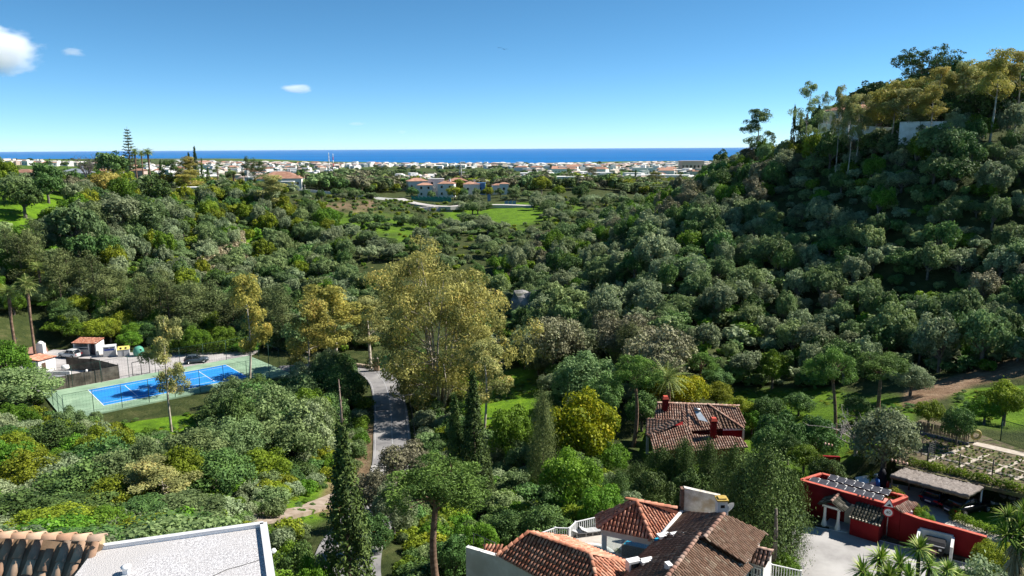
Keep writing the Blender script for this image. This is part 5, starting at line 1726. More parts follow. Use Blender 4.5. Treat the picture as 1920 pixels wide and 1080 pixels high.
for u, v, hbase, hh in ((1247, 771, -33.3, 1.75), (1337, 818, -34.9, 2.1)):
    p = at_h(u, v, hbase) - hb
    c_ = MB().box((p.x, p.y, hbase - HH + hh / 2 - .2), (.66, .66, hh)).build('chimney', RED, house)
    MB().box((p.x, p.y, hbase - HH + hh - .12), (.6, .6, .22)).build('flue', BLACKP, c_)
    MB().box((p.x, p.y, hbase - HH + hh + .12), (.86, .86, .34), 0, .62).build('chimney_cap', mat('chimney_cap_red', (.55, .09, .06), None, 1), c_)
P0 = [at_h(u, v, h) for u, v, h in ((1301, 774, -33.05), (1313, 777, -33.15), (1327, 796, -33.95), (1310, 792, -33.85))]
pv = MB().slab([p - P0[0] + Vector((0, 0, .35)) for p in P0], .08).build('solar_panel', mat('collector_glass', (.38, .45, .52), (.5, .56, .62), 2, .15, .5), house); pv.location = P0[0] - hb
for p in P0[2:]: MB().tube([p - P0[0] + Vector((0, 0, -.1)), p - P0[0] + Vector((0, 0, .3))], .03, 5).build('strut', METAL, pv)
MB().tube([P0[0] - P0[0] + Vector((0, .1, .5)), P0[1] - P0[0] + Vector((0, .1, .5))], .22, 8).build('tank', METAL, pv)

# ------------------------------------------------------------------ red outbuilding and garden wall along the lane
RH = 2.7
f0, f1 = at_h(1502, 900, YH + RH), at_h(1665, 945, YH + RH)
b0, b1 = at_h(1541, 888, YH + RH), at_h(1700, 931, YH + RH)
ob = thing('red_outbuilding', 'long flat-roofed dark red building beside the lane', 'building', (f0.x, f0.y, YH))
def orel(p): return Vector(p) - ob.location
def oprism(P, z0, z1, name, m):
    return MB().prism([(p.x - ob.location.x, p.y - ob.location.y) for p in P], z0, z1).build(name, m, ob)
def lerp4(P, s):
    c_ = sum(P, Vector()) / 4
    return [p.lerp(c_, s) for p in P]
quad = [f0, f1, b1, b0]
oprism(lerp4(quad, .02), -.3, RH - .45, 'core', RED)
oprism(lerp4(quad, .05), RH - .5, RH - .38, 'roof', LITROOF)
for a, b in ((f0, f1), (f1, b1), (b1, b0), (b0, f0)):
    o = wall_between(ob, 'wall', a, b, YH - .3, YH + RH - .02, YH + RH - .02, .26, RED); o.location = -ob.location
    o = wall_between(ob, 'coping', a, b, YH + RH - .015, YH + RH + .05, YH + RH + .05, .3, REDC); o.location = -ob.location
# small stepped crenel tiles along the back parapet
for k in range(24):
    p = b0.lerp(b1, (k + .5) / 24)
    if k < 3 or k > 18:
        MB().tube([orel(p) + Vector((-.1, -.1, RH + .1)), orel(p) + Vector((.05, .18, RH + .1))], .07, 6).build('coping_tile', TILE_PINK, ob)
# solar panels: front row of eight, back row of seven
PVG = mat('pv_glass', (.05, .05, .06), (.085, .085, .095), 1.5, .4, .15)
u_ = (f1 - f0).normalized(); v_ = (b0 - f0); v_.z = 0; v_ = (v_ - u_ * v_.dot(u_)).normalized()
Lf = (f1 - f0).length
def pv_row(n, s0, s1, off, depth, z0, z1):
    for k in range(n):
        a = f0 + u_ * (s0 + (s1 - s0) * k / n) + v_ * off; b = f0 + u_ * (s0 + (s1 - s0) * (k + .95) / n) + v_ * off
        pts = [a + Vector((0, 0, z0)), b + Vector((0, 0, z0)), b + v_ * depth + Vector((0, 0, z1)), a + v_ * depth + Vector((0, 0, z1))]
        R_ = [p - pts[0] for p in pts]
        t = MB().slab(R_, .04).build('solar_panel', PVG, ob); t.location = orel(pts[0])
        fr = MB()
        for i in range(4):
            fr.tube([R_[i] + Vector((0, 0, .012)), R_[(i + 1) % 4] + Vector((0, 0, .012))], .018, 4)
        fr.build('frame', mat('pv_frame', (.36, .36, .37), None, 1, .4, .5, .6), t)
        for i in (2, 3): MB().tube([R_[i] - Vector((0, 0, .02)), R_[i] - Vector((0, 0, .3))], .02, 4).build('foot', METAL, t)
pv_row(8, .5, Lf - .6, .30, .95, -.12, .04)
dB = (b0 - f0).dot(v_)
oB = (b0 - f0).dot(u_)
pv_row(7, oB + .8, oB + Lf * .82, dB - .95, .8, .06, .2)
# porch with two columns
ZW = -v_
def wp(s, out, z): return f0 + u_ * s + ZW * out + Vector((0, 0, z - RH))
def su(u, v, h): return (at_h(u, v, YH + h) - f0).dot(u_)
porch = thing('porch', 'small tiled porch on two white columns before the red building', 'porch', wp(su(1556, 990, 0), .8, 0))
s0, s1 = su(1545, 985, 0), su(1571, 992, 0)
for s in (s0, s1):
    p = wp(s, 1.55, 0) - porch.location
    MB().lathe([(.26, 0), (.24, .12), (.15, .5), (.12, .7), (.11, 1.62), (.17, 1.72)], p, 10).build('column', WHITE2, porch)
zt = 2.1
mid = (s0 + s1) / 2
pr = [wp(mid, 1.9, 2.40), wp(mid, -.1, 2.40), wp(s1 + .45, -.1, 1.85), wp(s1 + .45, 1.9, 1.85)]
pl = [wp(mid, 1.9, 2.40), wp(mid, -.1, 2.40), wp(s0 - .45, -.1, 1.85), wp(s0 - .45, 1.9, 1.85)]
roof_face(porch, [p - porch.location for p in pr], TILE_MOSS, .24, .4, 0, .08)
roof_face(porch, [p - porch.location for p in pl], TILE_MOSS, .24, .4, 0, .08)
ridge_caps(porch, wp(mid, -.1, 2.43) - porch.location, wp(mid, 1.95, 2.43) - porch.location, TILE_PINK, .13)
o = wall_between(porch, 'lintel', wp(s0 - .2, 1.55, 0), wp(s1 + .2, 1.55, 0), YH + 1.70, YH + 1.88, YH + 1.88, .22, WHITE2); o.location = -porch.location
o = wall_between(porch, 'door', wp(s1 + .05, .1, 0), wp(s1 + .85, .1, 0), YH, YH + 1.9, YH + 1.9, .1, mat('cream_door', (.5, .5, .46), (.58, .57, .53), 2)); o.location = -porch.location
o = wall_between(porch, 'step', wp(s0, .9, 0), wp(s1 + .9, .9, 0), YH - .1, YH + .12, YH + .12, 1.5, mat('tile_step', (.30, .31, .34), (.38, .39, .42), 3)); o.location = -porch.location
# lean-to store
s0, s1 = su(1594, 1000, 0), su(1647, 1003, 0) + .35
st = thing('lean_to_store', 'red lean-to store with mossy tile roof against the lane wall', 'shed', wp((s0 + s1) / 2, .9, 0))
P4 = [wp(s0, .14, 0), wp(s1, .14, 0), wp(s1, 1.75, 0), wp(s0, 1.75, 0)]
MB().prism([(p.x - st.location.x, p.y - st.location.y) for p in P4], -.2, [2.08, 2.08, 1.48, 1.48]).build('wall', RED, st)
roof_face(st, [wp(s0 - .1, .16, 2.25) - st.location, wp(s1 + .1, .16, 2.25) - st.location, wp(s1 + .1, 1.95, 1.56) - st.location, wp(s0 - .1, 1.95, 1.56) - st.location], TILE_MOSS, .25, .4, 60, .08)
m = MB()
k = s0
while k < s1 + .1:
    q = wp(k, 1.97, 1.60) - st.location
    m.lathe([(.07, -.05), (.07, .05)], q, 8); k += .25
tag(m.build('eave_tile_ends', mat('tile_end_cream', (.55, .48, .38), None, 1), st), kind='stuff')
# garden wall running on down the lane
WPX = [(1665, 945, RH), (1690, 960, 2.4), (1726, 973, 2.2), (1790, 990, 2.1), (1850, 1007, 2.05)]
wps = [at_h(u, v, YH + h) for u, v, h in WPX]
wps[0] = Vector(f1)
gw = thing('garden_wall', 'dark red garden wall sloping down beside the lane', 'wall', (wps[0].x, wps[0].y, YH))
wd = [wps[0] + (Vector(wps[-1]) - wps[0]) * 0]
ln = Vector((wps[-1].x - wps[0].x, wps[-1].y - wps[0].y, 0)).normalized()
for i in range(4):
    a, b = wps[i], wps[i + 1]
    o = wall_between(gw, 'wall_section', a, b, YH - .3, a.z, b.z, .28, RED); o.location = -gw.location
    o = wall_between(gw, 'coping', a, b, min(a.z, b.z) + .002, a.z + .05, b.z + .05, .32, REDC); o.location = -gw.location
    o.data.vertices[0].co.z = a.z + .003; 
    for vtx in o.data.vertices:
        pa = (Vector((vtx.co.x, vtx.co.y, 0)) - Vector((a.x, a.y, 0))).length < (Vector((vtx.co.x, vtx.co.y, 0)) - Vector((b.x, b.y, 0))).length
        base = a.z if pa else b.z
        vtx.co.z = base + (.05 if vtx.co.z > base + .03 else .003)
# small tiled roof piece over the wall opening
tr = [at_h(u, v, YH + h) for u, v, h in ((1676, 952, 2.9), (1702, 937, 2.9), (1722, 944, 2.35), (1697, 963, 2.35))]
tt = thing('tiled_canopy', 'small tiled canopy at the end of the red building', 'canopy', tr[0] - Vector((0, 0, 2.9)))
roof_face(tt, [p - tt.location for p in tr], TILE_PINK, .25, .4, 0, .1)
q = at_h(1712, 952, YH + 2.3) - tt.location
MB().box((q.x, q.y, 1.15), (.2, .2, 2.3)).build('post', RED, tt)
q = at_h(1700, 958, YH + 2.3) - tt.location
MB().box((q.x, q.y, 1.15), (.9, .2, 2.3)).build('wall', WHITE, tt)
# bin shelter with container
c0, c1 = at_h(1731, 1040, YH), at_h(1771, 1040, YH)
wdir = (wps[3] - wps[2]); wdir.z = 0; wdir.normalize(); wout = Vector((wdir.y, -wdir.x, 0))
if wout.y > 0: wout = -wout
base = at_h(1754, 1025, YH)
wline = wps[2] + wdir * (base - wps[2]).dot(wdir)
bs_ = thing('bin_shelter', 'white three-sided bin shelter built against the red garden wall', 'shelter', (wline.x, wline.y, YH))
def bp3(s, o_): return wdir * s + wout * o_
for nm, a, b in (('back_wall', bp3(-1.15, .3), bp3(1.15, .3)), ('side_wall', bp3(-1.15, .42), bp3(-1.15, 1.75)), ('side_wall', bp3(1.15, .42), bp3(1.15, 1.75))):
    za = 1.6 if nm == 'back_wall' else 1.55; zb = 1.6 if nm == 'back_wall' else 1.3
    wall_between(bs_, nm, a, b, -.1, za, zb, .2, WHITE)
bn = thing('rubbish_container', 'black wheeled rubbish container standing in the white shelter', 'container', Vector((wline.x, wline.y, YH)) + bp3(0, 1.12), math.atan2(wdir.y, wdir.x))
MB().add([(-.62, -.42, .2), (.62, -.42, .2), (.62, .42, .2), (-.62, .42, .2), (-.72, -.52, 1.1), (.72, -.52, 1.1), (.72, .52, 1.1), (-.72, .52, 1.1)], [(3, 2, 1, 0), (0, 1, 5, 4), (1, 2, 6, 5), (2, 3, 7, 6), (3, 0, 4, 7), (4, 5, 6, 7)]).build('body', BLACKP, bn)
MB().add([(-.75, -.56, 1.11), (.75, -.56, 1.11), (.75, .56, 1.16), (-.75, .56, 1.16), (-.66, -.3, 1.3), (.66, -.3, 1.3), (.66, .45, 1.32), (-.66, .45, 1.32)], [(3, 2, 1, 0), (0, 1, 5, 4), (1, 2, 6, 5), (2, 3, 7, 6), (3, 0, 4, 7), (4, 5, 6, 7)]).build('lid', BLACKP, bn)
MB().box((0, -.6, 1.08), (1.4, .05, .05)).build('lip', mat('lip_grey', (.4, .4, .42), None, 1, .4), bn)
MB().box((-.05, -.505, .55), (.5, .03, .34)).build('label', mat('pink_label', (.55, .18, .22), (.6, .3, .33), 4), bn)
MB().box((.42, -.53, .8), (.2, .03, .16)).build('label', WHITE2, bn)
for x in (-.5, .5):
    for y in (-.35, .35): MB().lathe([(.09, 0), (.1, .1), (.09, .2)], (x, y, 0), 10).build('wheel', TYRE, bn)
# road sign
sg = thing('road_sign', 'tall pole with triangular warning sign above round speed sign', 'road sign', at_h(1661, 1011, YH))
MB().tube([(0, 0, -.2), (0, 0, 3.35)], .045, 8).build('pole', METAL, sg)
view = Vector((-.42, -.9, 0)).normalized(); rzs = math.atan2(view.y, view.x) + math.pi / 2
def disc(r_, y, n=28, sq=None):
    pts = [(r_ * math.cos(6.2832 * k / n), r_ * math.sin(6.2832 * k / n)) for k in range(n)] if sq is None else sq
    n = len(pts)
    return MB().add([(x, y, z) for x, z in pts] + [(x, y + .015, z) for x, z in pts], [tuple(range(n)), tuple(range(n, 2 * n))[::-1]] + [(i, n + i, n + (i + 1) % n, (i + 1) % n) for i in range(n)])
REDS = mat('sign_red', (.50, .01, .02), None, 1, .4)
def sign_part(m, name, mt, z, par=sg):
    o = m.build(name, mt, par); o.location = (0, 0, z) if par is sg else (0, 0, 0)
    if par is sg: o.rotation_euler = (0, 0, rzs)
    return o
tri = [(-.48, -.28), (.48, -.28), (0, .55)]
a = sign_part(disc(0, -.075, sq=tri), 'warning_triangle', REDS, 3.02)
sign_part(disc(0, -.082, sq=[(x * .74, z * .74) for x, z in tri]), 'white_face', WHITE2, 0, a)
sign_part(disc(0, -.089, sq=[(-.17, -.15), (.17, -.15), (.13, -.02), (.03, .06), (-.06, -.05)]), 'symbol', BLACKP, 0, a)
a = sign_part(disc(.40, -.075), 'speed_disc', REDS, 2.33)
sign_part(disc(.30, -.082), 'white_face', WHITE2, 0, a)
tm = text_mesh('40', .34); tm.materials.append(BLACKP)
n_ = link('number', tm, None, a); n_.rotation_euler = (math.pi / 2, 0, 0); n_.location = (0, -.087, 0)

# ------------------------------------------------------------------ lane, yard, carport, plots
lane = [at_h(u, v, YH) for u, v in ((1488, 985), (1540, 990), (1600, 1000), (1680, 1020), (1760, 1042), (1860, 1068), (1990, 1100), (1990, 1260), (1500, 1260), (1440, 1110), (1470, 1030))]
sheet('lane', lane, LANE, 0, .4)
edge = [at_h(u, v, YH) for u, v in ((1528, 988), (1600, 1001), (1680, 1021), (1760, 1043), (1860, 1069))]
tag(ribbon('lane_edge_line', edge, .05, WHITE2, .006, .02), kind='structure')
verge = [at_h(u, v, YH) for u, v in ((1528, 984), (1600, 998), (1680, 1017.5), (1760, 1038), (1862, 1064), (1850, 1040), (1700, 1005), (1650, 990), (1560, 975))]
sheet('verge', verge, mat('verge_soil', (.05, .042, .03), (.11, .09, .065), 2, .95), .05, .3)
yard = [at_h(u, v, YH) for u, v in ((1640, 905), (1665, 893), (1720, 893), (1800, 915), (1870, 930), (1950, 950), (1990, 1010), (1850, 1012), (1700, 962))]
sheet('yard', yard, PAVE, .01, .4)
lw = [at_h(u, v, YH) for u, v in ((1795, 971), (1852, 947), (1905, 950), (1935, 985), (1900, 1005), (1860, 1000))]
sheet('lawn', lw, LAWN, .06, .2)
CPH = 2.35
cc = [at_h(u, v, YH + CPH) for u, v in ((1669, 890), (1707, 872), (1853, 908), (1816, 929))]
cpn = thing('carport', 'thatched flat carport roof sheltering two dark cars', 'carport', (cc[0].x, cc[0].y, YH))
THATCH = mat('grey_thatch', (.15, .125, .11), (.36, .32, .29), 5, .98, .05, c3=(.26, .225, .20), s3=1.2, bump=1.0, bscale=18, lo=.32, hi=.68)
cr_ = [p - cpn.location for p in cc]
# thatch: a thick uneven pad of combed strips
NX, NY = 60, 18
r = np.random.default_rng(5)
gx, gy = np.meshgrid(np.linspace(0, 1, NX + 1), np.linspace(0, 1, NY + 1))
q = [np.array(tuple(p)) for p in cr_]
TOP = (1 - gx)[..., None] * ((1 - gy)[..., None] * q[0] + gy[..., None] * q[1]) + gx[..., None] * ((1 - gy)[..., None] * q[3] + gy[..., None] * q[2])
TOP[..., 2] += r.normal(0, .035, gx.shape) + .05 * np.sin(gx * 40) * .3
V = np.concatenate([TOP.reshape(-1, 3), TOP.reshape(-1, 3) - np.array([0, 0, .28])])
i, j = np.meshgrid(np.arange(NY), np.arange(NX), indexing='ij'); n1 = NX + 1; nt_ = (NX + 1) * (NY + 1)
F = np.stack([i * n1 + j, i * n1 + j + 1, (i + 1) * n1 + j + 1, (i + 1) * n1 + j], -1).reshape(-1, 4)
rim_ = [k for k in range(NX + 1)] + [k * n1 + NX for k in range(1, NY + 1)] + [NY * n1 + k for k in range(NX - 1, -1, -1)] + [k * n1 for k in range(NY - 1, 0, -1)]
S = np.array([[rim_[k], rim_[(k + 1) % len(rim_)], rim_[(k + 1) % len(rim_)] + nt_, rim_[k] + nt_] for k in range(len(rim_))])
link('thatch_roof', np_mesh('thatch_roof', V, np.concatenate([F[:, ::-1], F + nt_, S])), THATCH, cpn)
for s_, t_ in ((.02, .04), (.02, .95), (.34, .95), (.66, .95), (.985, .75)):
    p = cr_[0].lerp(cr_[3], s_).lerp(cr_[1].lerp(cr_[2], s_), t_)
    MB().tube([(p.x, p.y, -.2), (p.x, p.y, CPH - .25)], .075, 8).build('post', WHITE2 if s_ > .9 else WOODM, cpn)
for t_ in (.04, .95):
    MB().tube([cr_[0].lerp(cr_[1], t_) - Vector((0, 0, .32)), cr_[3].lerp(cr_[2], t_) - Vector((0, 0, .32))], .07, 6).build('beam', WOODM, cpn)
ch_ = (cc[1] - cc[0]); ch_.z = 0; ch_.normalize()
car('parked_car', 'navy blue hatchback under the carport, left of two', at_h(1751, 944, YH) + ch_ * .9 + Vector((0, 0, .02)), ch_, NAVY, 4.2, 1.78, 1.55)
hd = (at_h(1836, 949, YH) - at_h(1783, 962, YH)).normalized()
car('parked_car', 'black coupe beside the small lawn, half under the carport', at_h(1811, 958, YH) + Vector((0, 0, .02)), hd, BLACKC, 4.7, 1.88, 1.5, False)
# stone retaining wall of the plots
ra, rb_ = at_h(1700, 889, YH), at_h(1985, 968, YH)
rw = thing('stone_wall', 'rough stone retaining wall behind carport and lawn', 'wall', ra)
dW = rb_ - ra; LW = dW.length; dW.normalize(); nW = Vector((dW.y, -dW.x, 0))
MB().prism([(p.x, p.y) for p in (Vector(), dW * LW, dW * LW - nW * .8, -nW * .8)], -.3, PH - YH - .05).build('core', mat('wall_core', (.05, .045, .04), None, 1, .95), rw)
sr_ = random.Random(3)
sm = []
for k in range(6):
    b = bmesh.new(); bmesh.ops.create_icosphere(b, subdivisions=1, radius=.5)
    for vv in b.verts: vv.co = Vector((math.copysign(abs(vv.co.x) ** .6, vv.co.x) * sr_.uniform(.8, 1), math.copysign(abs(vv.co.y) ** .6, vv.co.y) * sr_.uniform(.8, 1), math.copysign(abs(vv.co.z) ** .6, vv.co.z) * sr_.uniform(.8, 1)))
    me = bpy.data.meshes.new('stone'); b.to_mesh(me); b.free(); me.materials.append(STONE); sm.append(me)
z = .0; rzw = math.atan2(dW.y, dW.x)
while z < PH - YH:
    hgt = sr_.uniform(.28, .42); x = sr_.uniform(0, .3)
    while x < LW:
        w = sr_.uniform(.4, .9)
        s_ = bpy.data.objects.new('stone', sr_.choice(sm)); COL.objects.link(s_); s_.parent = rw
        s_.location = dW * (x + w / 2) + nW * sr_.uniform(-.02, .1) + Vector((0, 0, z + hgt / 2)); s_.scale = (w * .78, .38, hgt * .8); s_.rotation_euler = (sr_.uniform(-.08, .08), sr_.uniform(-.08, .08), rzw)
        x += w
    z += hgt
# beds
PBED = [at_h(u, v, PH) for u, v in ((1714, 812), (1874, 838), (1990, 880), (1990, 930), (1690, 868))]
sheet('plot_soil', [at_h(u, v, PH) for u, v in ((1700, 800), (1740, 780), (1880, 830), (2010, 875), (2010, 950), (1680, 872))], mat('plot_earth', (.085, .07, .045), (.19, .15, .10), 1.5, .95, .1, c3=(.10, .12, .04), s3=1.3, bump=.8, bscale=6), .02, .3)
def strip(name, a, b, w, m, dz, lab=None):
    a, b = at_h(*a, PH), at_h(*b, PH)
    tag(ribbon(name, [a, a.lerp(b, .5), b], w, m, dz, .1), kind='structure')
PATHM = mat('plot_path', (.40, .34, .27), (.52, .46, .39), 2, .95)
for a, b in (((1740, 866), (1818, 836)), ((1795, 878), (1853, 852)), ((1855, 890), (1920, 862)), ((1902, 900), (1960, 876))):
    strip('plot_path', a, b, .17, PATHM, .06)
for a, b in (((1784, 849), (1826, 862)), ((1838, 862), (1890, 877)), ((1880, 873), (1935, 890))):
    strip('plot_path', a, b, .12, PATHM, .055)
strip('plot_path', (1826, 832), (1985, 868), .55, PATHM, .06)
o = wire_fence('plot_fence', 'low post and wire fence along the near edge of the plots', [at_h(1738, 869, PH), at_h(1860, 892, PH), at_h(1985, 917, PH)], 1.5, 2.7, DKMETAL, (), .25, .005, .05)
wire_fence('plot_mesh_fence', 'green netting fence at the back of the vegetable plots', [at_h(1876, 824, PH), at_h(1985, 856, PH)], 2.0, 2.6, GREENM, (1.0,), .14, .007, .05)
wire_fence('plot_gate', 'small wire gate at the left of the vegetable plots', [at_h(1727, 856, PH), at_h(1740, 866, PH), at_h(1751, 861, PH)], 1.8, 1.4, DKMETAL, (1.0,), .2, .007, .04)
kb = thing('bed_kerb', 'dark board kerb below the wooden picket fence', 'kerb', at_h(1722, 812, PH))
k0, k1 = at_h(1722, 813, PH), at_h(1816, 836, PH)
o = wall_between(kb, 'board', k0, k1, PH - .1, PH + .3, PH + .3, .14, mat('kerb_dark', (.04, .045, .06), (.22, .22, .23), 3)); o.location = -kb.location
pk = thing('picket_fence', 'wooden picket fence along the back of the plots', 'fence', k0)
pm = MB().box((0, 0, .62), (.09, .05, 1.15)).mesh('picket'); pm.materials.append(mat('picket_wood', (.15, .12, .08), (.26, .21, .14), 2, .9, objvar=.3))
nP = 34
for k in range(nP + 1):
    o = link('picket', pm, None, pk); o.location = k0.lerp(k1, k / nP) - k0 + Vector((0, .2, .12)); o.rotation_euler = (random.uniform(-.05, .05), random.uniform(-.06, .06), -.3)
for z in (.45, 1.0):
    MB().tube([Vector((0, .26, z)), k1 - k0 + Vector((0, .26, z))], .03, 4).build('rail', WOODM, pk)
hr = thing('hose_reel', 'yellow garden hose reel beside the plot netting', 'hose reel', at_h(1829, 829, PH))
vs, fs, n = [], [], 20
for k in range(n):
    for q_ in range(6):
        w1, w2 = 6.283 * k / n, 6.283 * q_ / 6
        vs.append(((.42 + .13 * math.cos(w2)) * math.cos(w1), .13 * math.sin(w2), .75 + (.42 + .13 * math.cos(w2)) * math.sin(w1)))
for k in range(n):
    for q_ in range(6): fs.append((k * 6 + q_, ((k + 1) % n) * 6 + q_, ((k + 1) % n) * 6 + (q_ + 1) % 6, k * 6 + (q_ + 1) % 6))
MB().add(vs, fs, True).build('hose', mat('hose_yellow', (.36, .30, .10), None, 1, .6), hr)
MB().tube([(-.3, 0, -.1), (0, 0, .75), (.3, 0, -.1)], .03, 5).build('stand', METAL, hr)
# low red kerb in the garden left of the building, pots, garden clutter
kp = [(1456, 852), (1470, 866), (1500, 882), (1520, 890), (1545, 892), (1572, 890)]
kp = [at_h(u, v, -33.0) for u, v in kp]
for p in kp: p.z = tz(p.x, p.y)
rk = thing('red_kerb_wall', 'low curved red kerb wall in the garden by the lawn', 'wall', kp[0])
for i in range(len(kp) - 1):
    o = wall_between(rk, 'wall_section', kp[i], kp[i + 1], min(kp[i].z, kp[i + 1].z) - .4, kp[i].z + .55, kp[i + 1].z + .55, .3, RED); o.location = -rk.location
def pot(name, label, p, r_, h, m, leaf='fresh', ps=.5):
    t = thing(name, label, 'plant pot', p)
    MB().lathe([(r_ * .7, 0), (r_, h * .9), (r_ * 1.1, h * .9), (r_ * 1.1, h), (r_ * .8, h), (r_ * .75, h * .8)], n=14).build('pot', m, t)
    o = bpy.data.objects.new('plant', PROTO['shrub0'][0]); COL.objects.link(o); o.parent = t; o.scale = (ps, ps, ps); o.location = (0, 0, h * .8)
    o.material_slots[0].link = 'OBJECT'; o.material_slots[0].material = LM[leaf]
TERRA = mat('terracotta_pot', (.36, .17, .10), None, 1, .8)
pot('flower_pot', 'terracotta pot with clipped green plant at the lawn corner', at_h(1791, 972, YH), .3, .6, TERRA, 'fresh', .32)
pot('flower_pot', 'blue glazed pot in the garden left of the red building', at_h(1468, 873, -33.2), .32, .6, mat('blue_glaze', (.01, .03, .30), None, 1, .25), 'palm', .3)
cl_ = thing('garden_clutter', 'dark upright bundle with blue and red garden things by the yard', 'garden equipment', at_h(1652, 917, YH))
loft([loop(0, .35, -.3, .3, 14, 2.6), loop(.8, .42, -.35, .35, 14, 2.6), loop(1.6, .32, -.26, .26, 14, 2.6), loop(2.0, .16, -.14, .14, 14, 2.6)]).build('dark_cover', mat('dark_cover', (.012, .012, .02), None, 1, .7), cl_)
loft([loop(.15, .14, -.4, .4, 14, 2.4), loop(.7, .18, -.42, .42, 14, 2.4), loop(1.1, .1, -.25, .25, 14, 2.4)]).build('blue_board', mat('blue_plastic', (.03, .16, .50), None, 1, .4), cl_).location = (-.5, -.2, 0)
loft([loop(.3, .14, -.16, .16, 12), loop(.85, .12, -.14, .14, 12)]).build('red_can', mat('red_plastic', (.45, .05, .03), None, 1, .5), cl_).location = (.45, -.2, 0)
ws = thing('white_planter', 'white sloping planter wall beside the yard entrance', 'planter', at_h(1632, 915, YH))
MB().prism([(-1.2, -.4), (.9, -.5), (1.0, .7), (-1.1, .8)], -.2, [.55, 1.0, 1.15, .7]).build('planter_wall', WHITE, ws)
o = bpy.data.objects.new('plant', m_rosette('planter_plant', 5, 26, .8, .09)); COL.objects.link(o); o.parent = ws; o.location = (.1, .2, 1.0); o.data.materials.append(LM['lime'])

# ------------------------------------------------------------------ roof beneath the drone, lower left
NR = -7.0
g0, g1, g2, g3 = at_h(180, 1028, NR), at_h(494, 984, NR), at_h(512, 1110, NR), at_h(120, 1105, NR)
nh = thing('near_house', 'near house with white gravel roof and sandy tile roof, lower left', 'house', (g1.x, g1.y, NR - 5.5))
def nrel(p): return Vector(p) - nh.location
gq = [g0 + Vector((-1.5, .0, 0)), g1, g1 + (g2 - g1) * 3, g0 + (g3 - g0) * 3]
gq[0] = g0 + (g0 - g1) * .02
MB().prism([(nrel(p).x, nrel(p).y) for p in gq], 0, 5.38).build('wall', WHITE, nh)
MB().prism([(nrel(p).x, nrel(p).y) for p in lerp4(gq, .01)], 5.3, 5.47).build('gravel_roof', GRAVEL, nh)
for a, b, w in ((g0, g1, .08), (g1, gq[2], .10)):
    o = wall_between(nh, 'parapet', a, b, NR - .25, NR + .02, NR + .02, w, WHITE2); o.location = -nh.location
    o = wall_between(nh, 'flashing', a, b, NR + .022, NR + .05, NR + .05, w + .03, mat('flashing_grey', (.55, .55, .56), (.66, .66, .66), 3, .4)); o.location = -nh.location
# tiled part: ridge runs left from the corner, slope falls towards the viewer
t0, t1 = at_h(-60, 1006, NR + .18), at_h(192, 1013, NR + .18)
t2, t3 = at_h(120, 1100, NR - .45), at_h(-90, 1110, NR - .5)
t2b = at_h(133, 1082, NR - .30)
e_ = roof_face(nh, [nrel(p) for p in (t0, t1, t1.lerp(t2, .5), t2, t2 + (t2 - t1) * .6, t3 + (t3 - t0) * .6, t3)], TILE_NEAR, .26, .36, 300, .15)
ridge_caps(nh, nrel(at_h(-60, 1006, NR + .25)), nrel(at_h(194, 1014, NR + .25)), TILE_NEAR, .105, .27, single=True)
o = wall_between(nh, 'ridge_mortar', at_h(-60, 1008, NR + .1), at_h(192, 1016, NR + .1), NR - .2, NR + .2, NR + .2, .16, mat('ochre_mortar', (.42, .32, .18), (.52, .44, .30), 6)); o.location = -nh.location
o = wall_between(nh, 'gable_wall', at_h(196, 1016, NR - .1), at_h(128, 1090, NR - .1), NR - 5, NR - .15, NR - .3, .12, WHITE); o.location = -nh.location
vp = at_h(237, 1072, NR)
v = MB().box((nrel(vp).x, nrel(vp).y, 5.46), (.09, .09, .22)).build('vent', WHITE2, nh)
MB().lathe([(.08, 5.57), (.085, 5.60), (.03, 5.62)], (nrel(vp).x, nrel(vp).y, 0), 12).build('vent_cap', WHITE2, v)
cb = [at_h(u, v, NR - .025) for u, v in ((395, 1082), (425, 1068), (455, 1060), (486, 1050))]
MB().tube([nrel(p) for p in cb], .006, 5).build('cable', DKMETAL, nh)
cm_ = thing('wall_camera', 'small white bulb camera on the gravel roof edge', 'camera', at_h(503, 1037, NR - .05))
MB().tube([(0, 0, 0), (.06, 0, .03)], .015, 6).build('bracket', WHITE2, cm_)
loft([loop(-.03, .03, -.03, .03, 12, 2), loop(0, .05, -.05, .05, 12, 2), loop(.04, .03, -.03, .03, 12, 2)]).build('bulb', WHITE2, cm_).location = (.1, 0, .04)
# ------------------------------------------------------------------ single trees and shrubs
PP = plant_px
PP('eucalyptus_tree', 'huge many-stemmed yellow-green eucalyptus right of the valley road', 'tree', 'eucbig', 815, 456, 117, 305, 'eucwarm', 'pale', rz=.6)
PP('eucalyptus_tree', 'slim eucalyptus with pale trunk standing before the tennis court', 'tree', 'euc0', 303, 597, 104, 84, 'euc', 'pale', 'eucalyptus trees near the court', rz=1.0)
PP('eucalyptus_tree', 'golden eucalyptus with one tall trunk at the far end of the court', 'tree', 'euc1', 452, 517, 128, 108, 'gold', 'pale', 'eucalyptus trees near the court', rz=2.0)
PP('eucalyptus_tree', 'bright golden eucalyptus right of the tennis court', 'tree', 'euc2', 568, 560, 121, 122, 'gold', 'pale', 'eucalyptus trees near the court', rz=.3)
PP('eucalyptus_tree', 'brownish golden eucalyptus left of the huge eucalyptus', 'tree', 'euc0', 622, 532, 138, 135, 'gold', 'pale', 'eucalyptus trees near the court', rz=4)
PP('eucalyptus_tree', 'low spreading eucalyptus beside the huge one, nearer the court', 'tree', 'euc1', 690, 560, 142, 130, 'euc', 'pale', 'eucalyptus trees near the court', rz=3)
PP('eucalyptus_tree', 'yellow-green young eucalyptus on the slope above the gravel roof', 'tree', 'euc2', 284, 852, 62, 150, 'euc', 'pale', rz=5.2)
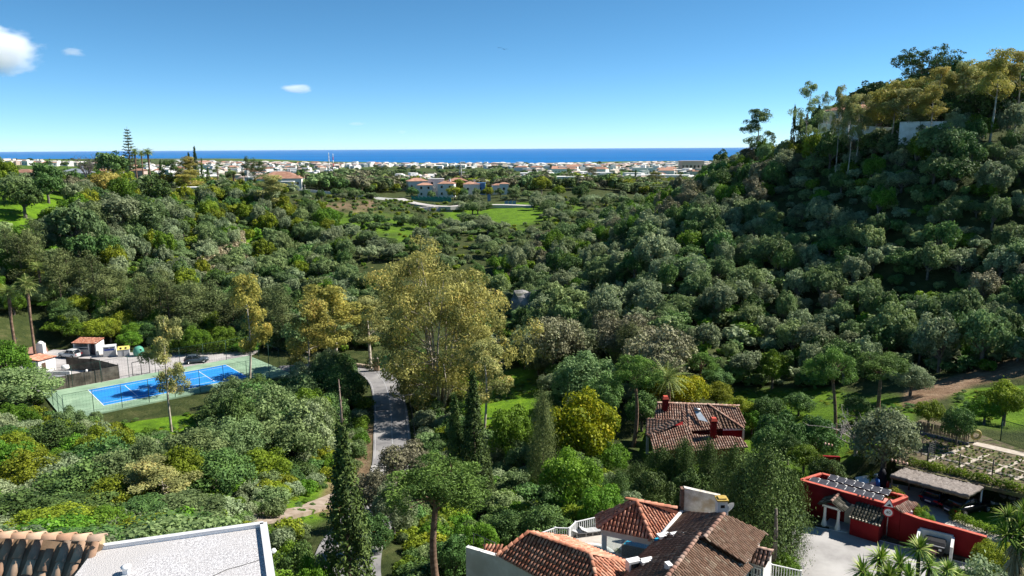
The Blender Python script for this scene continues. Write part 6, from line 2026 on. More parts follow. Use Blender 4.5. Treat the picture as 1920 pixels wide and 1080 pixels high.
PP('eucalyptus_tree', 'broad pale eucalyptus on the left ridge below the dark conifers', 'tree', 'euc2', 492, 328, 285, 100, 'euc', 'pale', rz=1)
PP('eucalyptus_tree', 'leaning eucalyptus bough tree behind the two slender cypresses', 'tree', 'euc1', 905, 640, 104, 110, 'euc', 'pale', rz=2.2)
# cypresses
t = PP('cypress_tree', 'tall dark cypress with a dead bare tip, nearest the viewer', 'tree', 'cypress0', 640, 796, 42, 98, 'cypress', 'brown', rz=0)
ph = PHEIGHT['cypress0'][0]
sm_ = MB().tube([(0, 0, ph * .9), (.02, 0, ph * 1.06), (-.02, 0, ph * 1.2)], [.07, .05, .012], 6)
rd_ = random.Random(2)
for k in range(40):
    z = ph * rd_.uniform(.93, 1.17); a = rd_.uniform(0, 6.28); l_ = .34 * (1.22 - z / ph) * 3
    sm_.tube([(0, 0, z), (math.cos(a) * l_, math.sin(a) * l_, z + l_ * .9)], [.018, .006], 4)
sm_.build('dead_tip', mat('dead_twigs', (.20, .14, .11), (.30, .23, .19), 4), t)
PP('cypress_tree', 'slender cypress, shorter left one of the pair in mid picture', 'tree', 'cypress0', 852, 742, 70, 52, 'cypress', 'brown', rz=1)
PP('cypress_tree', 'slender cypress, taller right one of the pair in mid picture', 'tree', 'cypress0', 886, 698, 69, 60, 'cypress', 'brown', rz=2)
PP('cypress_tree', 'stubby little cypress at the foot of the slender pair', 'tree', 'cypress0', 914, 842, 70, 30, 'cypress', 'brown', rz=4)
PP('conifer_tree', 'thin ragged dark conifer left of the yellow-flowered tree', 'tree', 'ley0', 1017, 733, 74, 66, 'conif', 'brown', rz=4)
# pines
PP('pine_tree', 'large bushy pine with bare trunk left of the villa', 'tree', 'pine0', 818, 866, 47, 190, 'pine', 'pine', rz=.4)
PP('pine_tree', 'tall bright pine left of the red house', 'tree', 'pine1', 1190, 668, 92, 100, 'pine', 'pine', rz=1.3)
PP('pine_tree', 'leaning pine rising behind the red house roof', 'tree', 'pine1', 1306, 660, 108, 66, 'pine', 'pine', rz=2.6, tilt=(0, -.16))
PP('pine_tree', 'tall pine with long leaning trunk on the lawn', 'tree', 'pine1', 1577, 653, 82, 102, 'pine', 'pine', rz=0, tilt=(0, -.10))
PP('pine_tree', 'round-headed pine on the lawn right of the leaning pine', 'tree', 'pine0', 1655, 664, 88, 118, 'pine', 'pine', rz=1)
# broadleaves round the garden
def B(label, proto, u, v, d, w, leaf, name='garden_tree', cat='tree', bark='grey'):
    return PP(name, label, cat, proto, u, v, d, w, leaf, bark)
B('round tree covered in yellow flowers below the pine', 'near0', 1092, 735, 82, 138, 'yellow')
B('bright fresh green tree standing behind the villa terrace', 'near1', 1072, 850, 61, 104, 'fresh')
B('grey-green tree between the lawn pines and the dirt bank', 'near2', 1712, 682, 95, 72, 'olive')
B('big grey olive bush beside the vegetable plots', 'near3', 1665, 765, 71, 118, 'olive')
B('glossy loquat tree at the lawn edge near the leaning pine', 'near0', 1535, 780, 78, 90, 'carob')
B('glossy round tree right of the red house', 'near1', 1468, 776, 80, 96, 'carob')
B('lime green bush below the dirt bank', 'near2', 1745, 750, 84, 62, 'lime', 'shrub', 'shrub')
B('tall leafy tree left of the bright pine', 'near3', 1100, 660, 108, 112, 'oak')
B('pale branching tree behind the yellow-flowered tree', 'near1', 1040, 596, 128, 130, 'twig')
B('pinkish bare-twigged tree above the red house', 'near2', 1235, 615, 126, 150, 'twig')
B('pinkish bare-twigged tree behind the dark conifer', 'near0', 1180, 590, 134, 120, 'twig')
PP('conifer_tree', 'dark pointed conifer among the pinkish bare trees', 'tree', 'ley0', 1182, 606, 120, 74, 'conif', 'brown')
B('dark thicket tree in the shade left of the tall pine', 'near2', 1130, 700, 100, 90, 'carob')
B('dark evergreen tree below the tall bright pine', 'near3', 1205, 735, 90, 70, 'carob')
for i, (u, v, d, w, lf, lab) in enumerate([
    (1245, 690, 104, 70, 'yellow', 'yellow-flowered bush under the palm behind the red house'),
    (1285, 705, 104, 80, 'yellow', 'broad yellow-green bush behind the red house chimneys'),
    (1345, 718, 106, 60, 'lime', 'lime green bush behind the red house right end'),
    (1385, 745, 103, 62, 'lime', 'lime bush at the right corner of the red house'),
    (1412, 770, 96, 50, 'fresh', 'banana-like green bush beside the red house'),
    (960, 765, 84, 96, 'fresh', 'feathery green bush right of the slender cypress pair'),
    (1510, 832, 70, 60, 'fresh', 'clipped green bush inside the red kerb'),
    (1445, 800, 78, 60, 'carob', 'dark bush left of the glossy loquat tree'),
    (1480, 815, 72, 52, 'carob', 'dark low bush behind the red kerb'),
    (1130, 915, 55, 86, 'fresh', 'leafy green bush behind the villa pavilion'),
    (1020, 945, 52, 110, 'carob', 'dark green shrub left of the villa terrace'),
    (960, 960, 52, 90, 'carob', 'dark shrub between pine and villa terrace'),
    (1185, 925, 56, 70, 'olive', 'pale leafy shrub behind the pavilion roof'),
    (900, 985, 47, 80, 'fresh', 'leafy shrub beside the white villa wall'),
    (1158, 1032, 44, 38, 'lime', 'small potted shrub before the pavilion glass'),
    (700, 880, 62, 95, 'twig', 'grey twiggy shrub between the cypress and the pine'),
    (735, 905, 56, 90, 'olive', 'grey-leaved shrub left of the bushy pine'),
    (760, 835, 78, 110, 'twig', 'pale grey bush at the road foot'),
    (690, 960, 47, 76, 'carob', 'dark shrub behind the nearest cypress'),
    (848, 1005, 44, 80, 'carob', 'dark ivy-like shrub against the white villa wall'),
    (560, 1020, 34, 90, 'carob', 'dark shrub right of the gravel roof'),
    (585, 1050, 30, 80, 'fresh', 'green shrub at the foot of the nearest cypress'),
    (1670, 915, 63, 62, 'lime', 'yellow-green shrub at the left end of the carport'),
    (1735, 960, 57, 40, 'fresh', 'small flowering shrub inside the garden wall'),
    (1720, 945, 58, 44, 'lime', 'papaya-like bush beside the tiled canopy'),
    (1868, 1018, 44, 80, 'lime', 'straggly yellow-green shrub at the end of the garden wall'),
    (1820, 1048, 36, 130, 'olive', 'dry twiggy shrub at the lower right corner'),
    (1470, 1040, 46, 60, 'fresh', 'bushy green plant at the villa right railing'),
    (1090, 690, 112, 70, 'carob', 'dark shrub in the stream bed shade'),
    (1440, 745, 108, 60, 'carob', 'dark bush at the upper edge of the lawn'),
    (1500, 735, 110, 60, 'carob', 'dark bush at the wood edge above the lawn'),
    (1610, 745, 98, 60, 'carob', 'dark bush between the two lawn pines'),
    (1850, 745, 82, 56, 'fresh', 'green weed clump on the bank above the netting'),
    (1800, 765, 78, 60, 'carob', 'dark weedy bush behind the picket fence'),
    (1890, 715, 92, 80, 'lime', 'lime weeds on the upper bank at the right edge')]):
    PP('shrub', lab, 'shrub', 'near%d' % (i % 4), u, v, d, w, lf, 'grey')
# dark evergreen screen between villa and red house
SCREEN = ['first', 'second', 'third', 'fourth', 'fifth', 'sixth', 'seventh', 'eighth']
for i, (u, v, d, w) in enumerate([(1195, 868, 66, 60), (1240, 838, 67, 62), (1285, 824, 66, 62), (1330, 826, 64, 64), (1378, 838, 60, 74), (1160, 885, 64, 66)]):
    PP('screen_conifer', ['second', 'third', 'fourth', 'fifth', 'sixth', 'first'][i] + ' from the left of the dark conifers screening the red house', 'tree', 'ley0', u, v, d, w * 1.25, 'cypress', 'brown', 'conifer screen before the red house')
PP('screen_conifer', 'largest dark green conifer between the villa and the lane', 'tree', 'ley0', 1440, 838, 53, 160, 'cypress', 'brown')
PP('screen_conifer', 'green conifer behind the villa chimney', 'tree', 'ley0', 1395, 880, 54, 90, 'cypress', 'brown')
PP('screen_conifer', 'narrow conifer at the left end of the lane', 'tree', 'ley0', 1488, 890, 54, 66, 'cypress', 'brown')
for u, v, d, w, lab in ((1225, 885, 60, 80, 'dark dense tree filling the gap behind the pavilion roof'), (1300, 878, 60, 90, 'dark dense tree behind the stone gable'), (1350, 870, 58, 80, 'dark dense tree left of the largest conifer'), (1265, 860, 64, 80, 'dark dense tree in the middle of the conifer screen'), (1420, 850, 60, 80, 'dark dense tree behind the largest conifer')):
    PP('screen_tree', lab, 'tree', 'near%d' % (w % 4), u, v, d, w, 'cypress', 'grey')
# stand-alone stem in front of the conifer
st_ = thing('dead_tree', 'pale dead trunk in front of the large conifer', 'dead tree', at_h(1450, 1060, -29.5))
MB().tube([(0, 0, -.5), (.05, 0, 2.2), (-.02, .05, 4.3)], [.2, .16, .1], 8).build('trunk', BARK['grey'], st_)
# bare tree by the red building
bt = thing('bare_tree', 'leafless pale grey tree behind the red outbuilding', 'tree', at_h(1600, 893, -31.8))
bt.location.z = tz(bt.location.x, bt.location.y)
link('branches', m_twigs('bare', 9, 3.6, 2.9, 10, 8, 4, .13), mat('bare_bark', (.26, .23, .21), (.42, .39, .36), 3, .9), bt)
dk = PP('shrub', 'dark rounded bush left of the leafless tree', 'shrub', 'near1', 1552, 862, 68, 60, 'cypress', 'grey')
# palms
PP('palm_tree', 'feathery date palm behind the red house', 'palm', 'date0', 1253, 678, 101, 86, 'palm', 'pine', crown_name='fronds')
for i, (u, v, d, w, lab) in enumerate([(14, 532, 150, 44, 'tall fan palm at the left picture edge'), (48, 515, 150, 46, 'tall fan palm second from the left picture edge'), (52, 478, 175, 44, 'palm head in the wood above the two tall palms'), (70, 490, 172, 40, 'palm head right of another in the left wood'),
    (252, 277, 360, 22, 'left one of three ridge palms beside the Norfolk pine'), (264, 280, 365, 20, 'middle one of three ridge palms beside the Norfolk pine'), (276, 277, 358, 24, 'right one of three ridge palms beside the Norfolk pine'), (406, 308, 360, 16, 'thin palm on the ridge right of the cypresses'), (437, 318, 340, 30, 'bushy palm on the ridge left of the dark conifers'), (30, 309, 260, 30, 'leafy palm above the left meadow')]):
    PP('palm_tree', lab, 'palm', 'palm0', u, v, d, w, 'palm', 'pine', 'palms on the left', crown_name='fronds')
PP('norfolk_pine', 'tall tiered Norfolk pine on the left skyline', 'tree', 'norfolk', 238, 243, 390, 34, 'conif', 'brown')
# yuccas, lower right
ros = [m_rosette('yucca_head%d' % k, 50 + k, 84, .78, .042) for k in range(3)]
for me in ros: me.materials.append(LM['yucca'])
def yucca(label, heads, d, foot_dx=0):
    hp = [at_d(u, v, d + dd) for u, v, dd, s in heads]
    c = sum(hp, Vector()) / len(hp)
    t = thing('yucca', label, 'plant', (c.x + foot_dx, c.y, tz(c.x + foot_dx, c.y)))
    for i, (p, hd_) in enumerate(zip(hp, heads)):
        q = p - t.location
        MB().tube([(q.x * .15, q.y * .15, -.4), (q.x * .6, q.y * .6, q.z * .5), (q.x, q.y, q.z)], [.16, .11, .08], 7).build('stem', BARK['brown'], t)
        o = link('leaf_head', ros[i % 3], None, t); o.location = q; o.scale = (hd_[3],) * 3; o.rotation_euler = (random.uniform(-.3, .3), random.uniform(-.3, .3), i * 1.1)
yucca('yucca with spiky heads, left of the clump at lower right', [(1618, 1072, 0, 1.0), (1650, 1048, .8, 1.05), (1630, 1100, -.6, 1.1)], 32)
yucca('yucca with spiky heads in the middle of the lower right clump', [(1688, 1058, 0, 1.05), (1668, 1080, -.5, 1.0), (1705, 1085, -.8, 1.0)], 32)
yucca('tallest yucca of the lower right clump, before the bin shelter', [(1724, 1030, 0, 1.0), (1742, 1062, -.4, .9)], 32.5)
yucca('small yucca right of the lower right clump', [(1775, 1068, 0, .8), (1792, 1082, .3, .8)], 33)
yt = thing('yucca_tree', 'big shaggy yucca tree at the right picture edge', 'plant', at_d(1905, 1040, 36))
g_ = tz(yt.location.x, yt.location.y); top_ = at_d(1905, 1005, 36).z; yt.location.z = g_
MB().tube([(0, 0, -.4), (.1, 0, (top_ - g_) * .5), (0, 0, top_ - g_)], [.4, .3, .22], 8).build('trunk', BARK['brown'], yt)
for i, (dx, dy, dz, s) in enumerate([(0, 0, .3, 1.5), (-.7, -.2, .1, 1.2), (.8, .1, .2, 1.3), (.2, -.6, -.1, 1.2), (-.4, .4, .8, 1.1), (.5, .3, 1.0, 1.1)]):
    o = link('leaf_head', ros[i % 3], None, yt); o.location = (dx, dy, top_ - g_ + dz); o.scale = (s, s, s); o.rotation_euler = (dx * .5, -dy * .5, i)
sk = m_rosette('dead_skirt', 77, 160, 1.3, .05, (-1.5, -1.0), .1); sk.materials.append(LM['dry'])
for z in (-.1, -.9): link('dead_leaf_skirt', sk, None, yt).location = (0, 0, top_ - g_ + z)
# red-flowered shrub
fl = PP('shrub', 'shrub with orange-red blooms right of the nearest cypress', 'shrub', 'near2', 712, 992, 43, 40, 'carob', 'grey')
fm = MB(); rd_ = random.Random(8)
for k in range(26):
    a, r_ = rd_.uniform(0, 6.28), rd_.uniform(0, 2.6); q = Vector((math.cos(a) * r_, math.sin(a) * r_, 5.3 - r_ * .5 + rd_.uniform(-.3, .3)))
    fm.add([q + Vector((rd_.gauss(0, .22), rd_.gauss(0, .22), rd_.gauss(.1, .25))) for _ in range(4)], [(0, 1, 2), (0, 2, 3), (0, 1, 3)])
tag(fm.build('blooms', mat('orange_red_bloom', (.62, .07, .015), None, 1, .6), fl), kind='stuff')
# tufts and weeds on the grass, too many to count
tx, ty = [], []
for px_, d0, d1 in ((GRASSP[5], 70, 135), (GRASSP[6], 85, 125), (GRASSP[8], 70, 120), (GRASSP[9], 65, 108), (GRASSP[10], 48, 98), (GRASSP[12], 55, 80)):
    gx_, gy_ = poisson([(-60, 45), (75, 45), (80, 130), (-60, 135)], 1.15, len(px_) + d0)
    gu, gv, gz_ = px_of(gx_, gy_)
    k_ = in_poly(gu, gv, px_) & (np.hypot(gx_, gy_) > d0) & (np.hypot(gx_, gy_) < d1) & keep_clear(gx_, gy_, .3) & (fbm(gx_, gy_, 4.0, 3, 4) > -.1)
    tx.append(gx_[k_]); ty.append(gy_[k_])
tx, ty = np.concatenate(tx), np.concatenate(ty)
ts = rng.uniform(.18, .55, len(tx))
scatter('meadow_tufts', 'tufts of grass and weeds on the lawns and banks', 'grass', np.stack([tx, ty, terr(tx, ty) - .05], 1), np.stack([ts, ts, ts * rng.uniform(.3, .7, len(tx))], 1), [(PROTO['weed1'][0], LM['fresh']), (PROTO['weed1'][0], LM['lime']), (PROTO['weed0'][0], LM['carob'])], None)
# clipped hedges
def hedge(name, label, pts, w, h, leaf, n=2600, size=.26):
    P = [Vector(p) for p in pts]
    t = thing(name, label, 'hedge', P[0])
    C, Rd = [], []
    for i in range(len(P) - 1):
        k = max(2, int((P[i + 1] - P[i]).length / (w * .5)))
        for j in range(k):
            q = P[i].lerp(P[i + 1], j / k) - P[0]
            for z in np.arange(w * .35, max(h, w * .4), w * .55):
                C.append((q.x + random.uniform(-.15, .15), q.y + random.uniform(-.15, .15), z)); Rd.append(w * random.uniform(.42, .58))
    me = foliage(name, [clumps(C, Rd, n, size, .6, (C[len(C) // 2][0], C[len(C) // 2][1], 0), .3, .7, seed=len(C))])
    link('foliage', me, LM[leaf], t)
    m = MB()
    for i in range(len(P) - 1):
        m.tube([P[i] - P[0] + Vector((0, 0, .05)), P[i] - P[0] + Vector((0, 0, h * .8))], .05, 5)
    m.build('stem', BARK['brown'], t)
    return t
hedge('hedge', 'long green hedge along the back of the car park', [P_(296, 662), P_(350, 663), P_(410, 661), P_(475, 656)], 2.2, 3.0, 'fresh', 7000, .3)
hedge('hedge', 'low clipped hedge along the edge of the small lawn', [at_h(1787, 975, YH), at_h(1850, 1000, YH), at_h(1890, 1010, YH)], .6, .55, 'fresh', 2600, .12)
hedge('hedge', 'yellow-green creeper hedge on top of the stone wall', [at_h(1712, 872, PH), at_h(1780, 888, PH), at_h(1850, 905, PH), at_h(1985, 942, PH)], .8, .7, 'lime', 5000, .16)
# crops in the beds: rows too small to pick apart
cx, cy = poisson([tuple(at_h(u, v, PH)[:2]) for u, v in ((1725, 815), (1818, 836), (1990, 876), (1990, 925), (1740, 866))], .55, 71)
u_p, v_p = project(cx, cy, np.full(cx.shape, PH))
scatter('vegetable_rows', 'low rows of young vegetables in the garden plots', 'vegetables', np.stack([cx, cy, np.full(cx.shape, PH + .03)], 1), np.stack([rng.uniform(.07, .15, len(cx))] * 2 + [rng.uniform(.06, .14, len(cx))], 1), [(PROTO['shrub1'][0], LM['fresh']), (PROTO['shrub1'][0], LM['olive']), (PROTO['shrub0'][0], LM['lime'])], None)

# ------------------------------------------------------------------ near slope: bushy trees left of the road
NEAR_L = [(-88,112),(-70,104),(-55,96),(-42,112),(-32,128),(-26,118),(-24,104),(-22.5,94),(-21,84),(-23,72),(-27,60),(-22,48),(-10,32),(-16,24),(-30,26),(-62,44),(-95,78)]
def slope_trees():
    x, y = poisson(NEAR_L, 5.2, 505)
    ok = keep_clear(x, y, 2.2) & not_in_px(x, y, [GRASSP[6]], 4.5) & not_in_px(x, y, [GRASSP[6], [(190, 770), (330, 790), (310, 880), (230, 860)], [(500, 900), (640, 850), (690, 930), (560, 990)]]) & not_in_px(x, y, [TRACKP], 2.5)
    x, y = x[ok], y[ok]
    z = terr(x, y)
    u, v = project(x, y, z)
    ok = in_view(x, y, z, 5, 80)
    x, y, z, u, v = x[ok], y[ok], z[ok], u[ok], v[ok]
    r = np.random.default_rng(6)
    kinds = ['carob', 'oak', 'olive', 'fresh', 'lime']
    for i in range(len(x)):
        big = u[i] > 330 and v[i] < 900
        k = r.choice(5, p=[.5, .3, .1, .07, .03] if big else [.22, .22, .24, .18, .14])
        h = r.uniform(5.5, 9.0) if big else r.uniform(3.2, 6.2)
        if v[i] > 960: h *= .6
        w = r.uniform(.85, 1.3) * (1.25 if big else 1.0)
        side = 'at the left picture edge' if u[i] < 110 else 'left of the grassy gully' if u[i] < 230 else 'at the grassy gully' if u[i] < 340 else 'below the tennis court' if u[i] < 470 else 'left of the valley road' if u[i] < 600 else 'by the nearest cypress'
        lv = 'upper' if v[i] < 780 else 'middle' if v[i] < 880 else 'lower' if v[i] < 980 else 'lowest'
        plant('slope_bush', '%s %s tree on the %s near slope, %s' % ('tall' if h > 6.6 else 'bushy' if h > 4 else 'low', LEAFWORD[kinds[k]], lv, side), 'tree', 'near%d' % (i % 4), (x[i], y[i], z[i] - .3), w, h / PHEIGHT['near0'][0], kinds[k], 'grey', 'bushy trees on the near left slope')
    return len(x)
print('NEAR', slope_trees())
# valley floor right of the road, below the woods
VAL = [(-10,128),(-8,108),(-6,92),(-4,82),(3,74),(12,70),(11,84),(10,96),(16,108),(34,113),(18,126),(4,136),(-4,140),(-22,146),(-34,146),(-20,136)]
x, y = poisson(VAL, 5.6, 506)
ok = keep_clear(x, y, 2.0) & not_in_px(x, y, [[(870, 690), (1000, 680), (1030, 760), (990, 820), (870, 830)]])
x, y = x[ok], y[ok]; z = terr(x, y)
for i in range(len(x)):
    lf = ['carob', 'oak', 'carob', 'fresh', 'olive'][i % 5]
    vu, vv_ = where(x[i], y[i], z[i])
    spot = 'behind the huge eucalyptus' if vu < 800 else 'right of the huge eucalyptus' if vu < 960 else 'behind the yellow-flowered tree' if vu < 1150 else 'behind the red house'
    spot = spot if vv_ < 740 else 'below the slender cypresses' if vu < 960 else 'left of the red house'
    plant('valley_bush', '%s bushy tree in the valley bottom, %s' % (LEAFWORD[lf], spot), 'tree', 'near%d' % (i % 4), (x[i], y[i], z[i] - .3), rng.uniform(.7, 1.1), rng.uniform(.5, .95), lf, 'grey', 'bushy trees in the valley bottom')
x, y = poisson([(-150,150),(-132,152),(-118,166),(-104,165),(-84,158),(-62,154),(-50,150),(-46,157),(-62,163),(-86,173),(-106,181),(-150,182)], 4.6, 508)
ok = not_in_px(x, y, [[(-20, 622), (70, 622), (100, 690), (-20, 690)]]); x, y = x[ok], y[ok]
z = terr(x, y)
for i in range(len(x)):
    lf = ['fresh', 'carob', 'oak', 'carob', 'lime'][i % 5]
    plant('backdrop_tree', '%s bushy tree at the back of the car park, %s' % (LEAFWORD[lf], 'far left' if x[i] < -110 else 'behind the hut' if x[i] < -85 else 'behind the hedge'), 'tree', 'near%d' % (i % 4), (x[i], y[i], z[i] - .3), rng.uniform(.8, 1.2), rng.uniform(.7, 1.15), lf, 'grey', 'bushy trees backing the car park')
# tall dull conifers behind the car park
TALL = [(-120,173),(-104,171),(-86,164),(-62,158),(-46,154),(-38,160),(-60,172),(-86,180),(-118,184)]
x, y = poisson(TALL, 5.6, 507)
z = terr(x, y)
for i in range(len(x)):
    pm = 'tall%d' % (i % 2)
    plant('tall_tree', 'tall dull green tree behind the car park, ' + ('left of the orange-roofed hut' if x[i] < -95 else 'behind the three containers' if x[i] < -74 else 'behind the hedge' if x[i] < -56 else 'beyond the court end'), 'tree', pm, (x[i], y[i], z[i] - .3), rng.uniform(.85, 1.2), rng.uniform(9.5, 14) / PHEIGHT[pm][0], 'conif', 'brown', 'tall trees behind the car park')
for i, (u, v, d, w, lf, lab) in enumerate([(115, 600, 164, 62, 'fresh', 'light green tree left of the orange-roofed hut'), (185, 598, 158, 62, 'lime', 'light green tree behind the orange-roofed hut'), (365, 612, 151, 58, 'fresh', 'light green tree behind the slate grey car'), (240, 622, 155, 46, 'fresh', 'low green bush behind the three containers'), (30, 566, 172, 66, 'carob', 'dark green tree behind the two tall palms'), (78, 572, 172, 62, 'fresh', 'green tree right of the two tall palms'), (-4, 575, 165, 66, 'oak', 'grey-green tree at the left edge by the palms'), (8, 640, 128, 110, 'fresh', 'green bushy tree at the left edge above the white shed'), (25, 690, 118, 130, 'oak', 'grey-green bushy tree left of the white shed'), (460, 640, 152, 60, 'fresh', 'green shrub at the far end of the hedge'), (118, 668, 150, 30, 'lime', 'small lime bush beside the white shed')]):
    PP('court_tree', lab, 'tree', 'near%d' % (i % 4), u, v, d, w, lf, 'grey', fix=True)
# ------------------------------------------------------------------ hilltop on the right
HT = [(1425, 204, 222, 56, 'euc0', 'oak', 'airy eucalyptus alone on the hill spur against the sky'), (1525, 152, 196, 60, 'eucopen', 'oak', 'thin open eucalyptus against the sky near the hilltop cypresses'), (1552, 172, 196, 34, 'eucopen', 'olive', 'thinnest open eucalyptus left of the hilltop house'),
 (1577, 160, 186, 46, 'euc0', 'euc', 'eucalyptus at the left end of the hilltop row'), (1612, 176, 184, 66, 'euc1', 'euc', 'second eucalyptus of the hilltop row'), (1672, 152, 182, 96, 'euc2', 'gold', 'broad golden eucalyptus in the hilltop row before the white wall'), (1722, 148, 180, 80, 'euc0', 'gold', 'golden eucalyptus in the hilltop row left of the pines'),
 (1768, 126, 180, 84, 'euc1', 'gold', 'tall golden eucalyptus in the middle of the hilltop row'), (1812, 112, 178, 86, 'euc2', 'euc', 'tall green-gold eucalyptus right of the white wall'), (1872, 94, 168, 110, 'euc0', 'gold', 'tallest golden eucalyptus with pale forked trunk at the hilltop right'), (1915, 96, 172, 90, 'euc1', 'gold', 'golden eucalyptus cut by the right picture edge'), (1640, 190, 190, 60, 'euc1', 'euc', 'olive-gold eucalyptus before the hilltop house'),
 (1596, 178, 180, 60, 'euc2', 'euc', 'bushy green-gold eucalyptus left of the hilltop house'), (1700, 165, 176, 90, 'euc1', 'euc', 'green-gold eucalyptus before the white wall middle'), (1745, 160, 174, 84, 'euc2', 'gold', 'golden eucalyptus hiding the white wall'), (1790, 140, 186, 90, 'euc0', 'euc', 'green-gold eucalyptus behind the white wall end'), (1845, 118, 184, 96, 'euc1', 'gold', 'golden eucalyptus left of the pale forked trunk'), (1895, 120, 188, 100, 'euc2', 'euc', 'green-gold eucalyptus behind the pale forked trunk'), (1655, 170, 188, 84, 'euc0', 'gold', 'golden eucalyptus left of the broad one')]
for u, v, d, w, pm, lf, lab in HT:
    if u > 1570:
        d -= 4
        pm = 'hill0' if pm in ('euc0', 'euc2') else 'hill1'
        w *= .9
    plant_px('hilltop_eucalyptus', lab, 'tree', pm, u, v, d, w, lf, 'pale', 'eucalyptus row on the hilltop')
plant_px('umbrella_pine', 'dark umbrella-shaped tree on the hill crest against the sky', 'tree', 'umbrella', 1735, 86, 236, 98, 'cypress', 'brown')
for i, (u, v, w, lab) in enumerate([(1491, 198, 12, 'tallest left cypress on the hill spur'), (1503, 212, 11, 'second small cypress on the hill spur'), (1514, 213, 12, 'third small cypress on the hill spur'), (1537, 196, 17, 'stout cypress beside the open eucalyptus on the spur')]):
    plant_px('hill_cypress', lab, 'tree', 'cypress1', u, v, 204, w + 4, 'cypress', 'brown', 'cypresses on the hill spur')
for i, (u, v, d, w, lf, lab) in enumerate([(1635, 152, 232, 60, 'cypress', 'dark tree on the crest left of the umbrella tree'), (1800, 108, 230, 50, 'carob', 'dark tree on the crest right of the umbrella tree'), (1700, 170, 205, 70, 'carob', 'dark evergreen behind the hilltop row'), (1780, 175, 200, 80, 'carob', 'dark evergreen behind the white hilltop wall'), (1850, 160, 195, 90, 'cypress', 'dark evergreen behind the tallest hilltop eucalyptus'), (1905, 130, 205, 90, 'carob', 'dark evergreen at the hilltop right edge'), (1600, 200, 205, 60, 'cypress', 'dark evergreen beside the hilltop house'), (1480, 262, 205, 60, 'lime', 'lime shrub below the hill cypresses'), (1530, 245, 192, 60, 'lime', 'yellow-green shrub below the hilltop drive'), (1840, 215, 165, 60, 'fresh', 'fresh green shrub right of the white hilltop wall'), (1900, 190, 158, 70, 'olive', 'grey-green tree at the right edge below the eucalyptus'), (1560, 240, 188, 60, 'carob', 'dark shrub below the hilltop drive'), (1640, 245, 180, 70, 'carob', 'dark shrub under the hilltop row'), (1720, 248, 172, 60, 'fresh', 'green shrub under the white hilltop wall'), (1830, 120, 240, 60, 'carob', 'dark tree on the crest behind the eucalyptus row'), (1760, 130, 236, 60, 'oak', 'grey-green tree just below the umbrella tree'), (1680, 165, 232, 60, 'oak', 'grey-green tree on the crest slope'), (1870, 110, 235, 80, 'cypress', 'dark palm-like tree on the crest at the right')]):
    plant_px('hilltop_tree', lab, 'tree', 'round%d' % (i % 5), u, v, d, w, lf, 'grey')
def far_house(name, label, p, w, d, h, rz, wallm, roofm=None, floors=1, hip=True, win=True, group=None, chimney=False, cat='house', flat=False):
    t = thing(name, label, cat, p, rz, group)
    MB().box((0, 0, h / 2 - .5), (w, d, h + 1)).build('wall', wallm, t)
    if flat:
        MB().box((0, 0, h + .15), (w + .3, d + .3, .3)).build('roof', wallm if roofm is None else roofm, t)
    else:
        rh = min(w, d) * .22
        k = .5 * (w - d) if w > d else 0
        k2 = .5 * (d - w) if d > w else 0
        ov = .4
        vs = [(-w / 2 - ov, -d / 2 - ov, h), (w / 2 + ov, -d / 2 - ov, h), (w / 2 + ov, d / 2 + ov, h), (-w / 2 - ov, d / 2 + ov, h), (-k - .01, -k2 - .01, h + rh), (k + .01, -k2 - .01, h + rh), (k + .01, k2 + .01, h + rh), (-k - .01, k2 + .01, h + rh)]
        MB().add(vs, [(0, 1, 5, 4), (1, 2, 6, 5), (2, 3, 7, 6), (3, 0, 4, 7), (4, 5, 6, 7), (3, 2, 1, 0)]).build('roof', roofm, t)
    if win:
        wm = MB().box((0, 0, 0), (1.1, .1, 1.3)).mesh('window'); wm.materials.append(GLASSD)
        for fl_ in range(floors):
            z = h * (fl_ + .55) / floors
            n = max(1, int(w / 3.4))
            for q in range(n):
                o = link('window', wm, None, t); o.location = (-w / 2 + w * (q + .5) / n, -d / 2 - .02, z)
            n = max(1, int(d / 4))
            for q in range(n):
                for s in (-1, 1):
                    o = link('window', wm, None, t); o.location = (s * (w / 2 + .02), -d / 2 + d * (q + .5) / n, z); o.rotation_euler = (0, 0, math.pi / 2)
    if chimney:
        MB().box((w * .2, 0, h + min(w, d) * .22 + .3), (.8, .8, 1.6)).build('chimney', wallm, t)
    return t
TR = mat('far_tile_roof', (.30, .15, .10), (.42, .24, .17), .5, .9, objvar=.25)
WF = mat('far_white_wall', (.66, .65, .62), (.74, .73, .70), .3, .85, objvar=.08)
CRM = mat('far_cream_wall', (.52, .46, .38), (.60, .54, .46), .3, .85, objvar=.12)
PKW = mat('far_pink_wall', (.50, .38, .32), None, 1, .85)
BLU = mat('far_blue_shutter', (.10, .22, .42), None, 1, .7)
# hilltop house, terrace wall
p = at_d(1600, 212, 206); far_house('hilltop_house', 'cream house with brown roof half hidden by the hilltop eucalyptus', (p.x, p.y, tz(p.x, p.y)), 12, 8, 6.0, .2, CRM, TR, 2, group=None, chimney=True)
a, b = at_d(1686, 246, 172), at_d(1804, 244, 168)
hw = thing('terrace_wall', 'long white terrace wall among the hilltop eucalyptus', 'wall', (a.x, a.y, tz(a.x, a.y)))
for k in range(3):
    q0, q1 = a.lerp(b, k / 3), a.lerp(b, (k + .97) / 3)
    o = wall_between(hw, 'wall_section', q0, q1, min(a.z, b.z) - 3, a.z + 2.0, a.z + 2.0 + (.2 if k == 2 else 0), .4, WHITE); o.location = -hw.location
a, b = at_d(1535, 236, 200), at_d(1690, 246, 180)
dw = thing('drive_wall', 'low white wall of the hilltop drive', 'wall', (a.x, a.y, tz(a.x, a.y)))
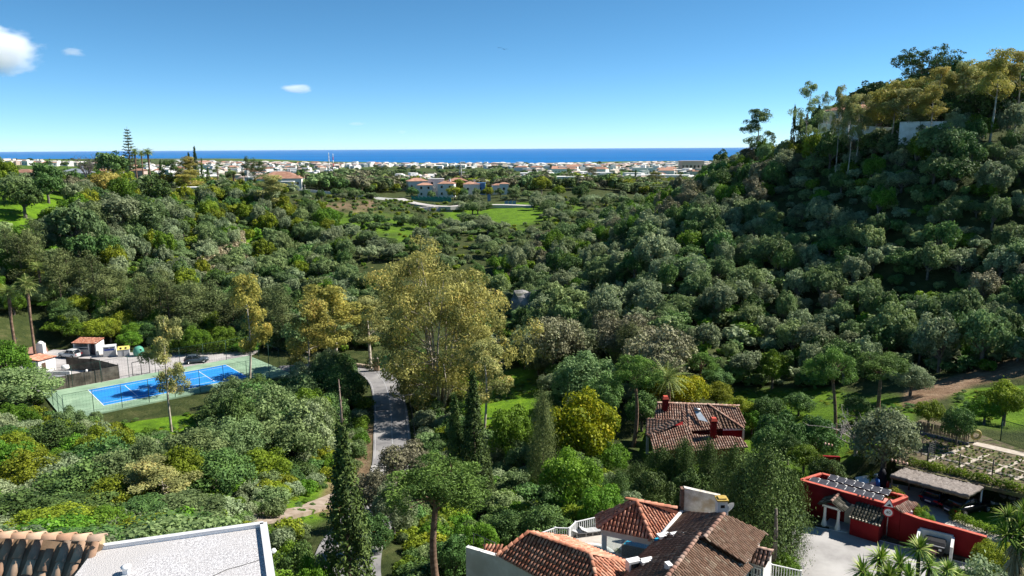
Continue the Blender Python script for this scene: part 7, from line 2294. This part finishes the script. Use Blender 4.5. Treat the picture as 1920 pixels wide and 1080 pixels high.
for k in range(5):
    q0, q1 = a.lerp(b, k / 5), a.lerp(b, (k + .97) / 5)
    o = wall_between(dw, 'wall_section', q0, q1, q0.z - 4, q0.z + .7, q1.z + .7, .3, WHITE); o.location = -dw.location
# ------------------------------------------------------------------ houses and trees of the middle distance
def house_px(label, u, vbase, d, w, h, rz=0.0, wall=WF, roof=TR, floors=1, dep=None, flat=False, chimney=False, name='villa', cat='house', group=None):
    p = at_d(u, vbase, d)
    g = tz(p.x, p.y)
    return far_house(name, label, (p.x, p.y, g), w, dep or w * .7, h + min(1.5, max(0, p.z - g)), rz, wall, None if flat and roof is TR else roof, floors, win=True, chimney=chimney, flat=flat, group=group, cat=cat)
V0 = at_d(800, 366, 430)
for lab, u, vb_, d, w, h, rz, wall, roof, fl_, flat in [
 ('white villa wing with hipped tile roof behind the green fence', 797, 364, 428, 8, 5.2, .1, WF, TR, 2, False),
 ('tall white villa block with stepped roof behind the green fence', 818, 364, 434, 9, 8.4, .1, WF, TR, 2, True),
 ('white gabled villa right of the stepped villa', 838, 364, 428, 9, 6.0, -.1, WF, TR, 2, False),
 ('pink and white house right of the villas', 858, 358, 450, 11, 6, .2, PKW, TR, 2, False),
 ('small white house beside the blue pavilion', 884, 357, 440, 9, 4.6, .1, WF, TR, 1, False),
 ('pale blue pavilion beside the dark trees', 900, 356, 440, 6, 4.8, 0, BLU, BLU, 1, True),
 ('low white cottage with orange roof right of the dark trees', 933, 356, 436, 6, 3.6, .2, WF, TR, 1, False),
 ('white cottage at the edge of the hedge', 945, 356, 430, 5, 4.5, 0, WF, TR, 1, False),
 ('white modern cube house with large dark windows', 1068, 353, 470, 16, 6.4, -.15, WF, WF, 2, True),
 ('low white house with tile roof left of the villas', 782, 352, 470, 12, 5, .3, WF, TR, 1, False),
 ('white house with shallow roof upper left of the villas', 762, 350, 490, 10, 4.5, .1, WF, TR, 1, False),
 ('white farmhouse with long tile roof on the left ridge', 528, 352, 400, 22, 5, .15, WF, TR, 1, False),
 ('small white annexe below the ridge farmhouse', 540, 354, 380, 6, 3.4, .1, WF, WF, 1, True),
 ('white shed on the left slope among the bushes', 362, 378, 300, 9, 3.2, .1, WF, WF, 1, True),
 ('small pink house behind the ridge palms', 262, 326, 380, 6, 5, 0, PKW, TR, 1, False),
 ('grey roofed house behind the bare ridge tree', 146, 345, 330, 12, 4, .1, mat('far_grey_wall', (.3, .34, .38), None, 1), mat('far_grey_roof', (.22, .25, .29), None, 1), 1, False),
 ('orange roofed house beside the bare ridge tree', 185, 330, 400, 10, 5, .3, CRM, TR, 1, False),
 ('white house with orange roof by the big ridge tree', 212, 325, 420, 9, 5, -.2, WF, TR, 1, False),
 ('white tall hotel block on the left skyline', 214, 292, 1500, 30, 22, .1, WF, WF, 6, True),
 ('pale stone farm building behind the bushes above the left meadow', 50, 343, 290, 8, 3.4, 0, CRM, TR, 1, False)]:
    house_px(lab, u, vb_, d, w, h, rz, wall, roof, fl_, flat=flat, chimney=not flat and w > 8)
# green screened fence and hedge bank by the villas
a, b = at_d(771, 364, 405), at_d(846, 368, 400)
gf = thing('green_screen_fence', 'long green screened fence below the white villas', 'fence', (a.x, a.y, tz(a.x, a.y)))
for k in range(10):
    q0, q1 = a.lerp(b, k / 10), a.lerp(b, (k + .98) / 10)
    o = wall_between(gf, 'screen_panel', q0, q1, min(a.z, b.z) - 3, tz(a.x, a.y) + 2, tz(b.x, b.y) + 2, .1, mat('screen_green', (.02, .20, .15), (.03, .25, .19), .3, .7)); o.location = -gf.location
for lab, u0, v0, u1, v1, d0, d1, m_, hgt in (('blue panelled fence right of the valley trees', 946, 376, 968, 376, 370, 370, BLU, 2.0), ('small blue gate box beside the hedge', 914, 366, 920, 366, 395, 395, BLU, 3.4), ('blue and white gate box right of the green field', 995, 370, 1000, 370, 380, 380, BLU, 3), ('dark blue netted court enclosure on the left ridge', 428, 380, 456, 380, 300, 300, mat('net_blue', (.05, .11, .16), (.09, .17, .22), .4, .8), 3.4)):
    a, b = at_d(u0, v0, d0), at_d(u1, v1, d1)
    t = thing('screen_fence', lab, 'fence', (a.x, a.y, tz(a.x, a.y)))
    n = max(2, int((b - a).length / 1.6))
    for k in range(n):
        o = wall_between(t, 'panel', a.lerp(b, k / n), a.lerp(b, (k + .9) / n), tz(a.x, a.y) - 1, tz(a.x, a.y) + hgt, tz(b.x, b.y) + hgt, .1, m_); o.location = -t.location
fr_path = [at_d(u, v, d) for u, v, d in ((748, 372, 400), (765, 378, 385), (790, 383, 368), (815, 386, 358), (845, 387, 352), (870, 385, 358), (905, 384, 362), (950, 384, 362), (1000, 386, 358))]
for p in fr_path: p.z = max(p.z, tz(p.x, p.y) + .15)
tag(ribbon('far_lane', smooth_path(fr_path, 3), 2.6, mat('pale_lane', (.42, .39, .36), (.52, .49, .46), .1, .9), .1, 1.5), kind='structure')
fl2 = [at_d(u, v, d) for u, v, d in ((560, 383, 385), (600, 382, 380), (650, 381, 380), (700, 383, 378), (740, 380, 385))]
for p in fl2: p.z = max(p.z, tz(p.x, p.y) + .15)
wl_ = thing('lane_parapet', 'long low white parapet of the lane below the ridge', 'wall', fl2[0])
for i in range(4):
    o = wall_between(wl_, 'parapet_section', fl2[i], fl2[i + 1], fl2[i].z - 2, fl2[i].z + 1.0, fl2[i + 1].z + 1.0, .3, WHITE); o.location = -wl_.location
rb = thing('retaining_bank', 'pale stone retaining bank below the lane of the villas', 'bank', at_d(815, 400, 345))
rb.location.z = tz(rb.location.x, rb.location.y)
for k in range(9):
    q = at_d(788 + k * 7, 392 + abs(k - 3) * .8, 350) - rb.location
    MB().add([(q.x - 1, q.y, -2), (q.x + 1, q.y, -2), (q.x + 1, q.y + 4, -2), (q.x - 1, q.y + 4, -2), (q.x - .9, q.y + 1.5, q.z + 1), (q.x + .9, q.y + 1.5, q.z + 1.1), (q.x + .9, q.y + 4, q.z + 1.2), (q.x - .9, q.y + 4, q.z + 1.1)], [(0, 1, 5, 4), (1, 2, 6, 5), (2, 3, 7, 6), (3, 0, 4, 7), (4, 5, 6, 7)]).build('stone_block', mat('pale_rock', (.36, .33, .30), (.52, .48, .45), .7, .95, bump=.6, objvar=.15), rb)
# grey rock outcrops
def rock(label, u, v, d, w, h, seed):
    p = at_d(u, v, d); p.z = tz(p.x, p.y)
    b = bmesh.new(); bmesh.ops.create_icosphere(b, subdivisions=3, radius=1)
    r_ = np.random.default_rng(seed)
    co = np.array([vv.co[:] for vv in b.verts])
    off = fbm(co[:, 0] * 3 + co[:, 2] * 2, co[:, 1] * 3 - co[:, 2], 1.0, 4, seed)
    for vv, o_ in zip(b.verts, off): vv.co = Vector((vv.co.x * w / 2, vv.co.y * w / 3, vv.co.z * h)) * (1 + .35 * o_)
    me = bpy.data.meshes.new('rock'); b.to_mesh(me); b.free()
    t = link('rock_outcrop', me, mat('outcrop_rock', (.15, .145, .15), (.34, .325, .31), .6, .95, .1, c3=(.09, .10, .07), s3=.5, bump=.8)); t.location = p
    return tag(t, label, 'rock')
rock('grey rock face showing through the dark wood above the huge eucalyptus', 1000, 505, 172, 11, 6.5, 1)
rock('grey rock heap at the foot of the hill spur', 1205, 395, 262, 16, 3.6, 2)
rock('smaller dark rock slope left of the grey heap', 1165, 412, 258, 12, 2.6, 3)
# ridge and belt trees, one by one
for i, (pm, u, v, d, w, lf, bk_, lab) in enumerate([
 ('round0', 205, 284, 345, 62, 'carob', 'grey', 'big round dark green tree on the ridge left of the Norfolk pine'), ('round1', 165, 300, 360, 40, 'carob', 'grey', 'round green tree left of the big ridge tree'), ('round2', 85, 325, 225, 66, 'carob', 'grey', 'broad dark green tree above the left meadow'), ('round3', 22, 323, 215, 70, 'oak', 'grey', 'grey-green tree at the left edge above the meadow'), ('round4', 40, 342, 205, 70, 'carob', 'grey', 'dark green tree at the meadow top'),
 ('euc2', 343, 293, 330, 50, 'gold', 'pale', 'brownish eucalyptus on the ridge left of the cypresses'), ('euc0', 318, 300, 335, 44, 'carob', 'grey', 'dark tree beside the brownish ridge eucalyptus'), ('euc1', 362, 318, 310, 60, 'gold', 'pale', 'golden bushy tree below the ridge cypresses'), ('round1', 130, 330, 300, 60, 'twig', 'grey', 'brown bare thicket on the left ridge'), ('round2', 200, 320, 310, 60, 'gold', 'grey', 'golden shrubby tree under the big ridge tree'), ('round3', 225, 318, 305, 54, 'lime', 'grey', 'yellow-green tree under the Norfolk pine'), ('round0', 250, 335, 280, 60, 'oak', 'grey', 'grey-green tree below the ridge palms'), ('round4', 285, 330, 300, 60, 'carob', 'grey', 'dark green tree right of the ridge palms'), ('round2', 215, 362, 230, 90, 'olive', 'grey', 'large silvery domed tree on the left slope'), ('round3', 265, 366, 228, 90, 'oak', 'grey', 'large grey-green domed tree beside the silvery one'), ('round0', 130, 384, 205, 90, 'oak', 'grey', 'large domed tree below the left meadow'),
 ('tall0', 462, 293, 415, 26, 'cypress', 'brown', 'left dark conifer of the ridge group'), ('tall1', 474, 296, 418, 30, 'cypress', 'brown', 'middle dark conifer of the ridge group'), ('tall0', 486, 300, 414, 26, 'cypress', 'brown', 'right dark conifer of the ridge group'),
 ('cypress1', 364, 275, 405, 16, 'cypress', 'brown', 'tallest twin cypress on the left ridge skyline'), ('cypress1', 353, 286, 405, 15, 'cypress', 'brown', 'shorter twin cypress on the left ridge skyline'), ('cypress1', 377, 296, 390, 9, 'cypress', 'brown', 'slim cypress right of the twin cypresses'), ('cypress1', 389, 314, 380, 11, 'cypress', 'brown', 'small cypress right of the slim one'), ('cypress1', 300, 300, 395, 16, 'cypress', 'brown', 'dark column tree right of the ridge palms'), ('cypress1', 557, 320, 400, 12, 'cypress', 'brown', 'left cypress beside the ridge farmhouse'), ('cypress1', 566, 318, 402, 14, 'cypress', 'brown', 'right cypress beside the ridge farmhouse'), ('cypress1', 984, 328, 520, 12, 'cypress', 'brown', 'cypress left of the white cube house'), ('cypress1', 1070, 325, 540, 16, 'cypress', 'brown', 'stout cypress behind the white cube house'), ('cypress1', 1040, 326, 560, 9, 'cypress', 'brown', 'thin cypress left of the stout one'), ('cypress1', 1192, 318, 520, 9, 'cypress', 'brown', 'thin cypress right of the white factory'),
 ('tall1', 905, 328, 470, 34, 'cypress', 'brown', 'dark conifer clump left tree beside the blue pavilion'), ('tall0', 922, 326, 480, 44, 'cypress', 'brown', 'dark conifer clump right tree beside the blue pavilion'), ('tall1', 1095, 330, 560, 34, 'cypress', 'brown', 'dark tree right of the white cube house'), ('round0', 1015, 330, 480, 40, 'lime', 'grey', 'pale green tree before the business park'), ('euc1', 1108, 314, 620, 34, 'twig', 'pale', 'brown bare tree beside the business park'), ('euc2', 1235, 322, 480, 50, 'euc', 'pale', 'yellow-green tree at the foot of the hill spur'), ('euc0', 1255, 340, 420, 70, 'olive', 'grey', 'grey-green tree against the spur')]):
    plant_px('ridge_tree', lab, 'tree', pm, u, v, d, w, lf, bk_)
for i, (u, v, w) in enumerate([(772, 350, 26), (808, 357, 18), (852, 349, 30), (872, 352, 24), (893, 353, 18), (915, 350, 26), (938, 353, 20), (962, 350, 30), (1045, 346, 30), (1088, 346, 34)]):
    plant_px('villa_garden_tree', ('first', 'second', 'third', 'fourth', 'fifth', 'sixth', 'seventh', 'eighth', 'ninth', 'tenth')[i] + ' from the left of the garden trees before the far villas', 'tree', 'round%d' % (i % 5), u, v, 412, w, ('carob', 'oak', 'lime')[i % 3], 'grey', 'garden trees before the far villas')
bt = at_d(165, 345, 300)
b2 = thing('dead_tree', 'leafless dark tree on the left ridge', 'tree', (bt.x, bt.y, tz(bt.x, bt.y)))
link('branches', m_twigs('deadtree', 12, 11, 5.5, 11, 8, 3, .3), mat('dead_bark', (.09, .075, .07), (.16, .14, .13), 1), b2)
# reeds
rx_, ry_ = poisson([tuple(at_d(u, v, d)[:2]) for u, v, d in ((370, 418, 205), (450, 410, 225), (450, 405, 250), (375, 405, 240))], 1.5, 88)
scatter('dry_reeds', 'patch of tall pale dry reeds on the left slope', 'reeds', np.stack([rx_, ry_, terr(rx_, ry_)], 1), np.stack([rng.uniform(1.2, 2.0, len(rx_))] * 2 + [rng.uniform(1.8, 2.8, len(rx_))], 1), [(PROTO['shrub1'][0], LM['dry'])], None)
# belts of trees toward the town (too far and many to tell apart)
def belt(name, label, rings, spacing, seed, hs, leafs, dens=1.0, models=('far0', 'far1')):
    r = np.random.default_rng(seed)
    xs, ys = [], []
    for (u0, u1, d0, d1, n) in rings:
        u = r.uniform(u0, u1, n); d = np.exp(r.uniform(math.log(d0), math.log(d1), n))
        xs.append((u - 960) / FPX * d * 1.01); ys.append(d)
    x, y = np.concatenate(xs), np.concatenate(ys)
    k = fbm(x, y, spacing, 3, seed) > -.18 + (1 - dens)
    x, y = x[k], y[k]
    z = terr(x, y)
    h = r.uniform(hs[0], hs[1], len(x)); w = h * r.uniform(.5, 1.0, len(x))
    tag(scatter(name, label, 'trees', np.stack([x, y, z - .5], 1), np.stack([w / 3, w / 3, h / 5], 1), [(PROTO[m][0], LM[l]) for m in models for l in leafs], None))
    return len(x)
nb = belt('ridge_belt', 'mixed trees and gardens on the left ridge', [(-80, 560, 300, 470, 430)], 40, 601, (2.6, 5.2), ['oak', 'carob', 'lime', 'olive', 'gold'])
nb += belt('mid_belt', 'belt of mixed trees between the valley and the town', [(540, 1330, 440, 640, 620), (600, 760, 400, 520, 150)], 50, 602, (4, 9), ['oak', 'carob', 'conif', 'twig', 'lime'])
nb += belt('town_belt', 'distant dark trees among the houses of the coastal plain', [(-100, 1400, 620, 2000, 900)], 120, 603, (4, 9), ['oak', 'carob', 'conif', 'cypress'])
nb += belt('coast_belt', 'far dark trees near the coast', [(-100, 1450, 2000, 4000, 480)], 240, 604, (7, 13), ['conif', 'carob', 'cypress'], .95)
nb += belt('tall_belt', 'row of tall dusky trees beyond the villas', [(840, 960, 640, 760, 90), (1000, 1020, 700, 800, 10), (640, 720, 600, 800, 60)], 400, 605, (8, 14), ['twig', 'conif', 'oak'])
# ------------------------------------------------------------------ the town
TOWN = []
def town(cluster, label, group, zones, seed, n, wr, hr, walls, roofs, prob_flat=.5, cat='building'):
    r = random.Random(seed)
    for k in range(n):
        (u0, v0, d0), (u1, v1, d1) = r.choice(zones)
        f = r.random(); d = d0 + (d1 - d0) * r.random()
        u = u0 + (u1 - u0) * f
        x = (u - 960) / FPX * d * 1.01
        w = r.uniform(*wr); h = r.uniform(*hr); dep = w * r.uniform(.5, .9)
        flat = r.random() < prob_flat
        t = thing('town_house', label, cat, (x, d, tz(x, d) - .5), r.uniform(-.5, .5), group)
        wm = r.choice(walls)
        m = MB().box((0, 0, h / 2 - 1), (w, dep, h + 2))
        if r.random() < .5: m.box((w * .28, dep * .1, h * .7 - 1), (w * .5, dep * .85, h * 1.4 + 2))
        m.build('wall', wm, t)
        if flat:
            MB().box((-w * .1, 0, h + .2), (w * .85, dep * 1.03, .4)).build('roof', wm, t)
        else:
            rh = dep * .2
            MB().add([(-w / 2 - .4, -dep / 2 - .4, h), (w / 2 + .4, -dep / 2 - .4, h), (w / 2 + .4, dep / 2 + .4, h), (-w / 2 - .4, dep / 2 + .4, h), (-w / 3, 0, h + rh), (w / 3, 0, h + rh)], [(0, 1, 5, 4), (1, 2, 5), (2, 3, 4, 5), (3, 0, 4), (3, 2, 1, 0)]).build('roof', r.choice(roofs), t)
        if d < 1800:
            for q in range(max(1, int(w / 6))):
                MB().box((-w / 2 + w * (q + .5) / max(1, int(w / 6)), -dep / 2 - .06, h * .5), (2.2, .12, min(1.8, h * .3))).build('window', GLASSD, t)
W3 = [WF, WF, WF, CRM]
town(0, 'small white house in the village on the far left hill', 'houses of the far left hill village', [((-20, 300, 1450), (150, 310, 1900)), ((20, 0, 1500), (110, 0, 1650)), ((150, 0, 1400), (330, 0, 1800))], 21, 58, (12, 26), (5, 9), W3, [TR], .55)
town(1, 'white house in the housing belt beyond the left ridge', 'houses beyond the left ridge', [((290, 0, 900), (560, 0, 1500)), ((340, 0, 1800), (620, 0, 2600))], 22, 56, (12, 28), (5, 9), W3, [TR], .5)
town(2, 'white house of the estate above the villas in mid picture', 'houses of the mid estate', [((660, 0, 640), (800, 0, 900)), ((720, 0, 700), (770, 0, 820))], 23, 34, (9, 18), (4.5, 8), [WF, WF, WF], [TR], .6)
town(3, 'low house with tile roof in the dense town before the sea', 'houses of the coastal town', [((980, 0, 560), (1330, 0, 1000)), ((900, 0, 500), (1100, 0, 700))], 24, 56, (9, 18), (3.5, 5.5), [WF, CRM, WF], [TR], .35)
town(4, 'small white building in the dense town near the shore', 'buildings near the shore', [((960, 0, 1500), (1380, 0, 3200)), ((1060, 0, 1800), (1350, 0, 2600)), ((1180, 0, 1200), (1330, 0, 1700))], 25, 52, (14, 34), (6, 12), [WF, WF, CRM, WF], [TR], .6)
town(5, 'pale apartment block in the row along the far shore', 'apartment blocks along the far shore', [((340, 0, 2900), (980, 0, 3600)), ((360, 0, 2700), (660, 0, 3400))], 26, 40, (24, 46), (7, 13), [WF, WF, CRM, PKW], [TR], .5)
for lab, u, d, w, h, dep, wm, rz in (('long white factory hall with dark windows in the town', 1200, 900, 36, 9, 22, WF, -.25), ('white warehouse behind the factory hall', 1120, 1150, 36, 9, 26, WF, .15), ('low grey-roofed business hall in the town', 1068, 1100, 44, 7, 30, mat('hall_grey', (.28, .32, .33), None, 1), 0), ('red and blue fronted store in the town', 1000, 1050, 34, 9, 30, mat('store_red', (.45, .04, .04), None, 1), 0), ('blue fronted half of the store in the town', 1022, 1055, 16, 9, 30, mat('store_blue', (.03, .10, .32), None, 1), 0), ('wide cream mansion on the plain right of the masts', 674, 900, 40, 9, 20, CRM, .1), ('white apartment row end block above the bare shore', 1290, 1700, 50, 24, 30, PKW, 0), ('white terraced apartment row right of the factory', 1250, 800, 40, 10, 16, WF, -.3)):
    x = (u - 960) / FPX * d * 1.01
    t = thing('town_hall_building', lab, 'building', (x, d, tz(x, d)), rz)
    MB().box((0, 0, h / 2 - 1), (w, dep, h + 2)).build('wall', wm, t)
    MB().box((0, 0, h + .5), (w + 1, dep + 1, 1.0)).build('roof', WF if 'store' in lab or 'red' in lab else wm, t)
    for q in range(6): MB().box((-w / 2 + w * (q + .5) / 6, -dep / 2 - .1, h * .5), (w / 12, .2, h * .28)).build('window', GLASSD, t)
# the rest of the far town, too small and many to tell apart
hm = []
for k, (wm, flat) in enumerate(((WF, 1), (WF, 0), (CRM, 0), (WF, 1), (PKW, 0))):
    m = MB().box((0, 0, .4), (1, .7, 1.2))
    if flat: m.box((.2, .05, .7), (.5, .6, 1.2))
    else: m.add([(-.53, -.38, 1.0), (.53, -.38, 1.0), (.53, .38, 1.0), (-.53, .38, 1.0), (-.3, 0, 1.25), (.3, 0, 1.25)], [(0, 1, 5, 4), (1, 2, 5), (2, 3, 4, 5), (3, 0, 4)])
    me = m.mesh('far_block'); me.materials.append(None); hm.append((me, wm))
r_ = np.random.default_rng(31)
zs = [(980, 1390, 1300, 3300, 330), (340, 980, 2300, 3600, 230), (-60, 340, 1500, 2100, 90), (290, 640, 900, 2200, 90), (1150, 1390, 2000, 3300, 160), (880, 1330, 560, 1100, 130), (290, 640, 560, 1000, 90), (640, 900, 620, 1100, 70)]
uu = np.concatenate([r_.uniform(a, b, n) for a, b, c_, d_, n in zs]); dd = np.concatenate([r_.uniform(c_, d_, n) for a, b, c_, d_, n in zs])
xx = (uu - 960) / FPX * dd * 1.01
sz = np.clip(dd / 110, 9, 34) * r_.uniform(.6, 1.3, len(dd)); hh = np.clip(dd / 340, 5.5, 9) * r_.uniform(.7, 1.4, len(dd))
scatter('town_spread', 'mass of tiny white buildings of the coastal town', 'town', np.stack([xx, dd, terr(xx, dd)], 1), np.stack([sz, sz, hh], 1), hm, None)
# masts and pylon
for lab, u, vt, vb2_, d, c in (('tall pale radio mast, left of two on the plain', 616, 286, 322, 900, (.6, .6, .62)), ('red and white radio mast, right of two on the plain', 624, 288, 322, 910, (.6, .2, .2))):
    a = at_d(u, vt, d); x, g = a.x, tz(a.x, d)
    t = thing('radio_mast', lab, 'mast', (x, d, g))
    n = 8
    for k in range(n):
        z0, z1 = (a.z - g) * k / n, (a.z - g) * (k + 1) / n
        MB().tube([(0, 0, z0), (0, 0, z1)], [.8 * (1 - .5 * k / n), .8 * (1 - .5 * (k + 1) / n)], 6).build('mast_section', mat('mast_white', (.68, .68, .68), None, 1) if (k % 2 or c[1] > .4) else mat('mast_red', (.5, .06, .05), None, 1), t)
a = at_d(863, 305, 640); g = tz(a.x, 640)
t = thing('power_pylon', 'lattice power pylon before the tall dusky trees', 'pylon', (a.x, 640, g))
H_ = a.z - g
for sx in (-1, 1):
    for sy in (-1, 1): MB().tube([(sx * 1.6, sy * 1.6, -1), (sx * .3, sy * .3, H_)], .2, 4).build('leg', METAL, t)
for k in range(6):
    z = H_ * (k + .5) / 6; w = 1.6 - 1.3 * z / H_
    MB().tube([(-w, -w, z - 1), (w, -w, z + 1)], .12, 4).build('brace', METAL, t)
for f, l_ in ((.62, 3.6), (.76, 4.2), (.9, 3.4)): MB().tube([(-l_, 0, H_ * f), (l_, 0, H_ * f)], .2, 4).build('cross_arm', METAL, t)
# two birds
for lab, u, v, d, s in (('small dark bird flying, left of two in the sky', 936, 90, 120, .38), ('small dark bird flying, right of two in the sky', 946, 93, 95, .45)):
    p = at_d(u, v, d)
    t = thing('bird', lab, 'bird', p, .3)
    loft([loop(-.02, .01, -.02, .02, 10, 2)] + [loop(0, .05, -.2, .2, 10, 2)] + [loop(.05, .02, -.1, .1, 10, 2)]).build('body', BLACKP, t).scale = (s * 1.6,) * 3
    for sx in (-1, 1):
        MB().add([(0, .1, .02), (0, -.08, .02), (sx * .3, -.04, .16), (sx * .28, .1, .16), (sx * .62, -.14, .06), (0, .1, .0), (0, -.08, .0), (sx * .3, -.04, .14), (sx * .28, .1, .14)], [(0, 1, 2, 3), (3, 2, 4), (5, 8, 7, 6), (8, 4, 7)]).build('wing', BLACKP, t).scale = (s * 1.6,) * 3
# ------------------------------------------------------------------ clouds and air
def cloud(label, u0, u1, v0, v1, d, dens, seed, thr=.50, scale=2.2):
    a, b = at_d(u0, v1, d), at_d(u1, v0, d)
    c = (a + b) / 2
    bm_ = bmesh.new(); bmesh.ops.create_icosphere(bm_, subdivisions=3, radius=1)
    me = bpy.data.meshes.new('cloud'); bm_.to_mesh(me); bm_.free()
    o = link('cloud', me); o.location = c; o.scale = ((b.x - a.x) / 2, (b.x - a.x) / 3, (b.z - a.z) / 2)
    m = bpy.data.materials.new('cloud_vapour_%d' % seed); m.use_nodes = True
    N, L = m.node_tree.nodes, m.node_tree.links
    N.remove(N['Principled BSDF'])
    pv = N.new('ShaderNodeVolumePrincipled'); pv.inputs['Color'].default_value = (1, 1, 1, 1); pv.inputs['Anisotropy'].default_value = 0
    tc = N.new('ShaderNodeTexCoord'); nz = N.new('ShaderNodeTexNoise')
    nz.noise_dimensions = '4D'; nz.inputs['W'].default_value = seed * 3.7
    nz.inputs['Scale'].default_value = scale; nz.inputs['Detail'].default_value = 7; nz.inputs['Roughness'].default_value = .62
    L.new(tc.outputs['Object'], nz.inputs['Vector'])
    ln = N.new('ShaderNodeVectorMath'); ln.operation = 'LENGTH'; L.new(tc.outputs['Object'], ln.inputs[0])
    fall = N.new('ShaderNodeMapRange'); fall.inputs['From Min'].default_value = .15; fall.inputs['From Max'].default_value = 1.0; fall.inputs['To Min'].default_value = .34; fall.inputs['To Max'].default_value = -.42
    L.new(ln.outputs['Value'], fall.inputs['Value'])
    ad = N.new('ShaderNodeMath'); ad.operation = 'ADD'; L.new(nz.outputs['Fac'], ad.inputs[0]); L.new(fall.outputs[0], ad.inputs[1])
    mr = N.new('ShaderNodeMapRange'); mr.inputs['From Min'].default_value = thr; mr.inputs['From Max'].default_value = thr + .22; mr.inputs['To Max'].default_value = dens
    L.new(ad.outputs[0], mr.inputs['Value']); L.new(mr.outputs[0], pv.inputs['Density'])
    L.new(pv.outputs[0], N['Material Output'].inputs['Volume'])
    me.materials.append(m)
    tag(o, label, 'cloud')
cloud('large white cumulus cloud at the left picture edge', -130, 118, 24, 164, 7000, .009, 1, .42, 2.2)
cloud('small thin cloud right of the large cumulus', 98, 176, 80, 116, 7000, .006, 2, .52, 1.8)
cloud('long flat white cloud in the left middle sky', 500, 610, 150, 182, 8000, .008, 3, .46, 1.5)
cloud('faint wisp of cloud low over the sea', 640, 700, 224, 240, 11000, .0022, 4, .48, 1.5)
cloud('tiny faint cloud right of the low wisp', 740, 768, 240, 254, 11000, .002, 5, .48, 1.5)
hz = MB().box((0, 0, -22), (128000, 128000, 140)).build('haze', None)
hm_ = bpy.data.materials.new('haze_air'); hm_.use_nodes = True
N, L = hm_.node_tree.nodes, hm_.node_tree.links
N.remove(N['Principled BSDF'])
pv = N.new('ShaderNodeVolumePrincipled'); pv.inputs['Color'].default_value = (.86, .93, 1.0, 1); pv.inputs['Density'].default_value = 0.9e-5
L.new(pv.outputs[0], N['Material Output'].inputs['Volume'])
hz.data.materials.append(hm_)
tag(hz, 'thin pale sea haze over the whole landscape', 'haze', None, 'stuff')
